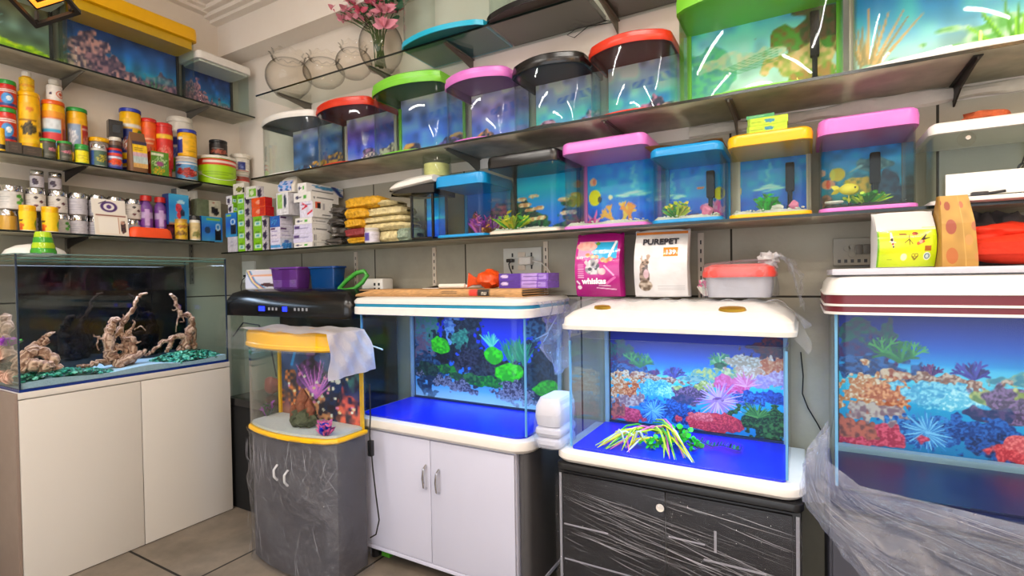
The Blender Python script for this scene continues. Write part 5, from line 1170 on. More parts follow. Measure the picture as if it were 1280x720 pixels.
limb(m, [(238, 424, .27), (225, 420, .29), (214, 424, .30), (200, 430, .31), (188, 440, .32), (180, 445, .34)], .020, .005, 28)
limb(m, [(230, 437, .29), (234, 422, .28), (238, 408, .28)], .034, .02, 14); limb(m, [(214, 425, .30), (212, 434, .31), (208, 440, .32)], .016, .008, 10)
for pts, r in (([(224, 394, .29), (221, 404, .30), (220, 415, .30)], .005), ([(222, 385, .29), (217, 388, .29), (215, 387, .29)], .005), ([(228, 396, .29), (230, 402, .30), (225, 402, .31)], .004)): limb(m, pts, r, .002, 12, .002, 7)
tag(m.build('driftwood', ang=1.0), 'curved driftwood arching over gravel at the corner end of the rimless aquarium', 'driftwood')
m = MB('driftwood')
limb(m, [(25, 462, .38), (38, 440, .36), (52, 438, .36), (64, 448, .37), (70, 460, .38)], .03, .02, 20); limb(m, [(30, 455, .38), (45, 455, .40), (62, 461, .40)], .034, .02, 14)
limb(m, [(28, 445, .34), (45, 438, .34), (56, 428, .34), (61, 418, .34), (67, 415, .34)], .022, .005, 22); limb(m, [(40, 432, .33), (52, 424, .34), (57, 420, .34)], .010, .004, 12)
limb(m, [(10, 450, .28), (4, 425, .24), (8, 405, .22), (2, 395, .2)], .035, .02, 18); limb(m, [(18, 470, .34), (8, 472, .30), (0, 470, .26)], .03, .02, 14)
for (x, y, X, r) in ((40, 456, .39, .032), (56, 457, .39, .030), (26, 450, .35, .03)): m.blob(at(x, y, X=X), r, r*.9, r*.7, .3, 3, 4)
tag(m.build('driftwood', ang=1.0), 'low chunky driftwood stump at the open end of the rimless aquarium', 'driftwood')
bush('purple plant on the driftwood at the open end of the rimless aquarium', at(11, 432, X=.30), .05, .04, 40, ['leaf_purple', 'leaf_purple', 'leaf_green'], w=.008)
# things on the rim
p = at(50, 312, X=.42)
m = MB(mat('green_glassy', '#3f9a2c', .15, 0, .1))
a, b = at(34, 312, X=.40), at(67, 312, X=.40); r_ = (b.y-a.y)/2; h_ = at(50, 290, X=.40).z-(ZT+H+.006)
mat('lime_glassy', '#a8c81e', .15, 0, .1)
tt = thing('feeder', 'green and lime ribbed bell feeder on the rim of the driftwood aquarium', 'feeder', (.43, (a.y+b.y)/2, ZT+H+.0045))
for i in range(4):
    z0, z1 = h_*i/4, h_*(i+1)/4; ra, rb = r_*(1-.42*(i/4)), r_*(1-.42*((i+1)/4))
    MB('green_glassy' if i % 2 == 0 else 'lime_glassy').lathe([(ra*.6, z0), (ra, z0), ((ra+rb)/2*1.04, (z0+z1)/2), (rb, z1), (rb*.6, z1)], 20).build('rib', tt)
MB('steel').box(-.04, .046, -.02, .02, -.0, .003).build('rest_bar', tt)
a, b = at(8, 305, X=.25), at(80, 305, X=.25)
tt = thing('bowl', 'white upturned bowl behind the green ribbed feeder', 'bowl', (.24, (a.y+b.y)/2, ZT+H+.005))
r_ = .09; MB('white_plastic').lathe([(r_, 0), (r_*1.02, .006), (r_*.92, .025), (r_*.6, .045), (r_*.2, .054), (0, .055), (0, .05), (r_*.55, .04), (r_*.88, .02), (r_*.96, 0)], 28, sy=1.25).build('shell', tt)
MB('steel').box(-.19, .235, -.09, -.07, -.0006, .0006).box(-.19, .235, .07, .09, -.0006, .0006).build('rest_bar', tt)

# ================================================================ black hooded aquarium in the corner
t = thing('aquarium', 'wide aquarium with a black domed hood and blue control lights in the room corner', 'aquarium', (.93, 0, 0))
XA, XB, YF, YK = -.50, .50, -.375, -.03
z1, z2, z3 = 1.118, 1.195, 1.262
m = MB('black_plastic'); o = rrect(XA-.015, XB+.015, YF-.02, YK, .05)
m.loft([(o, z1), (grow(o, .004), z1+.02), (grow(o, .004), z2-.01), (grow(o, -.012), z2+.02), (grow(o, -.035), z2+.048), ([(x*.86, (y-(YF+YK)/2)*.62+(YF+YK)/2) for x, y in o], z3)]); hd = m.build('hood', t)
mat('led_blue', '#1020ff', .3, 0, 0, emit='#2030ff', estr=3); mat('mark_grey', '#9a9aa0', .4, 0, 0)
for (x, w_) in ((-.17, .05), (.03, .035)): MB('led_blue').box(x, x+w_, YF-.0262, YF-.02, z1+.03, z1+.055).build('indicator_light', hd, smooth=False)
m = MB('mark_grey')
for k in range(7): m.box(-.09+k*.03+(.12 if k > 2 else 0), -.075+k*.03+(.12 if k > 2 else 0), YF-.0245, YF-.023, z1+.035, z1+.05)
m.build('button_mark', hd, smooth=False)
MB('pane').ring(rrect(XA, XB, YF, YK, .03), .64, z1+.01, .006).build('glass', t)
MB(mat('tank_dark', '#10161e', .4, 0, .1)).box(XA+.01, XB-.01, YK-.012, YK-.007, .64, z1).build('back_panel', t, smooth=False)
m = MB('black_plastic').prism(rrect(XA-.012, XB+.012, YF-.015, YK, .03), .60, .64); m.build('base', t)
m = MB('matt_black').box(XA, XB, YF, YK, .0, .60, .004); m.build('stand', t)
mat('red_box', '#a83a38', .5, 0, .1)
tag(MB('red_box').blob((0, 0, .05), .05, .04, .05, .1, 3).build('ornament', None, (.60, -.22, .645)), 'dull red ornament inside the black hooded corner aquarium', 'ornament')
m = MB('rubber'); m.tube([(.52, -.40, 1.0), (.62, -.402, 1.08), (.76, -.402, 1.07), (.85, -.402, .98), (.9, -.402, .8)], .004, 6); tag(m.build('cable'), 'black cable looping in front of the corner aquarium glass', 'cable')

# ================================================================ small yellow aquarium on the film wrapped stand
X3, Y3 = 1.328, -.472
t = thing('aquarium', 'small bow front aquarium with yellow hood and yellow base on a wrapped stand', 'aquarium', (X3, Y3, 0))
W3, D3 = .592, .235
pth = bow_path(W3, .18, D3, r=.05)
zb3, zh3, zt3 = .612, 1.004, 1.082
m = MB('yellow_plastic').prism(grow(pth, .008, -.001), zb3, zb3+.022, bev=.005); m.build('base', t)
MB('pane').ribbon(pth, zb3+.022, zh3+.01, .004).build('glass', t, ang=.9)
c = Canvas(80, 70, '#2a2a44', 1.25).grad([(0, '#6a4a3c'), (.2, '#4a3038'), (.5, '#22304c'), (1, '#3a4a74')]); c.grain(.3, 8)
for (u, v, ru, rv, q) in ((.2, .3, .2, .3, '#a8643c'), (.45, .5, .22, .34, '#5a3a6a'), (.5, .2, .2, .2, '#c48a6a'), (.7, .35, .2, .3, '#1c2844'), (.85, .2, .14, .3, '#c05a4a'), (.9, .55, .1, .2, '#3a5a5c')): c.blob(u, v, ru, rv, q, '#24202c', .5)
c.spikes(.45, .3, .5, 16, '#8a5aa0', '#c47ac4', 40, 140, .016); c.line(.15, .7, .22, .98, .02, '#3a78b8'); c.ell(.7, .5, .07, .1, '#1a2a4a'); c.ell(.72, .55, .03, .04, '#d8d8e8'); c.speck(30, .02, ['#d8b090', '#c47a9a', '#e0d0c0'], .1, .9, .1, .6)
backdrop(t, c, -W3/2+.012, W3/2-.012, zb3+.02, zh3, -.007); MB('dark_plastic').box(-W3/2+.01, W3/2-.01, -.006, -.002, zb3+.02, zh3).build('back_panel', t, smooth=False)
for s_ in (-1, 1): MB('yellow_plastic').box(s_*(W3/2-.011)-.008, s_*(W3/2-.011)+.008, -.018, -.0075, zb3+.02, zh3).build('corner_post', t, smooth=False)
o = grow(pth, .012, -.001)
MB('yellow_plastic').loft([(grow(o, -.01, -.001), zh3-.002), (o, zh3+.006), (o, zh3+.02), (grow(o, -.004, -.001), zh3+.024), (grow(o, -.004, -.001), zt3-.012), (grow(o, -.012, -.001), zt3-.002), (grow(o, -.022, -.001), zt3)]).build('hood', t)
# white foam sheet lying on the hood and hanging down on one side
mat('foam_sheet', '#efedf8', .4, 0, .06, 20, .5, 60, trans=.10)
t2 = thing('foam_sheet', 'white foam wrap lying on the yellow hood and hanging over its side', 'wrap', (X3, Y3, zt3+.002))
pA, pB = at(402, 424, X=1.645), at(456, 410, X=1.645); q0, q1 = at(411, 477, X=1.665), at(470, 461, X=1.665)
L = t2.location
def drape(u, v):
    # u across (front to back along the side), v from the far hood edge over the top and down the flap
    if v < .55:
        k = v/.55; x = -.29+k*.60; yy = -.01-.24*(1-u)*(1-.10*abs(2*k-1)**2)
        return Vector((x, yy, .004+.004*math.sin(u*9+k*7)+.003*math.sin(k*23)))
    k = (v-.55)/.45; top = Vector((.315, -.01-.24*(1-u)*.9, .002))
    bot = q0.lerp(q1, u)-L
    p_ = top.lerp(bot, k); p_.x += .02*math.sin(PI*k)*.6+.006*math.sin(u*11+k*6)+.004*math.sin(u*23-k*9); return p_
m = MB('foam_sheet'); m.sheet(drape, 24, 40, .002); m.build('sheet', t2, ang=1.2)
def wedge():
    m = MB('film'); 
    # film over the front edge of the hood
    f = lambda u, v: Vector(((-.305+.61*u), -.262-.03*(1-(2*u-1)**2)*.9-.012-.006*math.sin(u*19)*v, .004-.082*v))
    m.sheet(f, 30, 6); return m.build('film_edge', t2, ang=1.2)
wedge()
# sand, castle, small ornaments
tag(MB(mat('white_sand', '#dcdae0', .8, 0, .08, 140, .4, 200)).prism([(x+X3, y+Y3) for x, y in grow(pth, -.008)], zb3+.0225, zb3+.034).build('sand_bed'), 'white sand on the floor of the small yellow aquarium', 'sand', None, 'stuff')
zz = zb3+.0345
t3 = thing('castle_ornament', 'mossy red coral castle inside the small yellow aquarium', 'ornament', (at(377, 530, Y=-.61).x, -.60, zz))
mat('castle_stone', '#5a5a44', .8, 0, .3, 50, .8, 80); mat('castle_red', '#94503a', .8, 0, .25, 60, .6, 80)
m = MB('castle_stone')
for k in range(16): 
    a = k*.9; m.blob((.05*math.cos(a)*(.3+.7*RND.random()), .04*math.sin(a)*(.3+.7*RND.random()), .025+.03*RND.random()), .032, .03, .03, .35, 2, 5, flatz=0)
m.build('rock_base', t3, ang=1.2)
m = MB('castle_red')
for (x, y, r, h) in ((-.03, .01, .02, .15), (.0, .0, .024, .175), (.03, .01, .018, .13), (-.05, -.01, .016, .10), (.05, .0, .016, .11), (.012, -.02, .016, .12)):
    m.lathe([(r*1.1, .03), (r, h*.62), (r*1.25, h*.68), (r*1.15, h*.75), (r*.5, h*.92), (0, h)], 12, (x, y, 0), wob=lambda a, rr, z: (.002*math.sin(a*5+z*200), 0))
m.build('tower', t3, ang=1.0)
bush('pink and blue coral ornament beside the castle in the yellow aquarium', (at(407, 536, Y=-.65).x, -.65, zz), .085, .035, 46, ['leaf_pink', mat('leaf_blue', '#2a4ae0', .5, 0, .2, 60), 'leaf_pink'], name='coral_ornament', w=.008, cat='ornament')
bush('faint purple plant by the end glass of the yellow aquarium', (at(332, 525, Y=-.57).x, -.56, zz), .09, .025, 22, ['leaf_purple', 'leaf_dark'], w=.006)
# wrapped stand
mat('stand_grey', '#45444c', .5, 0, .1, 30)
t = thing('aquarium_stand', 'grey stand wrapped in crinkled clear film under the small yellow aquarium', 'stand', (X3, Y3, 0))
so = bow_path(W3-.015, .175, D3-.012, r=.045)
MB('stand_grey').prism(so, .012, zb3-.004, bev=.004).build('body', t)
mat('handle_white', '#d8d8dc', .3, 0, .02)
for hx, hy in ((347, 590), (360, 597)):
    p_ = at(hx, hy, Y=Y3-D3+.005)-Vector((X3, Y3, 0))
    MB('handle_white').tube([(p_.x+.004, p_.y-.004, p_.z-.035), (p_.x-.003, p_.y-.016, p_.z-.015), (p_.x-.001, p_.y-.018, p_.z+.015), (p_.x+.006, p_.y-.004, p_.z+.035)], .005, 8).build('handle', t)
wo = [(x*1.02, y) for x, y in grow(so, .008)]
def wrap(path, z0, z1, amp, name, parent, m='dusty_film', nv=40, sub=6):
    P = [Vector(p) for p in path]; Q = []
    for a, b in zip(P, P[1:]):
        k = max(1, int((b-a).length/.008)); Q += [a.lerp(b, i/k) for i in range(k)]
    Q.append(P[-1]); n = len(Q)-1; NRM = []
    for i in range(n+1):
        d = (Q[min(i+1, n)]-Q[max(i-1, 0)]).normalized(); NRM.append(Vector((d.y, -d.x)))
    ns = vnoise(n+1, nv+1, 14, 7)+.5*vnoise(n+1, nv+1, 40, 16)
    mb = MB(m)
    def f(u, v):
        i = min(n, int(round(u*n))); j = min(nv, int(round(v*nv))); s = i*1.0
        fold = amp*(ns[j, i]-.6)+amp*.6*math.sin((s*.13+v*9))*math.sin(v*PI)
        q = Q[i]+NRM[i]*(.004+max(0, fold)); return Vector((q.x, q.y, z0+(z1-z0)*v))
    mb.sheet(f, n, nv); return mb.build(name, parent, ang=1.4)
wrap(wo, .005, zb3+.012, .024, 'film_wrap', t)
mat('film_crease', '#d2d2da', .2, 0, .1, trans=.5)
m = MB('film_crease'); fp = [Vector(p) for p in grow(wo, .020)]
def onwrap(s, z):
    k = s*(len(fp)-3)+1; i = min(int(k), len(fp)-2); q = fp[i].lerp(fp[i+1], k-i); return Vector((q.x, q.y, z))
for k in range(100):
    s0, z0_ = RND.uniform(.02, .98), RND.uniform(.03, zb3-.02); ds, dz = RND.uniform(-.10, .10), RND.uniform(-.16, .10)
    if k % 3 == 0: s0, z0_, ds, dz = RND.uniform(.05, .95), zb3-RND.uniform(.0, .06), RND.uniform(-.06, .06), -RND.uniform(.05, .2)
    pts = [onwrap(min(.99, max(.01, s0+ds*f+RND.uniform(-.006, .006))), min(zb3, max(.02, z0_+dz*f))) for f in (0, .33, .66, 1)]; w_ = RND.uniform(.0002, .0008)
    m.tube(pts, [w_*.3, w_, w_*.8, w_*.2], 4)
m.build('film_crease', t)['kind'] = 'stuff'
# black cord with inline switch
m = MB('rubber'); px = [(462, 480), (463, 520), (462, 545), (464, 560), (466, 585), (470, 620), (474, 650), (470, 668), (463, 672)]
P_ = [at(x, y, Y=-.50) for x, y in px]
t = thing('inline_switch_cable', 'black power cord with an inline switch hanging between the yellow and white cabinets', 'cable', P_[3])
MB('rubber').tube([q-P_[3] for q in P_], .0032, 7).build('cord', t)
MB('black_plastic').box(-.012, .012, -.012, .008, -.035, .035, .005).build('switch', t)
# ================================================================ the three big lit aquariums along the back wall
def cv_reef(w=400, h=230, asp=1.65):
    c = Canvas(w, h, '#1060d0', asp).grad([(0, '#0f7ab8'), (.3, '#1aa0d8'), (.5, '#2fc4e4'), (.58, '#1ea8e4'), (.72, '#0c5cc8'), (.88, '#0a2fa4'), (1, '#081f84')])
    c.a = c.a*(1-.05+.1*vnoise(w, h, 6, 4)[..., None])
    B = c.blob
    for v, k in ((.56, .5), (.5, .6)): c.ell(.45, v, .3, .035, '#7adcf0', k, .9)
    # distant mounds
    B(.62, .56, .12, .07, '#c8c870', '#5aa0a8', .4); B(.72, .6, .12, .08, '#d8d49a', '#88a87a', .5); B(.52, .53, .07, .035, '#8ab0a8', '#3a8aa0')
    B(.06, .76, .1, .14, '#3a4a6a', '#1c6a6a', .5); B(.08, .66, .13, .1, '#274a8a', '#4a2a6a', .5); B(.1, .56, .14, .09, '#2a6ab4', '#1c3a70', .5)
    B(.93, .82, .12, .13, '#5a1a3a', '#1c1a4a', .5); B(.97, .92, .1, .1, '#6a2438', '#22204c', .5)
    # branching corals
    def bush_(u, v, L, n, cols, a0, a1, w, d=2):
        for i in range(n): c.branch(u, v, math.radians(a0+(a1-a0)*(i+.5)/n), L*RND.uniform(.75, 1.1), w, cols[i % len(cols)], d)
    bush_(.19, .62, .085, 7, ['#2a7a50', '#1f6a58', '#3f9a5c'], 15, 165, .014, 1); bush_(.14, .68, .07, 5, ['#4fae62', '#2a7a60'], 40, 150, .008, 1); bush_(.23, .66, .06, 4, ['#58b868', '#2f8a58'], 20, 120, .008, 1)
    bush_(.28, .53, .05, 5, ['#5a2a7a', '#3a1f6a', '#7a3a7c'], 25, 150, .011, 1); bush_(.40, .53, .07, 7, ['#3a3a9a', '#2a2470', '#4a4ab0'], 15, 165, .013, 1)
    bush_(.665, .69, .075, 9, ['#2f8a50', '#8ac08a', '#4aa864'], 5, 175, .012, 1); B(.665, .69, .04, .035, '#1c4a3a', '#2a6a4a', .3)
    # white and orange frills on the far side
    for (u, v, ru, rv, a, b) in ((.86, .66, .14, .12, '#e4dcd4', '#c89a80'), (.95, .72, .09, .1, '#e8a880', '#c8603c'), (.8, .74, .08, .06, '#d8d4c8', '#b09a80'), (.9, .56, .14, .06, '#c8b0e0', '#a08ad0'), (.98, .6, .07, .07, '#d8c8e4', '#b088c0')): B(u, v, ru, rv, a, b, .5, 11, 34)
    B(.34, .5, .13, .05, '#d8bca8', '#8a5a50', .5, 14, 40); B(.18, .53, .05, .04, '#e0c4a8', '#a04c3c', .5)
    B(.07, .38, .11, .15, '#e8d4b8', '#c87a4a', .55, 12, 34); B(.16, .37, .07, .12, '#e8a070', '#b0502c', .5, 12, 34); B(.13, .24, .1, .08, '#c8b8b0', '#8a6a78', .5)
    B(.3, .4, .13, .09, '#8ad8ec', '#3aa0d0', .4, 14, 40); B(.36, .38, .08, .06, '#b8ecf4', '#5ac0e0', .5, 14, 40); B(.42, .42, .06, .05, '#c8c87a', '#6a8a5a', .5)
    B(.5, .38, .1, .12, '#8a6a9a', '#4a3a5a', .3, 8, 44); B(.45, .3, .06, .05, '#5a4a7a', '#2a3a6a', .4)
    # anemones
    B(.74, .5, .11, .1, '#f07ab8', '#e04a90', .25, 7, 30); c.spikes(.8, .5, .14, 22, '#f8a8d0', '#e868a8', 0, 180, .012)
    B(.57, .46, .05, .05, '#d8d08a', '#8a9a4a', .5)
    B(.9, .4, .13, .07, '#2a5ac4', '#173a8c', .4, 12, 40); B(.82, .37, .08, .06, '#3a7ad0', '#1c3a90', .4, 12, 40)
    c.spikes(.655, .33, .23, 54, '#d8b0ec', '#a87ad0', 0, 360, .012); B(.655, .33, .035, .03, '#7a4a8a', '#b890c8', .3)
    # front rows
    B(.3, .16, .14, .11, '#3a8ad8', '#1a4a9a', .4, 12, 40); B(.42, .2, .1, .08, '#2a6ac4', '#123a80', .4, 12, 40); c.spikes(.27, .15, .15, 40, '#7ac4f0', '#3a86d0', 0, 360, .010); B(.48, .1, .1, .1, '#1f5ab0', '#0f2a60', .4, 12, 40)
    B(.12, .08, .12, .09, '#e85a78', '#b03050', .3, 9, 40); B(.04, .12, .06, .1, '#7a4a4c', '#c86a5c', .5)
    B(.88, .16, .15, .15, '#2f6a34', '#14301c', .4, 12, 44); B(.95, .08, .1, .1, '#3f7a3c', '#173018', .4); c.spikes(.86, .2, .16, 24, '#5a9a4a', '#2a6a34', 10, 170, .010)
    B(.58, .08, .13, .1, '#f05a60', '#c02c3c', .3, 9, 46); B(.68, .1, .12, .1, '#e84a54', '#a8283c', .3, 9, 46); B(.55, .14, .07, .05, '#f88080', '#d04a54', .3, 9, 46)
    return c
def cv_plantscape(w=340, h=220, asp=1.5):
    c = Canvas(w, h, '#1040d0', asp).grad([(0, '#a8d8ec'), (.12, '#6ab8e0'), (.3, '#2a7ad0'), (.6, '#0c38d8'), (1, '#0a1fb8')])
    B = c.blob
    B(.08, .5, .16, .5, '#2a5a7c', '#16304c', .4); B(.06, .75, .1, .25, '#4a7a8c', '#7a5a6a', .5); B(.12, .85, .09, .16, '#3f8a6a', '#5a7a8a', .5)
    B(.28, .62, .14, .26, '#1c2a3c', '#0a101c', .5); B(.3, .85, .08, .2, '#3a5aa0', '#7aa0c8', .5); B(.38, .72, .1, .26, '#2a3a4c', '#101828', .5); B(.36, .7, .06, .1, '#4aa07a', '#2a6a5a', .5)
    B(.46, .42, .16, .18, '#10121e', '#3a3a4c', .45, 10, 34); B(.6, .36, .14, .14, '#14181e', '#34404a', .45, 10, 34); B(.92, .45, .14, .4, '#0c1424', '#223a4c', .45, 10, 30); B(.8, .35, .1, .16, '#0c1420', '#26404c', .45); B(.9, .8, .09, .18, '#152a4c', '#3a6a8c', .5)
    c.spikes(.57, .62, .16, 11, '#4ac0a0', '#7ae0a8', 45, 135, .018)
    for k in range(9): c.spikes(.68+.014*k+RND.uniform(-.01, .01), .44+RND.uniform(0, .14), RND.uniform(.14, .26), 5, ('#2f9a5a', '#1f7a50', '#3fb06a')[k % 3], '#2a8a5c', 55, 125, .013)
    B(.2, .58, .085, .1, '#4ae01c', '#2aa81c', .2, 6, 20); B(.58, .52, .07, .085, '#46e61c', '#2cb020', .15, 6, 20); B(.68, .34, .1, .1, '#46e61c', '#2cb020', .2, 6, 20); B(.92, .22, .09, .1, '#3ad01c', '#249020', .2, 6, 20); B(.52, .24, .14, .06, '#2a9a2c', '#14602c', .3)
    B(.22, .33, .1, .06, '#2f8a2c', '#14502c', .4); B(.1, .3, .1, .08, '#1c4a3c', '#0c2a2c', .5); B(.3, .3, .03, .04, '#3ac02c', '#1c802c', .3); B(.38, .25, .12, .05, '#3a7a3c', '#1c4a2c', .4)
    for (u, v, r) in ((.2, .2, .07), (.33, .16, .08), (.43, .11, .035), (.72, .14, .12), (.85, .08, .06), (.03, .25, .04)): B(u, v, r, r*.9, '#3a3a4c', '#8a8a9a', .5, 12, 40)
    c.ell(.5, .02, .6, .07, '#b8e4f0', .5, 1); c.line(.93, .78, .99, .95, .008, '#a8c8dc', .003); c.line(.93, .78, .86, .72, .006, '#a8c8dc', .003)
    return c
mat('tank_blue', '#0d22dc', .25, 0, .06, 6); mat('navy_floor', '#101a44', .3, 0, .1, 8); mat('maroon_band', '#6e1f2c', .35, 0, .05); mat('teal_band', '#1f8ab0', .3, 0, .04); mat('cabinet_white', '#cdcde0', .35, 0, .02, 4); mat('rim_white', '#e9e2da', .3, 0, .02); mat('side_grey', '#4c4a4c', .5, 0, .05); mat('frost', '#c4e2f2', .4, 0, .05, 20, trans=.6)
mat('lit_edge_blue', '#7fc4ee', .3, 0, .05, trans=.35)
def big_tank(label, x0, x1, yf, yb, z0, zt, cv, floor, r=.045, edge=True, bow_=.0):
    t = thing('aquarium', label, 'aquarium', ((x0+x1)/2, yb, z0)); X = (x1-x0)/2; D = yb-yf
    pth = [(-X, 0)]+[p for p in round_path(2*X, D, r)[1:-1]]+[(X, 0)]
    if bow_: pth = [(x, y-bow_*(1-(x/X)**2)*(1 if y < -D*.6 else 0)) for x, y in pth]
    MB('pane').ribbon(pth, .012, zt-z0+.012, .006).build('glass', t, ang=.9)
    MB(floor).prism(grow(pth, -.007, -.001), .004, .012).build('bottom_pane', t)
    b = MB('dark_plastic').box(-X+.012, X-.012, -.006, -.001, .012, zt-z0).build('back_panel', t, smooth=False)
    picture('backdrop', cv, lambda U, V: (-X+.03+(2*X-.05)*U, -.0075+0*U, .022+(zt-z0-.022)*V), t, 'poster')
    MB('silicone').box(-X+.012, X-.012, -.016, -.0078, .012, .02).build('back_seam', t, smooth=False)
    for s_ in (-1, 1): MB('frost').box(s_*(X-.016)-.008, s_*(X-.016)+.008, -.02, -.008, .012, zt-z0).build('corner_post', t, smooth=False)
    for s_ in (-1, 1):
        MB('lit_edge_blue').box(s_*(X-.0045)-.0035, s_*(X-.0045)+.0035, -D+max(.006, r*.45)-.004, -D+max(.006, r*.45)+.003, .013, zt-z0).build('corner_seam', t, smooth=False)  # front seams, pale blue for the tank light painted on their edges
    return t, pth, X, D
def base_rim(t, pth, d, z0, z1, m, bev=.012, name='base_rim'):
    return MB(m).prism(grow(pth, d, -.001), z0, z1, bev=bev).build(name, t)
def tank_lamp(x0, x1, y, z, power, color): area('hood_lamp', ((x0+x1)/2, y, z), (x1-x0)*.85, .12, power, color)

# ---- white cabinet + blue striped hood
XA, XB, YF, YB = 1.52, 2.405, -.415, -.035
z0, zt = .672, 1.150
t, pth, X, D = big_tank('wide blue lit aquarium with white and teal hood and green planted backdrop', XA, XB, YF, YB, z0, zt, cv_plantscape(), 'tank_blue', r=.05, bow_=.025)
base_rim(t, pth, .035, -.045, .004, 'rim_white', .014)
hz = [zt-z0-.004, zt-z0+.034, zt-z0+.048, zt-z0+.078]
o = grow(pth, .03, -.001)
MB('white_plastic').loft([(grow(o, -.02, -.001), hz[0]), (o, hz[0]+.004), (o, hz[1]-.004), (grow(o, -.004, -.001), hz[1])]).build('hood', t)
MB('teal_band').prism(grow(o, -.004, -.001), hz[1], hz[2]).build('hood_band', t)
MB('white_plastic').loft([(grow(o, -.001, -.001), hz[2]), (grow(o, .0, -.001), hz[2]+.012), (grow(o, -.012, -.001), hz[3]-.006), (inset(o, .04), hz[3])]).build('hood_top', t)
MB('black_plastic').box(-.05, X-.10, -D+.03, -D+.12, hz[3]-.002, hz[3]+.0015, .001).build('hood_hatch', t, smooth=False)
tank_lamp(XA, XB, -.30, zt-.02, 5.5, '#86bcff')
c = thing('aquarium_cabinet', 'white cabinet with two doors and chrome handles under the blue striped aquarium', 'cabinet', (0, 0, 0))
cx0, cx1, cyf, cz0, cz1 = XA-.01, XB+.015, -.425, .07, z0-.047
o = rrect(cx0, cx1, cyf, YB, .03)
MB('cabinet_white').prism(rrect(cx0, cx1-.05, cyf, YB, .006), cz0+.02, cz1).build('body', c)
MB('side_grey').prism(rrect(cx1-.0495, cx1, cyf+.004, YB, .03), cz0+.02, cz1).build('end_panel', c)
MB('cabinet_white').prism(rrect(cx0-.004, cx1+.004, cyf-.012, YB, .02), cz0, cz0+.0195, bev=.004).build('plinth', c)
xs = at(540, 570, Y=cyf).x
for a, b, hx in ((cx0+.004, xs-.0015, (533, 596)), (xs+.0015, cx1-.052, (549, 602))):
    d = MB('cabinet_white').box(a, b, cyf-.012, cyf-.0005, cz0+.0225, cz1-.006, .002).build('door', c)
    p_ = at(*hx, Y=cyf-.012)
    MB('chrome').tube([(p_.x, cyf-.0125, p_.z-.05), (p_.x, cyf-.03, p_.z-.04), (p_.x, cyf-.036, p_.z), (p_.x, cyf-.03, p_.z+.04), (p_.x, cyf-.0125, p_.z+.05)], .0055, 8).build('handle', d)
for fx in (cx0+.06, cx1-.06):
    for fy in (cyf+.05, YB-.05): MB('dark_plastic').cyl(.022, 0, cz0, (fx, fy), 14).build('foot', c)
p_ = at(483, 696, Y=-.36); o_ = printed_box('carton', .05, .05, .02, Canvas(2, 2, '#5ab02c'), None, None, '#6ac03a', '#4a9a24', None, 'print', (p_.x, -.34, 0)); tag(o_, 'small green carton on the floor under the white cabinet', 'box')

# ---- black cabinet + white hood with gold ovals
XA, XB, YF, YB = 2.595, 3.30, -.425, -.035
z0, zt = .686, 1.062
z0 = at(985, 607, Y=YF).z
reef = cv_reef()
t, pth, X, D = big_tank('bright blue aquarium with white gold marked hood and coral reef backdrop on the black cabinet', XA, XB, YF, YB, z0, zt+.01, reef, 'tank_blue', r=.02)
zr = at(683, 574, Y=YF-.045).z
base_rim(t, pth, .045, zr-z0, .004, 'rim_white', .012)
zl = at(994, 424, Y=YF-.02).z-z0; zu = at(985, 403, Y=YF-.02).z-z0
o = grow(pth, .022, -.001)
MB('white_plastic').loft([(grow(o, -.03, -.001), zl), (grow(o, .002, -.001), zl+.004), (grow(o, .004, -.001), zl+.018), (grow(o, -.002, -.001), zl+.022), (grow(o, -.006, -.001), zu-.004), (inset(o, .03), zu+.018), (inset(o, .10), zu+.050), (inset(o, .13), zu+.054)]).build('hood', t)
hz5 = z0+zu+.054
for px, w_ in ((752, .032), (915, .042)):
    p_ = at(px, 389 if px < 800 else 392, Y=-.40)
    M = Matrix.Translation((p_.x-t.location.x, -D-.022+.055, zu+.034)) @ Matrix.Rotation(.36, 4, 'X')
    MB('gold').lathe([(0, -.008), (w_, -.004), (w_*.9, .004), (0, .008)], 24, sy=.42, M=M).build('gold_oval', t)
tank_lamp(XA, XB, -.31, zt-.02, 4.8, '#a4d0ff')
# plastic cover drawn over the hood
c = thing('film_cover', 'clear crumpled plastic film drawn over the white hood with gold ovals', 'film', (t.location.x, YB, hz5+.004))
def cov(u, v):
    # v: front edge (0) up over the top to the back (1); wings hang at both sides
    x = (X+.035)*(2*u-1); e = abs(2*u-1); y = -D+.015+.12*v; 
    prof = -.030*max(0, 1-v/.34)**1.4-.045*max(0, 1-v/.2) if v < .34 else 0.
    zz = prof-.06*max(0, (e-.86)/.14)**1.2+.003*math.sin(u*37+v*11)*math.sin(v*17)+.004*math.sin(u*71)
    if e > .95: x += (.018+.010*math.sin(v*19))*(1 if u > .5 else -1)*(e-.95)/.05; zz -= .02*(e-.95)/.05*(1+.4*math.sin(v*13))
    return Vector((x, y-.012*max(0, 1-v/.2), max(zz, -.16)))
m = MB('film'); m.sheet(cov, 60, 24); m.build('sheet', c, ang=1.4)
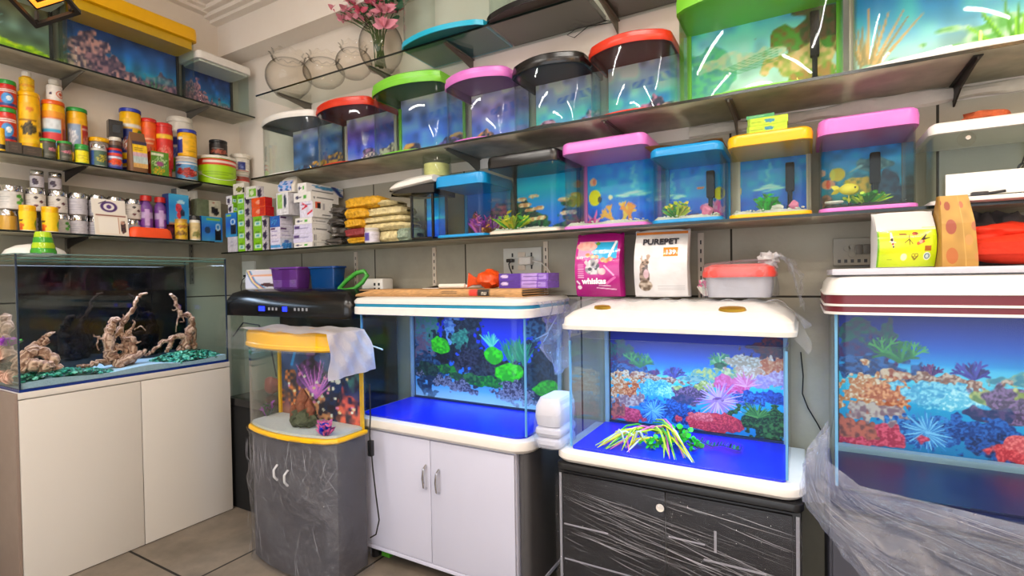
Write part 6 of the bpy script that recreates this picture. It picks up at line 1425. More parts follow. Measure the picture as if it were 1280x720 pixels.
# black cabinet with inlaid white strips, wrapped in stretched film
zc = zr-.004
c = thing('aquarium_cabinet', 'black cabinet with thin white inlay strips wrapped in stretch film', 'cabinet', (0, 0, 0))
cx0, cx1, cyf = XA-.03, XB+.032, YF-.03
mat('black_wood', '#17171a', .35, 0, .2, 14); mat('inlay', '#a8a8ae', .35, .2, .03)
MB('black_wood').prism(rrect(cx0-.008, cx1+.008, cyf-.014, YB, .03), zc-.028, zc, bev=.006).build('top_edge', c)
MB('black_wood').box(cx0, cx1, cyf, YB, .0, zc-.0285, .003).build('body', c)
xm = (cx0+cx1)/2
doors = []
for a, b in ((cx0+.022, xm-.001), (xm+.001, cx1-.022)): doors.append(MB('black_wood').box(a, b, cyf-.014, cyf-.0005, .03, zc-.036, .002).build('door', c))
m = MB('inlay'); 
for x in (cx0+.004, cx1-.013): m.box(x, x+.009, cyf-.004, cyf-.0001, .02, zc-.04)
m.build('edge_strip', c, smooth=False)
def strip(p, q, w_, d):
    a, b = at(*p, Y=cyf-.0145), at(*q, Y=cyf-.0145); m = MB('inlay')
    if abs(p[0]-q[0]) < 3: m.box(a.x-w_, a.x+w_, cyf-.0152, cyf-.014, b.z, a.z)
    else: m.box(max(a.x, cx0+.026), b.x, cyf-.0152, cyf-.014, (a.z+b.z)/2-w_, (a.z+b.z)/2+w_)
    return m.build('inlay_strip', d, smooth=False)
strip((894, 664), (894, 691), .0035, doors[1]); strip((880, 700), (958, 718), .003, doors[1]); strip((836, 671), (881, 681), .0025, doors[0]); strip((700, 655), (760, 665), .0025, doors[0]); strip((690, 700), (800, 716), .0025, doors[0])
p_ = at(825, 635, Y=cyf-.02); MB('paper').lathe([(0, 0), (.013, 0), (.013, .001), (0, .001)], 20, M=Matrix.Translation((p_.x, cyf-.0195, p_.z)) @ Matrix.Rotation(PI/2, 4, 'X')).build('round_sticker', c)
# stretch film on the front: long taut creases
mat_ = glass('stretch_film', '#f4f4f8', .022, .3, .012, '#c8c8d4', .10, 1.0, 8)
nt = mat_.node_tree
for n in nt.nodes:
    if n.bl_idname == 'ShaderNodeTexNoise' and n.inputs['Scale'].default_value == 8:
        mp = N(nt, 'ShaderNodeMapping'); mp.inputs['Scale'].default_value = (.28, 1, 16); mp.inputs['Rotation'].default_value = (0, .10, 0)
        src = n.inputs['Vector'].links[0].from_socket; nt.links.new(src, mp.inputs['Vector']); nt.links.new(mp.outputs[0], n.inputs['Vector'])
m = MB('stretch_film'); m.sheet(lambda u, v: Vector((cx0-.004+(cx1-cx0+.008)*u, cyf-.021-.0015*math.sin(v*70+u*9)-.001*math.sin(v*160-u*14), .01+(zc-.05)*v)), 30, 120); m.build('stretch_wrap', c, ang=1.4)
mat('film_crease')
m = MB('film_crease')
for k in range(130):
    xa = RND.uniform(cx0+.01, cx1-.1); L_ = RND.uniform(.05, .34)*(1 if k % 4 else 1.6); xb = min(cx1-.01, xa+L_); za = RND.uniform(.02, zc-.05)
    if k % 3 == 0: za = zc-.06-.16*(xa-cx0)/(cx1-cx0)-RND.uniform(0, .12)
    sl = RND.uniform(-.30, -.10); zb_ = max(.012, za+sl*(xb-xa)); w_ = RND.uniform(.0002, .0008)
    yy = cyf-.0245
    m.tube([(xa, yy, za), ((xa+xb)/2, yy-.0006, (za+zb_)/2-.002), (xb, yy, zb_)], [w_*.3, w_, w_*.3], 4)
m.build('film_crease', c)['kind'] = 'stuff'
# plastic plants lying on the tank floor
zf = z0+.0135
m = MB('leaf_white'); 
for k in range(34):
    a, b = (RND.uniform(770, 835), RND.uniform(545, 560)), (RND.uniform(742, 790), RND.uniform(553, 568))
    if k % 3 == 0: a, b = (RND.uniform(815, 835), RND.uniform(535, 548)), (RND.uniform(825, 870), RND.uniform(572, 585))
    p0, p1 = at(*a, Z=zf+.01), at(*b, Z=zf+.004); p0.y = max(YF+.03, min(p0.y, YB-.08)); p1.y = max(YF+.02, min(p1.y, YB-.06)); p0.z += RND.uniform(.0, .05)
    m.use(('leaf_lime', 'leaf_yellow', 'leaf_pink', 'leaf_yellow', 'leaf_white', 'leaf_lime', 'leaf_green')[k % 7]); mid = p0.lerp(p1, .5)+Vector((0, 0, RND.uniform(.015, .045)))
    m.tube([p0, p0.lerp(mid, .5)+Vector((0, 0, .012)), mid, mid.lerp(p1, .6), p1], [.0028, .0034, .0034, .003, .001], 5)
tag(m.build('plastic_plant'), 'striped pale ribbon plant lying across the blue tank floor', 'plant')
m = MB('leaf_neon'); q = at(848, 560, Z=zf)
for k in range(110):
    a = RND.uniform(0, 6.28); r = .06*math.sqrt(RND.random()); p0 = Vector((q.x+r*1.1*math.cos(a), q.y+.03+r*.9*math.sin(a), zf+.004+.07*(1-(r/.06)**2)*RND.random()))
    m.use('leaf_neon' if k % 3 else 'leaf_green'); m.leaf(p0, p0+Vector((math.cos(a*3)*.014, math.sin(a*3)*.014, RND.uniform(.002, .014))), .010, .2, 3)
tag(m.build('plastic_plant'), 'bright green bushy plant heap on the blue tank floor', 'plant')
m = MB('leaf_neon'); q = at(812, 562, Z=zf)
for k in range(40):
    a = RND.uniform(0, 6.28); r = .035*math.sqrt(RND.random()); p0 = Vector((q.x+r*1.1*math.cos(a), q.y+.02+r*.8*math.sin(a), zf+.003+.03*RND.random()))
    m.use('leaf_neon' if k % 2 else 'leaf_green'); m.leaf(p0, p0+Vector((math.cos(a*3)*.012, math.sin(a*3)*.012, RND.uniform(.002, .012))), .009, .2, 3)
tag(m.build('plastic_plant'), 'small bright green tuft between the ribbon plant strands', 'plant')
m = MB('leaf_dark'); a_, b_ = at(868, 556, Z=zf), at(925, 566, Z=zf); a_.y = max(a_.y, YF+.05); b_.y = max(b_.y, YF+.05)
P_ = [a_.lerp(b_, k/14)+Vector((0, .006*math.sin(k), .012+.004*math.sin(k*.8))) for k in range(15)]; m.tube(P_, .0015, 5)
for k in range(1, 15):
    for s_ in (-1, 1): m.use('leaf_dark' if k % 2 else 'gravel_teal'); m.leaf(P_[k], P_[k]+Vector((.004, s_*.022, .008)), .006, .1, 3)
tag(m.build('plastic_plant'), 'thin dark teal stem plant lying beside the bright green heap', 'plant')
# rolled white foam packs in clear bag
t = thing('foam_rolls', 'stack of white foam sheets in a clear bag beside the gold marked aquarium', 'bag', (2.60, -.50, .0))
t.location = (2.522, -.40, z0+.0045); t.scale = (1.5, 1, 1)
mat('white_foam', '#d2d2de', .6, 0, .04, 20, .2, 40)
for i, (h_, w_) in enumerate(((.04, .062), (.038, .064), (.10, .062))):
    zz_ = (0, .041, .080)[i]
    MB('white_foam').loft([(rrect(-w_*.5, w_*.5, -.06, .10, .02), zz_), (rrect(-w_*.56, w_*.56, -.068, .105, .025), zz_+h_*.35), (rrect(-w_*.54, w_*.54, -.066, .105, .025), zz_+h_*.7), (rrect(-w_*.4, w_*.42, -.05, .10, .018), zz_+h_)]).build('foam_pack', t)
m = MB('film'); m.loft([(rrect(-.036, .036, -.072, .108, .026), 0.001), (rrect(-.040, .040, -.075, .11, .03), .05), (rrect(-.038, .038, -.072, .11, .03), .11), (rrect(-.025, .03, -.05, .1, .02), .17)]); m.build('bag', t, ang=1.2)

# ---- maroon striped aquarium at the right, film wrapped
XA, XB, YF, YB = 3.415, 4.34, -.47, -.06
z0 = .695; zl = at(1150, 395, Y=YF-.02).z
reef2 = cv_reef(420, 220, 1.9)
t, pth, X, D = big_tank('big aquarium with a white hood banded in maroon and a coral reef backdrop', XA, XB, YF, YB, z0, zl+.004, reef2, 'navy_floor', r=.035)
base_rim(t, pth, .012, -.05, .004, 'navy_floor', .012)
MB('frost').box(-X+.012, X-.012, -.055, -.017, .012, .03).build('back_ledge', t, smooth=False)
o = grow(pth, .022, -.001)
S = lambda y: at(1150, y, Y=YF-.02).z-z0
def ringz(m, za, zb_, d=0, nm='hood_band'): return MB(m).prism(grow(o, d, -.001), za, zb_).build(nm, t)
zs_ = [zl-z0, S(391.5), S(384), S(381), S(369), S(366)]
ringz('white_plastic', zs_[0], zs_[1], .002, 'hood_edge'); ringz('maroon_band', zs_[1], zs_[2], .0); ringz('white_plastic', zs_[2], zs_[3], .003, 'hood_edge'); ringz('maroon_band', zs_[3], zs_[4], .0); ringz('white_plastic', zs_[4], zs_[5], .003, 'hood_edge')
zh = S(343)
MB('white_plastic').loft([(o, zs_[5]), (grow(o, -.003, -.001), zs_[5]+.006), (grow(o, -.008, -.001), zh-.02), (grow(o, -.018, -.001), zh-.006), (inset(o, .035), zh)]).build('hood', t)
tank_lamp(XA, XB, -.36, zl-.015, 3.2, '#dcecff')
zfm = z0+zh
f_ = MB('white_foam').box(-.46, .46, -.2, .2, 0, .017, .003).build('foam_board', None, (3.87, -.275, zfm+.001)); tag(f_, 'white foam board lying on the maroon banded hood', 'board')
zft = zfm+.0185
# cabinet
c = thing('aquarium_cabinet', 'dark grey cabinet under the maroon banded aquarium', 'cabinet', (0, 0, 0))
mat('cabinet_dark', '#3f3f49', .5, 0, .1, 10); MB('cabinet_dark').box(XA-.015, XB+.015, YF-.015, YB, 0, z0-.052, .004).build('body', c)
for a, b in ((XA-.008, (XA+XB)/2-.001), ((XA+XB)/2+.001, XB+.008)): MB('cabinet_dark').box(a, b, YF-.031, YF-.0155, .03, z0-.06, .003).build('door', c)
# loose plastic film draped over the cabinet
def ctrl(pts, u, v):
    n = len(pts)-1; m_ = len(pts[0])-1
    a, b = u*m_, v*n; i, j = min(int(a), m_-1), min(int(b), n-1); fa, fb = a-i, b-j
    return (pts[j][i]*(1-fa)+pts[j][i+1]*fa)*(1-fb)+(pts[j+1][i]*(1-fa)+pts[j+1][i+1]*fa)*fb
Pw = [[at(1036, 525, Y=-.512), at(1034, 575, Y=-.512), at(1075, 607, Y=-.516), at(1180, 632, Y=-.516), at(1330, 668, Y=-.516)],
      [at(1010, 560, Y=-.50), at(1020, 610, Y=-.53), at(1085, 640, Y=-.55), at(1190, 662, Y=-.55), at(1330, 700, Y=-.54)],
      [at(1000, 618, Y=-.50), at(1040, 655, Y=-.58), at(1110, 690, Y=-.60), at(1210, 710, Y=-.59), at(1340, 740, Y=-.57)],
      [at(1045, 680, Y=-.56), at(1075, 700, Y=-.63), at(1150, 735, Y=-.65), at(1240, 760, Y=-.63), at(1350, 790, Y=-.6)],
      [at(1090, 735, Y=-.60), at(1110, 750, Y=-.68), at(1180, 790, Y=-.69), at(1270, 810, Y=-.67), at(1360, 830, Y=-.64)]]
ns = vnoise(121, 121, 7, 9); ns2 = vnoise(121, 121, 26, 12); ns3 = vnoise(121, 121, 5, 22); nsd = vnoise(121, 121, 3, 13)
def filmf(u, v):
    p = ctrl(Pw, u, v); i, j = int(v*120), int(u*120)
    s_ = min(120, max(0, int(60+70*(v*1.0-u*.62)))); k = (.020*(abs(ns[i, j]-.5)*2)+.030*(1-abs(nsd[s_, j]-.5)*2)**3+.004*ns2[i, j])*(.25+.75*min(1, v*3))
    return p+Vector((-.15, -1, .25))*k
m = MB('film_thick'); m.sheet(filmf, 120, 120); m.use('film_crease')
for k in range(20):
    u0, v0 = RND.uniform(0, .75), RND.uniform(.02, .6); du = RND.uniform(.12, .45); dv = du*RND.uniform(.35, .75)
    pts = [filmf(min(1, u0+du*f+RND.uniform(-.006, .006)), min(1, v0+dv*f))+Vector((-.15, -1, .25))*.004 for f in (0, .2, .4, .6, .8, 1)]; w_ = RND.uniform(.0003, .0009)
    m.tube(pts, [w_*.2, w_, w_*.8, w_, w_*.7, w_*.2], 4)
tag(m.build('plastic_film', None, None, ang=1.5), 'large crinkled clear plastic film draped over the cabinet of the maroon banded aquarium', 'film')
m = MB('film_thick')
def filmg(u, v):
    p = at(1003+34*u, 530+100*v, Y=-.485); i, j = int(v*120), int(u*120)
    top = max(0, .55-v)*1.0*(1-u); return Vector((p.x+.0, -.50-.01*ns2[i, j]+.03*(1-u), p.z-top*.22+.008*ns[i, j]))
m.sheet(filmg, 24, 40); tag(m.build('plastic_film', None, None, ang=1.5), 'bunched clear film between the gold marked and the maroon banded aquariums', 'film')
# thin black cable behind
m = MB('rubber'); m.tube([at(x, y, Y=-.02) for x, y in ((1001, 440), (1004, 470), (1003, 492), (1010, 510), (1022, 530), (1030, 545))], .0025, 6); tag(m.build('cable'), 'thin black cable on the wall between the two reef aquariums', 'cable')
# ================================================================ things on the hoods, sockets, lamp
zt2 = 1.2635
p = at(333, 362, Y=-.2)
cv = Canvas(40, 26, '#dcd8e2', 1.5)
for i, c_ in enumerate(('#2a5ac0', '#f0d020', '#f0e8e0', '#d84a20', '#2a9ac8')): cv.line(.0+i*.03, .95, .22+i*.035, .35, .03, c_); cv.line(.22+i*.035, .35, .42+i*.06, .0, .03, c_)
cv.line(.2, .7, .95, .72, .05, '#e8a880'); cv.blob(.75, .18, .22, .12, '#2a1a1c', '#6a2a20', .4)
a, b = at(313, 350, Y=-.24), at(340, 350, Y=-.24)
t = thing('packet', 'white packet with rainbow stripes leaning on the black hood', 'packet', ((a.x+b.x)/2, -.23, zt2), .1); w_ = (b.x-a.x)/2*1.25; h_ = at(325, 337, Y=-.23).z-zt2
MB('paper').loft([(rrect(-w_, w_, -.014, .014, .008), 0), (rrect(-w_, w_, -.016, .016, .008), h_*.5), (rrect(-w_*1.05, w_*1.05, -.004, .004, .003), h_)]).build('pouch', t)
picture('label', cv, lambda U, V: (-w_*.98+w_*1.96*U, -.0168+.012*np.clip(V-.5, 0, 1)*2*.95, .004+(h_-.008)*V), t)
def tub(label, pl, pr, yt, yb, Y, m, rimm, inner=None):
    a, b = at(pl, yb, Y=Y), at(pr, yb, Y=Y); w = (b.x-a.x)/2; h = at((pl+pr)/2, yt, Y=Y).z-zt2
    t = thing('plastic_tub', label, 'tub', ((a.x+b.x)/2, Y+w*.42, zt2))
    o0, o1 = rrect(-w*.88, w*.88, -w*.36, w*.36, .012), rrect(-w, w, -w*.42, w*.42, .014)
    MB(m).loft([(grow(o0, -.003), .004), (grow(o0, 0), 0), (o1, h*.93), (grow(o1, -.003), h*.93), (grow(o0, -.004), .006)], cap0=False).build('wall', t)
    MB(rimm).ring(grow(o1, .007), h*.93, h, .010).build('rim', t)
    return t, w, h
mat('violet_clear', '#8a4ab0', .15, 0, .05, trans=.65); mat('violet_plastic', '#6a2f92', .25, 0, .05); mat('deepblue_clear', '#0f4a8c', .12, 0, .08, trans=.35); mat('deepblue', '#0d3f86', .2, 0, .05)
t, w_, h_ = tub('purple and clear plastic breeding tub on the black hood', 338, 372, 334, 363, -.25, 'violet_clear', 'violet_plastic')
cv = Canvas(40, 30, '#b8b0d0', 1.2); cv.rect(.36, .7, 0, 1, '#6a2a8c'); cv.line(.05, .4, .25, .9, .03, '#d8d8f0'); cv.blob(.2, .3, .1, .1, '#d0d8c0', '#9aa0b8', .4); cv.blob(.86, .4, .1, .3, '#a8b8b0', '#e0e4ec', .5)
picture('insert', cv, lambda U, V: (-w_*.84+w_*1.68*U, -w_*.355+0*U, .01+h_*.8*V), t)
tub('deep blue plastic tub next to the purple one', 386, 418, 333, 363, -.25, 'deepblue_clear', 'deepblue')
# green scoop handle
P_ = [at(x, y, Y=Y) for x, y, Y in ((424, 361, -.27), (434, 350, -.27), (446, 341, -.26), (455, 339, -.25), (459, 344, -.24), (453, 353, -.25), (443, 361, -.27), (430, 363, -.28), (424, 361, -.27))]
m = MB(mat('scoop_green', '#3f9a35', .3, 0, .05)).tube(P_, [.011, .012, .012, .012, .012, .012, .011, .010, .011], 8)
tag(m.build('scoop', None, None, ang=1.2), 'green plastic loop handled scoop lying at the end of the black hood', 'scoop')
# hood heights of the blue striped tank
zt4 = .672+.478+.078
o_ = bpy.data.objects
mat('cardboard', '#b88a58', .75, 0, .1, 30)
# cardboard: flat long folded carton
A, B_ = at(432, 388, Y=-.42), at(690, 372, Y=-.42)
cz = zt4+.0005
t = thing('cardboard_sheet', 'long flattened brown cardboard carton on the blue striped hood', 'cardboard', (1.93, -.265, cz))
MB('cardboard').box(-.455, .46, -.115, .115, .0, .004, .001).box(-.43, .455, -.112, .112, .028, .032, .001).sheet(lambda u, v: Vector((-.45+.905*u, -.112-.006*math.sin(PI*v), .001+.030*v*min(1, .3+u*6))), 30, 6).box(.40, .457, -.11, .11, .010, .014).box(.40, .457, -.11, .11, .020, .023).build('folded_board', t)
cv = Canvas(90, 10, '#bd8f5c', 9); cv.grain(.1, 8); cv.rect(.72, .775, .0, 1, '#d83a2c'); cv.rect(.775, .84, 0, 1, '#2a2420'); cv.rect(.57, .66, .35, .5, '#4a3a2a', .8); cv.rect(.57, .66, .6, .72, '#4a3a2a', .8)
picture('printed_edge', cv, lambda U, V: (-.448+.90*U, -.1135-.006*np.sin(PI*V), .002+.0295*V*np.minimum(1, .3+U*6)), t)
mat('lettering_cream', '#e8dcc8', .6, 0, 0); mat('lettering_dark', '#23202c', .6, 0, 0); mat('lettering_white', '#f6f2f4', .5, 0, 0)
lettering('un', .026, (.279, -.1205, .0165), (PI/2, 0, PI), 'lettering_cream', t, .0003)
zc_ = cz+.0325
tt = MB('paper').tube([(0, 0, .0), (.13, .02, .0)], .011, 12).build('paper_roll', None, (1.88, -.25, zc_+.011)); tag(tt, 'white paper roll lying across the white sheet on the cardboard', 'paper')
tt = MB('paper').box(-.09, .09, -.05, .05, 0, .003).sheet(lambda u, v: Vector((-.09+.18*u, -.05+.1*v, .003+.012*math.sin(PI*u)**2)), 12, 2).build('paper_sheet', None, (1.86, -.19, zc_)); tag(tt, 'curled white paper sheet on the cardboard', 'paper')
tt = MB('white_plastic').tube([(-.06, -.01, 0), (.06, .02, .002)], .008, 10).build('tube', None, (2.02, -.22, zc_+.008)); tag(tt, 'thin white tube beside the orange bag on the cardboard', 'tube')
# orange knotted bag
mat('orange_bag', '#e4501a', .3, 0, .15, 20, .6, 40)
m = MB('orange_bag').blob((.03, 0, .04), .055, .05, .042, .14, 3, 5).loft([([(x*1, y) for x, y in rrect(-.012, .012, -.012, .012, .005)], 0), (rrect(-.02, .02, -.006, .006, .004), .05), (rrect(-.034, .034, -.004, .004, .003), .075)], M=Matrix.Translation((-.01, 0, .028)) @ Matrix.Rotation(-1.45, 4, 'Y'))
tag(m.build('orange_bag', None, (at(605, 352, Y=-.22).x, -.22, zc_), ang=1.0), 'orange knotted plastic bag on the cardboard beside the purple cartons', 'bag')
cvp_ = lambda: bands('#7a52b8', [('r', .0, .45, 0, 1, '#5a3aa0'), ('e', .12, .6, .08, .25, '#d8c8f0'), ('r', .48, .78, .1, .9, '#b89ae0'), ('r', .8, .97, .15, .85, '#a88ad8'), ('t', .5, .95, .2, .8, '#5a3a98')], 40, 10)
a, b = at(622, 352, Y=-.25), at(685, 352, Y=-.25); zq = zc_
for i in range(2):
    o = printed_box('carton', b.x-a.x, .10, .031, cvp_(), bands('#8a62c8', [], 6, 6), None, '#c8b488' if i else '#9a7ad0', '#6a48a8', None, 'gloss_print', ((a.x+b.x)/2, -.19, zq+i*.0315), -.06+.03*i); tag(o, 'flat purple carton on the cardboard, '+('lower' if i == 0 else 'upper')+' of two', 'box')
# sockets
mat('socket_white', '#d8d8d0', .35, 0, .03)
def socket(label, pl, pr, yt, yb, kind):
    a, b = at(pl, yt, Y=-.012), at(pr, yb, Y=-.012); w, h = b.x-a.x, a.z-b.z
    t = thing('power_socket', label, 'socket', ((a.x+b.x)/2, -.008, b.z))
    MB('socket_white').box(-w/2, w/2, -.012, 0, 0, h, .003).build('plate', t)
    if kind == 6:
        m = MB('dark_plastic')
        for x in (-.25, .25):
            for z in (.28, .74): m.box(x*w-.004, x*w+.004, -.0135, -.0118, h*z-.009, h*z+.009)
        m.build('pin_hole', t, smooth=False)
        for z in (.74, .5, .26): 
            MB('cream_plastic').box(-.02, .02, -.017, -.012, h*z-.012, h*z+.012, .003).build('switch', t)
    return t, w, h
socket('white double socket plate with a phone charger above the purple cartons', 630, 678, 311, 343, 6)
t = thing('phone_charger', 'white phone charger with a hanging white cable plugged into the wall socket', 'charger', at(660, 326, Y=-.02))
MB('white_plastic').box(-.03, .03, -.035, -.0, -.018, .018, .006).build('body', t)
L = t.location; MB('white_plastic').tube([at(x, y, Y=-.045)-L for x, y in ((666, 326), (676, 328), (684, 335), (689, 344), (688, 350), (684, 352))], .003, 7).build('cord', t)
t = thing('plug', 'black plug with short lead in the wall socket beside the white charger', 'plug', at(640, 326, Y=-.02)); L = t.location
MB('black_plastic').box(-.016, .016, -.03, 0, -.008, .008, .004).build('body', t); MB('rubber').tube([at(x, y, Y=-.045)-L for x, y in ((639, 326), (636, 330), (637, 335), (640, 342))], .003, 6).build('cord', t)
socket('small white switch plate above the rainbow striped packet by the room corner', 303.5, 320, 327, 353, 0)
mat('old_white', '#a8a496', .5, 0, .12, 12)
a, b = at(1041, 299, Y=-.012), at(1100, 331, Y=-.012)
t = thing('switch_board', 'dusty grey switch board on the wall behind the lime food bag', 'switch board', ((a.x+b.x)/2, -.008, b.z)); w, h = b.x-a.x, a.z-b.z
MB('old_white').box(-w/2, w/2, -.022, 0, 0, h, .003).build('plate', t)
for i, (x, z) in enumerate(((-.2, .62), (-.1, .68), (-.1, .4))): MB('old_white').cyl(.010, 0, .006, (0, 0), 14, M=Matrix.Translation((x*w, -.021, h*z)) @ Matrix.Rotation(PI/2, 4, 'X')).build('round_socket', t)
for x in (.06, .22, .36): MB('grey_steel').box(x*w-.010, x*w+.010, -.026, -.022, h*.4, h*.75, .002).build('switch', t)
m = MB('dark_plastic')
for k in range(6): m.box(-w*.4+k*w*.14, -w*.4+k*w*.14+.009, -.0235, -.0218, h*.1, h*.22)
m.build('slots', t, smooth=False)
# white timer box by the cardboard
p = at(475, 350, Y=-.10)
t = thing('adapter_box', 'white plastic adapter with dark sockets against the wall by the green scoop', 'adapter', (p.x, -.13, zt4+.0005)); 
MB('white_plastic').box(-.075, .075, -.03, .05, 0, .085, .008).build('body', t)
for x, z in ((.02, .055), (.02, .03), (.05, .055), (.05, .03)): MB('dark_plastic').box(x-.006, x+.006, -.0315, -.0298, z-.007, z+.007).build('socket_hole', t, smooth=False)
# film hanging at the end of the blue striped hood
m = MB('film_thick')
def fh(u, v):
    i, j = int(v*120), int(u*120); y = -.40+.33*u; zz = 1.21-.30*v*(.5+.5*math.sin(PI*min(1, u*1.1+.05)))
    return Vector((2.452+.028*abs(math.sin(u*8+v*3))+.025*ns2[i, j]*(.3+v), y+.012*math.sin(v*14), zz))
m.sheet(fh, 34, 26); tag(m.build('plastic_film', None, None, ang=1.4), 'crumpled clear film hanging at the end of the blue striped hood', 'film')

# ---- bags on the gold marked hood
zb5 = hz5+.012
def soft_bag(name, label, cat, x, y, w, h, d, m, rz=0, z=None, top=.03, nz=.004):
    t = thing(name, label, cat, (x, y, zb5 if z is None else z), rz)
    mb = MB(m)
    def f(u, v):
        a = 2*PI*u; k = v; e = d/2*(1 if k < .1 else 1)*(.55+.75*math.sin(PI*min(1, k*.9+.08)))*(1-k**5*.86)
        ca, sa = math.cos(a), math.sin(a); sx = math.copysign(abs(ca)**.35, ca); sy = math.copysign(abs(sa)**.75, sa)
        wx = w/2*(1-.05*math.sin(PI*k))
        return Vector((wx*sx+nz*.25*math.sin(k*9+a*2), e*sy+nz*.8*math.sin(k*23+a*5)*(1 if abs(sx) < .9 else .3), h*k+nz*math.sin(a*3)*k))
    mb.sheet(f, 48, 30); mb.sheet(lambda u, v: f(u, 0)*1 if v == 1 else Vector((f(u, 0).x*v, f(u, 0).y*v, 0)), 48, 2)
    mb.build('bag', t, ang=1.2)
    fy = lambda V: -(d/2*(.55+.75*np.sin(PI*np.minimum(1, V*.9+.08)))*(1-V**5*.86))
    return t, fy
# magenta cat food bag
a, b = at(718, 374, Y=-.26), at(776, 374, Y=-.26); w_ = b.x-a.x; h_ = at(750, 292, Y=-.26).z-zb5
mat('magenta_bag', '#b0147c', .22, 0, .08, 12, .4, 18)
t, fy = soft_bag('pet_food_bag', 'magenta kitten food bag on the gold marked hood', 'bag', (a.x+b.x)/2, -.21, w_, h_, .10, 'magenta_bag', .06)
cv = Canvas(90, 120, '#b4167e', .75).grad([(0, '#a01070'), (.5, '#c02a90'), (1, '#a8127a')])
cv.put((cv.V > .60+.07*np.sin(cv.U*3)) & (cv.V < .92) & (cv.U < .92) & (cv.U > .06), '#f09ac0'); cv.put((cv.U > .42) & (cv.V > .62) & (cv.V < .9) & (cv.U < .94), '#2aa8dc')
cv.blob(.27, .84, .24, .09, '#f0a8a0', '#f4c0b4', .15); cv.ell(.5, .88, .05, .03, '#5a9a3c'); cv.blob(.6, .74, .22, .03, '#e8f0f4', '#8ac8e8', .5); cv.line(.9, .9, .78, .66, .02, '#e8f4fa')
for (u, v) in ((.3, .68), (.4, .66), (.5, .65), (.64, .6), (.72, .58), (.8, .61)): cv.blob(u, v, .055, .038, '#e8b88a', '#c07a4c', .3)
cv.ell(.40, .30, .24, .17, '#d860b0', .35, .8); cv.blob(.4, .47, .19, .12, '#d8d4d8', '#8a8890', .35, 9, 26); cv.blob(.36, .44, .05, .03, '#2a2a30', '#3a3a40', .3); cv.blob(.5, .46, .04, .03, '#2a2a30', '#3a3a40', .3); cv.blob(.47, .5, .12, .06, '#4a4a54', '#9a9aa4', .4); cv.line(.27, .56, .31, .5, .03, '#c8c4c8', .01); cv.line(.52, .58, .48, .5, .03, '#b8b4b8', .01); cv.blob(.62, .4, .1, .06, '#e8c8c8', '#d8a8b0', .3)
cv.rect(.08, .2, .3, .56, '#c860a8', .6)
for k in range(7): cv.rect(.07, .22, .3+k*.036, .312+k*.036, '#e8c8e0', .8)
cv.ell(.1, .14, .05, .035, '#f0e0ec'); cv.line(.05, .24, .1, .2, .015, '#f0d8ec'); cv.line(.5, .13, .92, .1, .008, '#f0c8e4'); cv.line(.55, .17, .8, .16, .008, '#f0c8e4'); cv.line(.68, .5, .88, .34, .012, '#f0a8d8'); cv.line(.72, .2, .9, .3, .02, '#d868b0')
picture('front_print', cv, lambda U, V: (-w_*.465+w_*.93*U, fy(.02+.94*V)*(1-.12*np.abs(2*U-1)**3)-.006, h_*(.02+.94*V)), t, 'foil_print')
lettering('whiskas', .030, (-.005, -.0815, h_*.245), (PI/2-.0, 0, 0), 'lettering_white', t, .0006, .0012)
lettering('8-12', .014, (-w_*.33, -.0765, h_*.62), (PI/2+.12, 0, 0), 'lettering_white', t)
# white pet food bag
a, b = at(791, 377, Y=-.26), at(860, 377, Y=-.26); w_ = b.x-a.x; h_ = at(826, 287, Y=-.26).z-zb5
mat('white_bag', '#e4e2e2', .25, 0, .05, 12, .6, 16)
t, fy = soft_bag('pet_food_bag', 'white pet food bag with an orange price sticker on the gold marked hood', 'bag', (a.x+b.x)/2, -.205, w_, h_, .13, 'white_bag', .10)
cv = Canvas(100, 130, '#e2e0e2', .77); cv.a *= (.94+.08*vnoise(100, 130, 6, 8)[..., None]); cv.rect(0, 1, .955, 1, '#f08a3c')
cv.rect(.56, .83, .60, .74, '#f0821e'); cv.blob(.2, .42, .085, .13, '#b8a090', '#5a4a44', .2, 6, 26); cv.blob(.21, .3, .12, .14, '#a89488', '#4a3f3a', .25, 6, 26); cv.blob(.24, .34, .06, .08, '#d8b8c4', '#c8a8b0', .2); cv.blob(.22, .16, .15, .1, '#c8b8a8', '#6a5a4c', .3, 6, 26); cv.blob(.22, .52, .085, .055, '#c0a898', '#6a5a50', .2, 6, 26); cv.line(.13, .6, .16, .55, .03, '#a89080', .01); cv.line(.28, .61, .27, .55, .03, '#a89080', .01)
cv.ell(.18, .52, .015, .012, '#2a2420'); cv.ell(.26, .52, .015, .012, '#2a2420'); cv.blob(.08, .62, .08, .06, '#c8ccd4', '#dcdce0', .4)
for k in range(3): cv.rect(.45, .95, .09+k*.025, .098+k*.025, '#b8b8bc')
cv.rect(.3, .7, .905, .912, '#b0a8a0', .7)
fz = lambda U, V: fy(.02+.96*V)*(1-.12*np.abs(2*U-1)**3)-.006
picture('front_print', cv, lambda U, V: (-w_*.465+w_*.93*U, fz(U, V), h_*(.02+.96*V)), t, 'foil_print')
yl = lambda v: float(fz(np.array(.5), np.array(v)))
lettering('PUREPET', .0345, (0, yl(.83)-.006, h_*.82), (PI/2-.62, 0, 0), 'lettering_dark', t, .0006, .0012, .93)
lettering('139', .024, (w_*.185, yl(.67)-.004, h_*.655), (PI/2-.32, 0, 0), 'lettering_white', t, .0005, .0008)
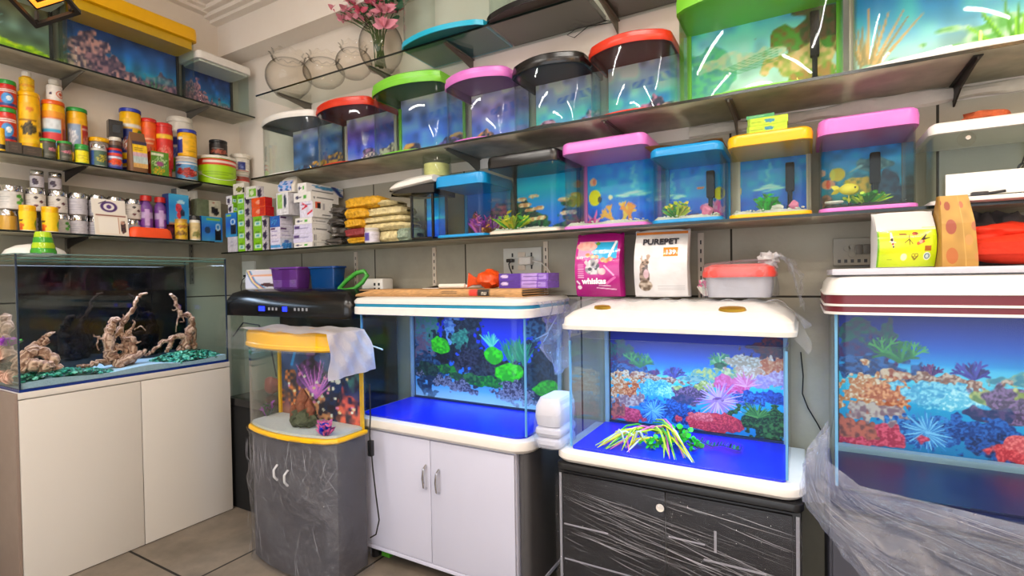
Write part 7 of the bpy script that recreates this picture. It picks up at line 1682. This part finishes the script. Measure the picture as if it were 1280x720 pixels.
# red lidded tub in a knotted bag
a, b = at(880, 377, Y=-.30), at(966, 377, Y=-.30); w_ = b.x-a.x; h_ = at(920, 342, Y=-.3).z-zb5
t = thing('plastic_tub', 'clear tub with a red lid and a green plant inside a knotted clear bag', 'tub', ((a.x+b.x)/2, -.21, zb5)); X_ = w_/2
mat('milky_clear', '#d4d2da', .25, 0, .05, 12, trans=.35); mat('red_lid', '#e04a40', .3, 0, .05)
MB('milky_clear').loft([(rrect(-X_*.92, X_*.92, -.085, .085, .03), 0), (rrect(-X_, X_, -.095, .095, .035), h_), (rrect(-X_+.003, X_-.003, -.092, .092, .033), h_), (rrect(-X_*.92+.003, X_*.92-.003, -.082, .082, .028), .004)]).build('wall', t)
o = rrect(-X_*1.06, X_*1.06, -.105, .105, .04)
MB('red_lid').loft([(o, h_-.012), (grow(o, .003), h_), (grow(o, -.004), h_+.022), (grow(o, -.03), h_+.032), (grow(o, -.04), h_+.028)]).build('lid', t)
m = MB('film')
def bagf(u, v):
    a = 2*PI*u; k = v; r = 1+.03*math.sin(a*9+k*7)+.02*math.sin(a*17); ca, sa = math.cos(a), math.sin(a); ex = lambda q: math.copysign(abs(q)**.5, q)
    if k < .7:
        kk = k/.7; return Vector((X_*1.09*ex(ca)*r, .112*ex(sa)*r, .002+(h_+.03)*kk))
    kk = (k-.7)/.3; return Vector((X_*1.09*ex(ca)*r*(1-kk*.8)+kk*.09, .112*ex(sa)*r*(1-kk*.85), h_+.032+.014*math.sin(kk*PI*.5)+.003*math.sin(a*11)))
m.sheet(bagf, 70, 24); m.build('outer_bag', t, ang=1.4)
mat('bag_knot', '#d8d4d6', .3, 0, .1, 20, .6, 60, trans=.25)
m = MB('bag_knot').blob((X_*.86, -.02, h_+.045), .030, .026, .028, .3, 3, 6)
nk = vnoise(41, 41, 9, 9)
m.use('film').sheet(lambda u, v: Vector((X_*.88+.012+.075*v**.8+.02*nk[int(u*40), int(v*40)], -.03-.035*(u-.5)*(1+3*v)+.03*(nk[int(v*40), int(u*40)]-.5)*v, h_+.045-.13*v**1.7+.11*(u-.5)*v+.02*nk[int(v*40), int(u*40)])), 26, 26)
m.build('knot', t, ang=1.2)
bush('green plastic plant showing through the clear red lidded tub', ((a.x+b.x)/2-.04, -.235, zb5+.004), .085, .05, 60, ['leaf_dark', 'leaf_green', 'leaf_dark'], w=.009)
bush('pale peach plant at the end of the clear red lidded tub', ((a.x+b.x)/2-.105, -.25, zb5+.004), .07, .025, 30, ['leaf_white', 'coral_pink'], w=.008)

# ---- bags on the foam board of the maroon banded hood
a, b = at(1090, 331, Y=-.40), at(1170, 331, Y=-.40); w_ = b.x-a.x; h_ = at(1130, 264, Y=-.40).z-zft
mat('lime_bag', '#b8dc1c', .3, 0, .06, 12, .25, 20); mat('paper_white', '#d8d8d6', .5, 0, .03, 20)
t, fy = soft_bag('food_bag', 'lime and yellow koi food bag with a white top on the foam board', 'bag', (a.x+b.x)/2, -.36, w_, h_, .085, 'paper_white', .12, zft, nz=.0015)
cv = Canvas(110, 95, '#c0dc18', 1.2); U_, V_ = cv.U, cv.V
d = np.sqrt(((U_-.5)/.6)**2+((V_-.4)/.5)**2); k_ = np.clip(1-d, 0, 1)[..., None]; cv.a = cv.a*(1-k_)+srgb('#f2ec28')*k_
cv.rect(0, .03, 0, .7, '#6aa810'); cv.put(V_ > .70-.02*np.sin(U_*5), '#d4d4d4'); cv.put((V_ > .68) & (V_ < .705), '#e8ecc8')
cv.line(.23, .62, .24, .5, .02, '#f0ece4', .03); cv.line(.24, .5, .27, .36, .035, '#e8e0d8', .012); cv.ell(.24, .5, .025, .03, '#2a1c18'); cv.ell(.255, .42, .02, .025, '#a02c1c'); cv.ell(.265, .37, .015, .02, '#2a1c18'); cv.line(.2, .47, .3, .45, .008, '#e0d8d0')
cv.rect(.37, .5, .575, .605, '#7a5a1c'); cv.rect(.36, .48, .59, .61, '#8a3a1c', .7); cv.blob(.63, .6, .05, .03, '#c0501c', '#8a2c10', .4); cv.line(.72, .44, .82, .58, .03, '#3a2018', .012); cv.line(.68, .42, .78, .46, .03, '#d86a3c', .02); cv.line(.78, .5, .88, .52, .018, '#3a2018', .004); cv.blob(.74, .45, .04, .025, '#e8b090', '#c04a2c', .3)
cv.line(.53, .58, .54, .4, .008, '#5a4a10'); cv.line(.53, .5, .46, .44, .008, '#5a4a10'); cv.line(.535, .5, .59, .42, .008, '#5a4a10'); cv.line(.5, .54, .58, .55, .006, '#5a4a10')
cv.rect(.79, .9, .28, .38, '#b0641c'); cv.ell(.45, .18, .055, .065, '#e8ecc0'); cv.ell(.84, .19, .06, .07, '#f0f0e8'); cv.ell(.84, .19, .045, .052, '#3a6a70'); cv.ell(.84, .19, .03, .035, '#c8d8d8')
for s_ in (-1, 1): cv.ell(.635+s_*.026, .21, .03, .032, '#7a5a10'); cv.ell(.635+s_*.026, .21, .02, .021, '#ece828')
cv.line(.59, .19, .635, .13, .012, '#7a5a10'); cv.line(.68, .19, .635, .13, .012, '#7a5a10'); cv.rect(.17, .27, .16, .17, '#90a818'); cv.rect(.17, .25, .13, .14, '#90a818')
picture('front_print', cv, lambda U, V: (-w_*.47+w_*.94*U, fy(.015+.96*V)*(1-.12*np.abs(2*U-1)**3)-.004, h_*(.015+.96*V)), t, 'gloss_print')
# spotted paper bag
a, b = at(1172, 331, Y=-.42), at(1221, 331, Y=-.42); w_ = b.x-a.x; h_ = at(1193, 242, Y=-.42).z-zft
t = thing('gift_bag', 'tan paper bag with orange spots standing on the foam board', 'bag', ((a.x+b.x)/2, -.37, zft), .1)
mat('tan_paper', '#ab8038', .55, 0, .1, 14, .3, 22)
rg = [(rrect(-w_*.5, w_*.5, -.055, .055, .012), 0), (rrect(-w_*.5, w_*.5, -.055, .055, .01), h_*.1), (rrect(-w_*.47, w_*.47, -.042, .042, .01), h_*.6), (rrect(-w_*.42, w_*.40, -.016, .016, .008), h_*.93), (rrect(-w_*.42, w_*.38, -.010, .010, .006), h_)]
MB('tan_paper').loft(rg, cap1=False).build('bag', t, ang=.5)
cv = Canvas(70, 120, '#b88c42', .55).grad([(0, '#b4863a'), (1, '#ba9248')]); cv.grain(.08, 6)
for (u, v, r, c_) in ((.28, .15, .17, '#b0602a'), (.28, .55, .16, '#9c4a38'), (.22, .85, .1, '#96452f'), (.68, .86, .075, '#c06a4a'), (.98, .55, .1, '#b06a48'), (.78, .36, .11, '#d08a4c'), (1.0, .12, .1, '#b87a40'), (-.02, .9, .06, '#a03a2c')): cv.ell(u, v, r, r*.62*1.05, c_, .95, .05)
cv.line(.62, 1, .66, 0, .006, '#d8b468', k=.6)
def gy(V): 
    zz = V*h_; return -np.interp(V, [0, .1, .6, .93, 1], [.055, .055, .042, .016, .010])-.0008
picture('spotted_print', cv, lambda U, V: ((np.interp(V, [0, .1, .6, .93, 1], [.48, .48, .45, .40, .38])*w_)*(2*U-1)*.98, gy(V), h_*V), t, 'print')
# orange red cloth bag
mat('orange_cloth', '#e2330e', .7, 0, .08, 30, .3, 60)
a = at(1222, 325, Y=-.36)
m = MB('orange_cloth')
m.blob((.13, .0, .045), .17, .075, .038, .10, 3, 3, flatz=.003); m.blob((.06, .03, .088), .085, .05, .026, .16, 3, 4); m.loft([(rrect(-.02, .25, -.065, .02, .02), .03), (rrect(-.01, .26, -.075, .02, .02), .06), (rrect(.0, .26, -.06, .01, .02), .070)])
tag(m.build('cloth_bag', None, (a.x, -.31, zft+.001), ang=1.0), 'folded bright orange red cloth bag beside the spotted paper bag', 'bag')
mat('grey_sack', '#6a6262', .4, 0, .3, 12, .8, 18)
for i, (x, y, r) in enumerate(((1226, 285, .052), (1266, 278, .05))):
    q = at(x, y, Y=-.16); m = MB('grey_sack').blob((0, 0, .075), r*1.15, r*.75, .085, .2, 3, 5, flatz=0); tag(m.build('sack', None, (q.x, -.14, zft+.001), ang=1.2), 'dusty grey plastic sack behind the orange cloth bag, '+('beside the spotted bag' if i == 0 else 'by the photo edge'), 'sack')
# white hood tray leaning on the shelf in front of the bare tank
m = MB('white_plastic'); c1, c2, c3, c4 = at(1185, 230, Y=-.33), at(1282, 217, Y=-.33), at(1282, 246, Y=-.33), at(1185, 260, Y=-.33)
m.box(0, .22, -.006, .0, 0, c1.z-c4.z-.006, .002)
t = thing('light_tray', 'white plastic light tray standing on edge before the bare clear aquarium', 'tray', (c4.x, -.298, ZB+.0005))
hh = .062
MB('white_plastic').box(0, .24, -.004, .004, .02, .02+hh, .002).build('back_face', t); MB('white_plastic').box(-.01, .24, -.055, .0, .0, .012, .003).build('shelf_lip', t); m.bm.free()
MB('dark_plastic').box(.05, .085, -.03, -.012, .012, .026, .003).tube([(.085, -.02, .02), (.12, -.02, .024)], .004, 6).build('lamp_clip', t)

# small remaining things
mat('kraft_paper', '#b48c58', .75, 0, .12, 30, .3, 40)
m = MB('kraft_paper'); m.sheet(lambda u, v: Vector((2.84+.265*u, -.275+.22*v, 1.7645+.003*math.sin(u*9+v*5)+.02*max(0, .35-u)*(1-v))), 20, 8, .0015)
tag(m.build('paper_sheet'), 'brown kraft paper strip lying on the small blue hood beside the yellow hood', 'paper')
m = MB('film'); m.sheet(lambda u, v: Vector((2.15+.36*u, -.27+.24*v, 1.8245+.014*v+.004*math.sin(u*23)+.003*math.sin(u*47+v*9))), 40, 10); tag(m.build('plastic_film', None, None, ang=1.4), 'clear film lying flat over the black hood in the lower row', 'film')
mat('rust_toy', '#b8562c', .8, 0, .25, 40, .6, 60)
q = at(1232, 148, Y=-.15); m = MB('rust_toy').blob((0, 0, .022), .055, .035, .024, .2, 3, 5, flatz=0); tag(m.build('toy', None, (q.x, -.15, 1.7225), ang=1.2), 'rusty orange plush lump on the white hood of the bare aquarium', 'toy')
q = [at(x, y, Y=-.02) for x, y in ((768, 27), (745, 24), (720, 36), (709, 44), (718, 47), (735, 33), (765, 28))]
tag(MB('rubber').tube(q, .0018, 5).build('cable'), 'thin dark looped cable on the wall above the black hooded bow front', 'cable')
q = [at(x, y, Y=-.33) for x, y in ((455, 429), (464, 432), (478, 437))]
tag(MB('white_plastic').tube(q, .004, 8).build('air_tube'), 'short white air tube inside the blue striped aquarium behind the foam wrap', 'tube')
m = MB('frost'); q = at(930, 426, Y=-.30)
m.sheet(lambda u, v: Vector((q.x-.05+.11*u, -.30+.012*math.sin(u*14), 1.163-.05*v*(.4+.6*math.sin(PI*u))+.004*math.sin(u*29))), 20, 8); m.box(q.x-.006, q.x+.014, -.305, -.295, 1.105, 1.16, .002)
tag(m.build('filter_flap', None, None, ang=1.2), 'pale blue plastic flap hanging below the gold marked hood inside the tank', 'flap')
t = thing('plug', 'black plug with a drooping lead in the switch plate by the room corner', 'plug', at(310, 345, Y=-.02)); L = t.location
MB('black_plastic').box(-.012, .016, -.028, 0, -.007, .007, .003).build('body', t); MB('rubber').tube([at(x, y, Y=-.045)-L for x, y in ((308, 345), (303, 350), (301, 358), (302, 366))], .0025, 6).build('cord', t)

# ---- hanging square lantern
# the frame hangs tilted: find the tilt that makes its sighted edges square
A = at(45, 36, Z=2.3)
def on_plane(x, y, n):
    d = AXR*((x-640)/F_PX)+AXU*((360-y)/F_PX)+AXF
    return CAM+d*((A-CAM).dot(n)/d.dot(n))
hd_ = (CAM-A); hd_.z = 0; hd_.normalize(); best = None
for k in range(0, 75):
    th = math.radians(k); n_ = Vector((0, 0, -1))*math.cos(th)+hd_*math.sin(th)
    a1, a2 = on_plane(102, 18, n_)-A, on_plane(10, 0, n_)-A; e_ = abs(a1.angle(a2)-PI/2)
    if best is None or e_ < best[0]: best = (e_, n_, a1, a2)
_, n_, e1, e2 = best
s_ = e1.length; e1.normalize(); e2 = e2-e1*e2.dot(e1); e2.normalize()
ctr = A+e1*s_/2+e2*s_/2; zx = e1.cross(e2)
t = thing('hanging_lantern', 'black square hanging lamp with a warm glowing strip above the side shelf', 'lamp')
if zx.z < 0: e1, e2, zx = e2, e1, -zx
t.matrix_world = Matrix.Translation(ctr) @ Matrix((e1, e2, zx)).transposed().to_4x4()
h = s_/2; zl_ = ctr.z
def frame(m, h0, z0, z1, wd): return MB(m).ring(rrect(-h0, h0, -h0, h0, .002, 1), z0, z1, wd)
frame('dark_steel', h, 0, .022, .013).build('frame', t, smooth=False)
mat('warm_strip', '#ffb040', .5, 0, 0, emit='#ff9a28', estr=1.3)
frame('warm_strip', h-.03, .075, .085, .013).build('light_strip', t, smooth=False); frame('dark_steel', h-.018, .09, .11, .04).build('upper_frame', t, smooth=False)
m = MB('dark_steel')
for sx in (-1, 1):
    for sy in (-1, 1): m.box(sx*(h-.024)-.005, sx*(h-.024)+.005, sy*(h-.024)-.005, sy*(h-.024)+.005, .0, .065)
m.build('corner_rod', t, smooth=False)
cd = t.matrix_world.inverted() @ Vector((ctr.x, ctr.y, 3.1)); cm = cd*.45
MB('rubber').tube([cd, cm, (h-.04, 0, .085)], .003, 6).tube([cm, (-h+.04, 0, .085)], .003, 6).build('cord', t)
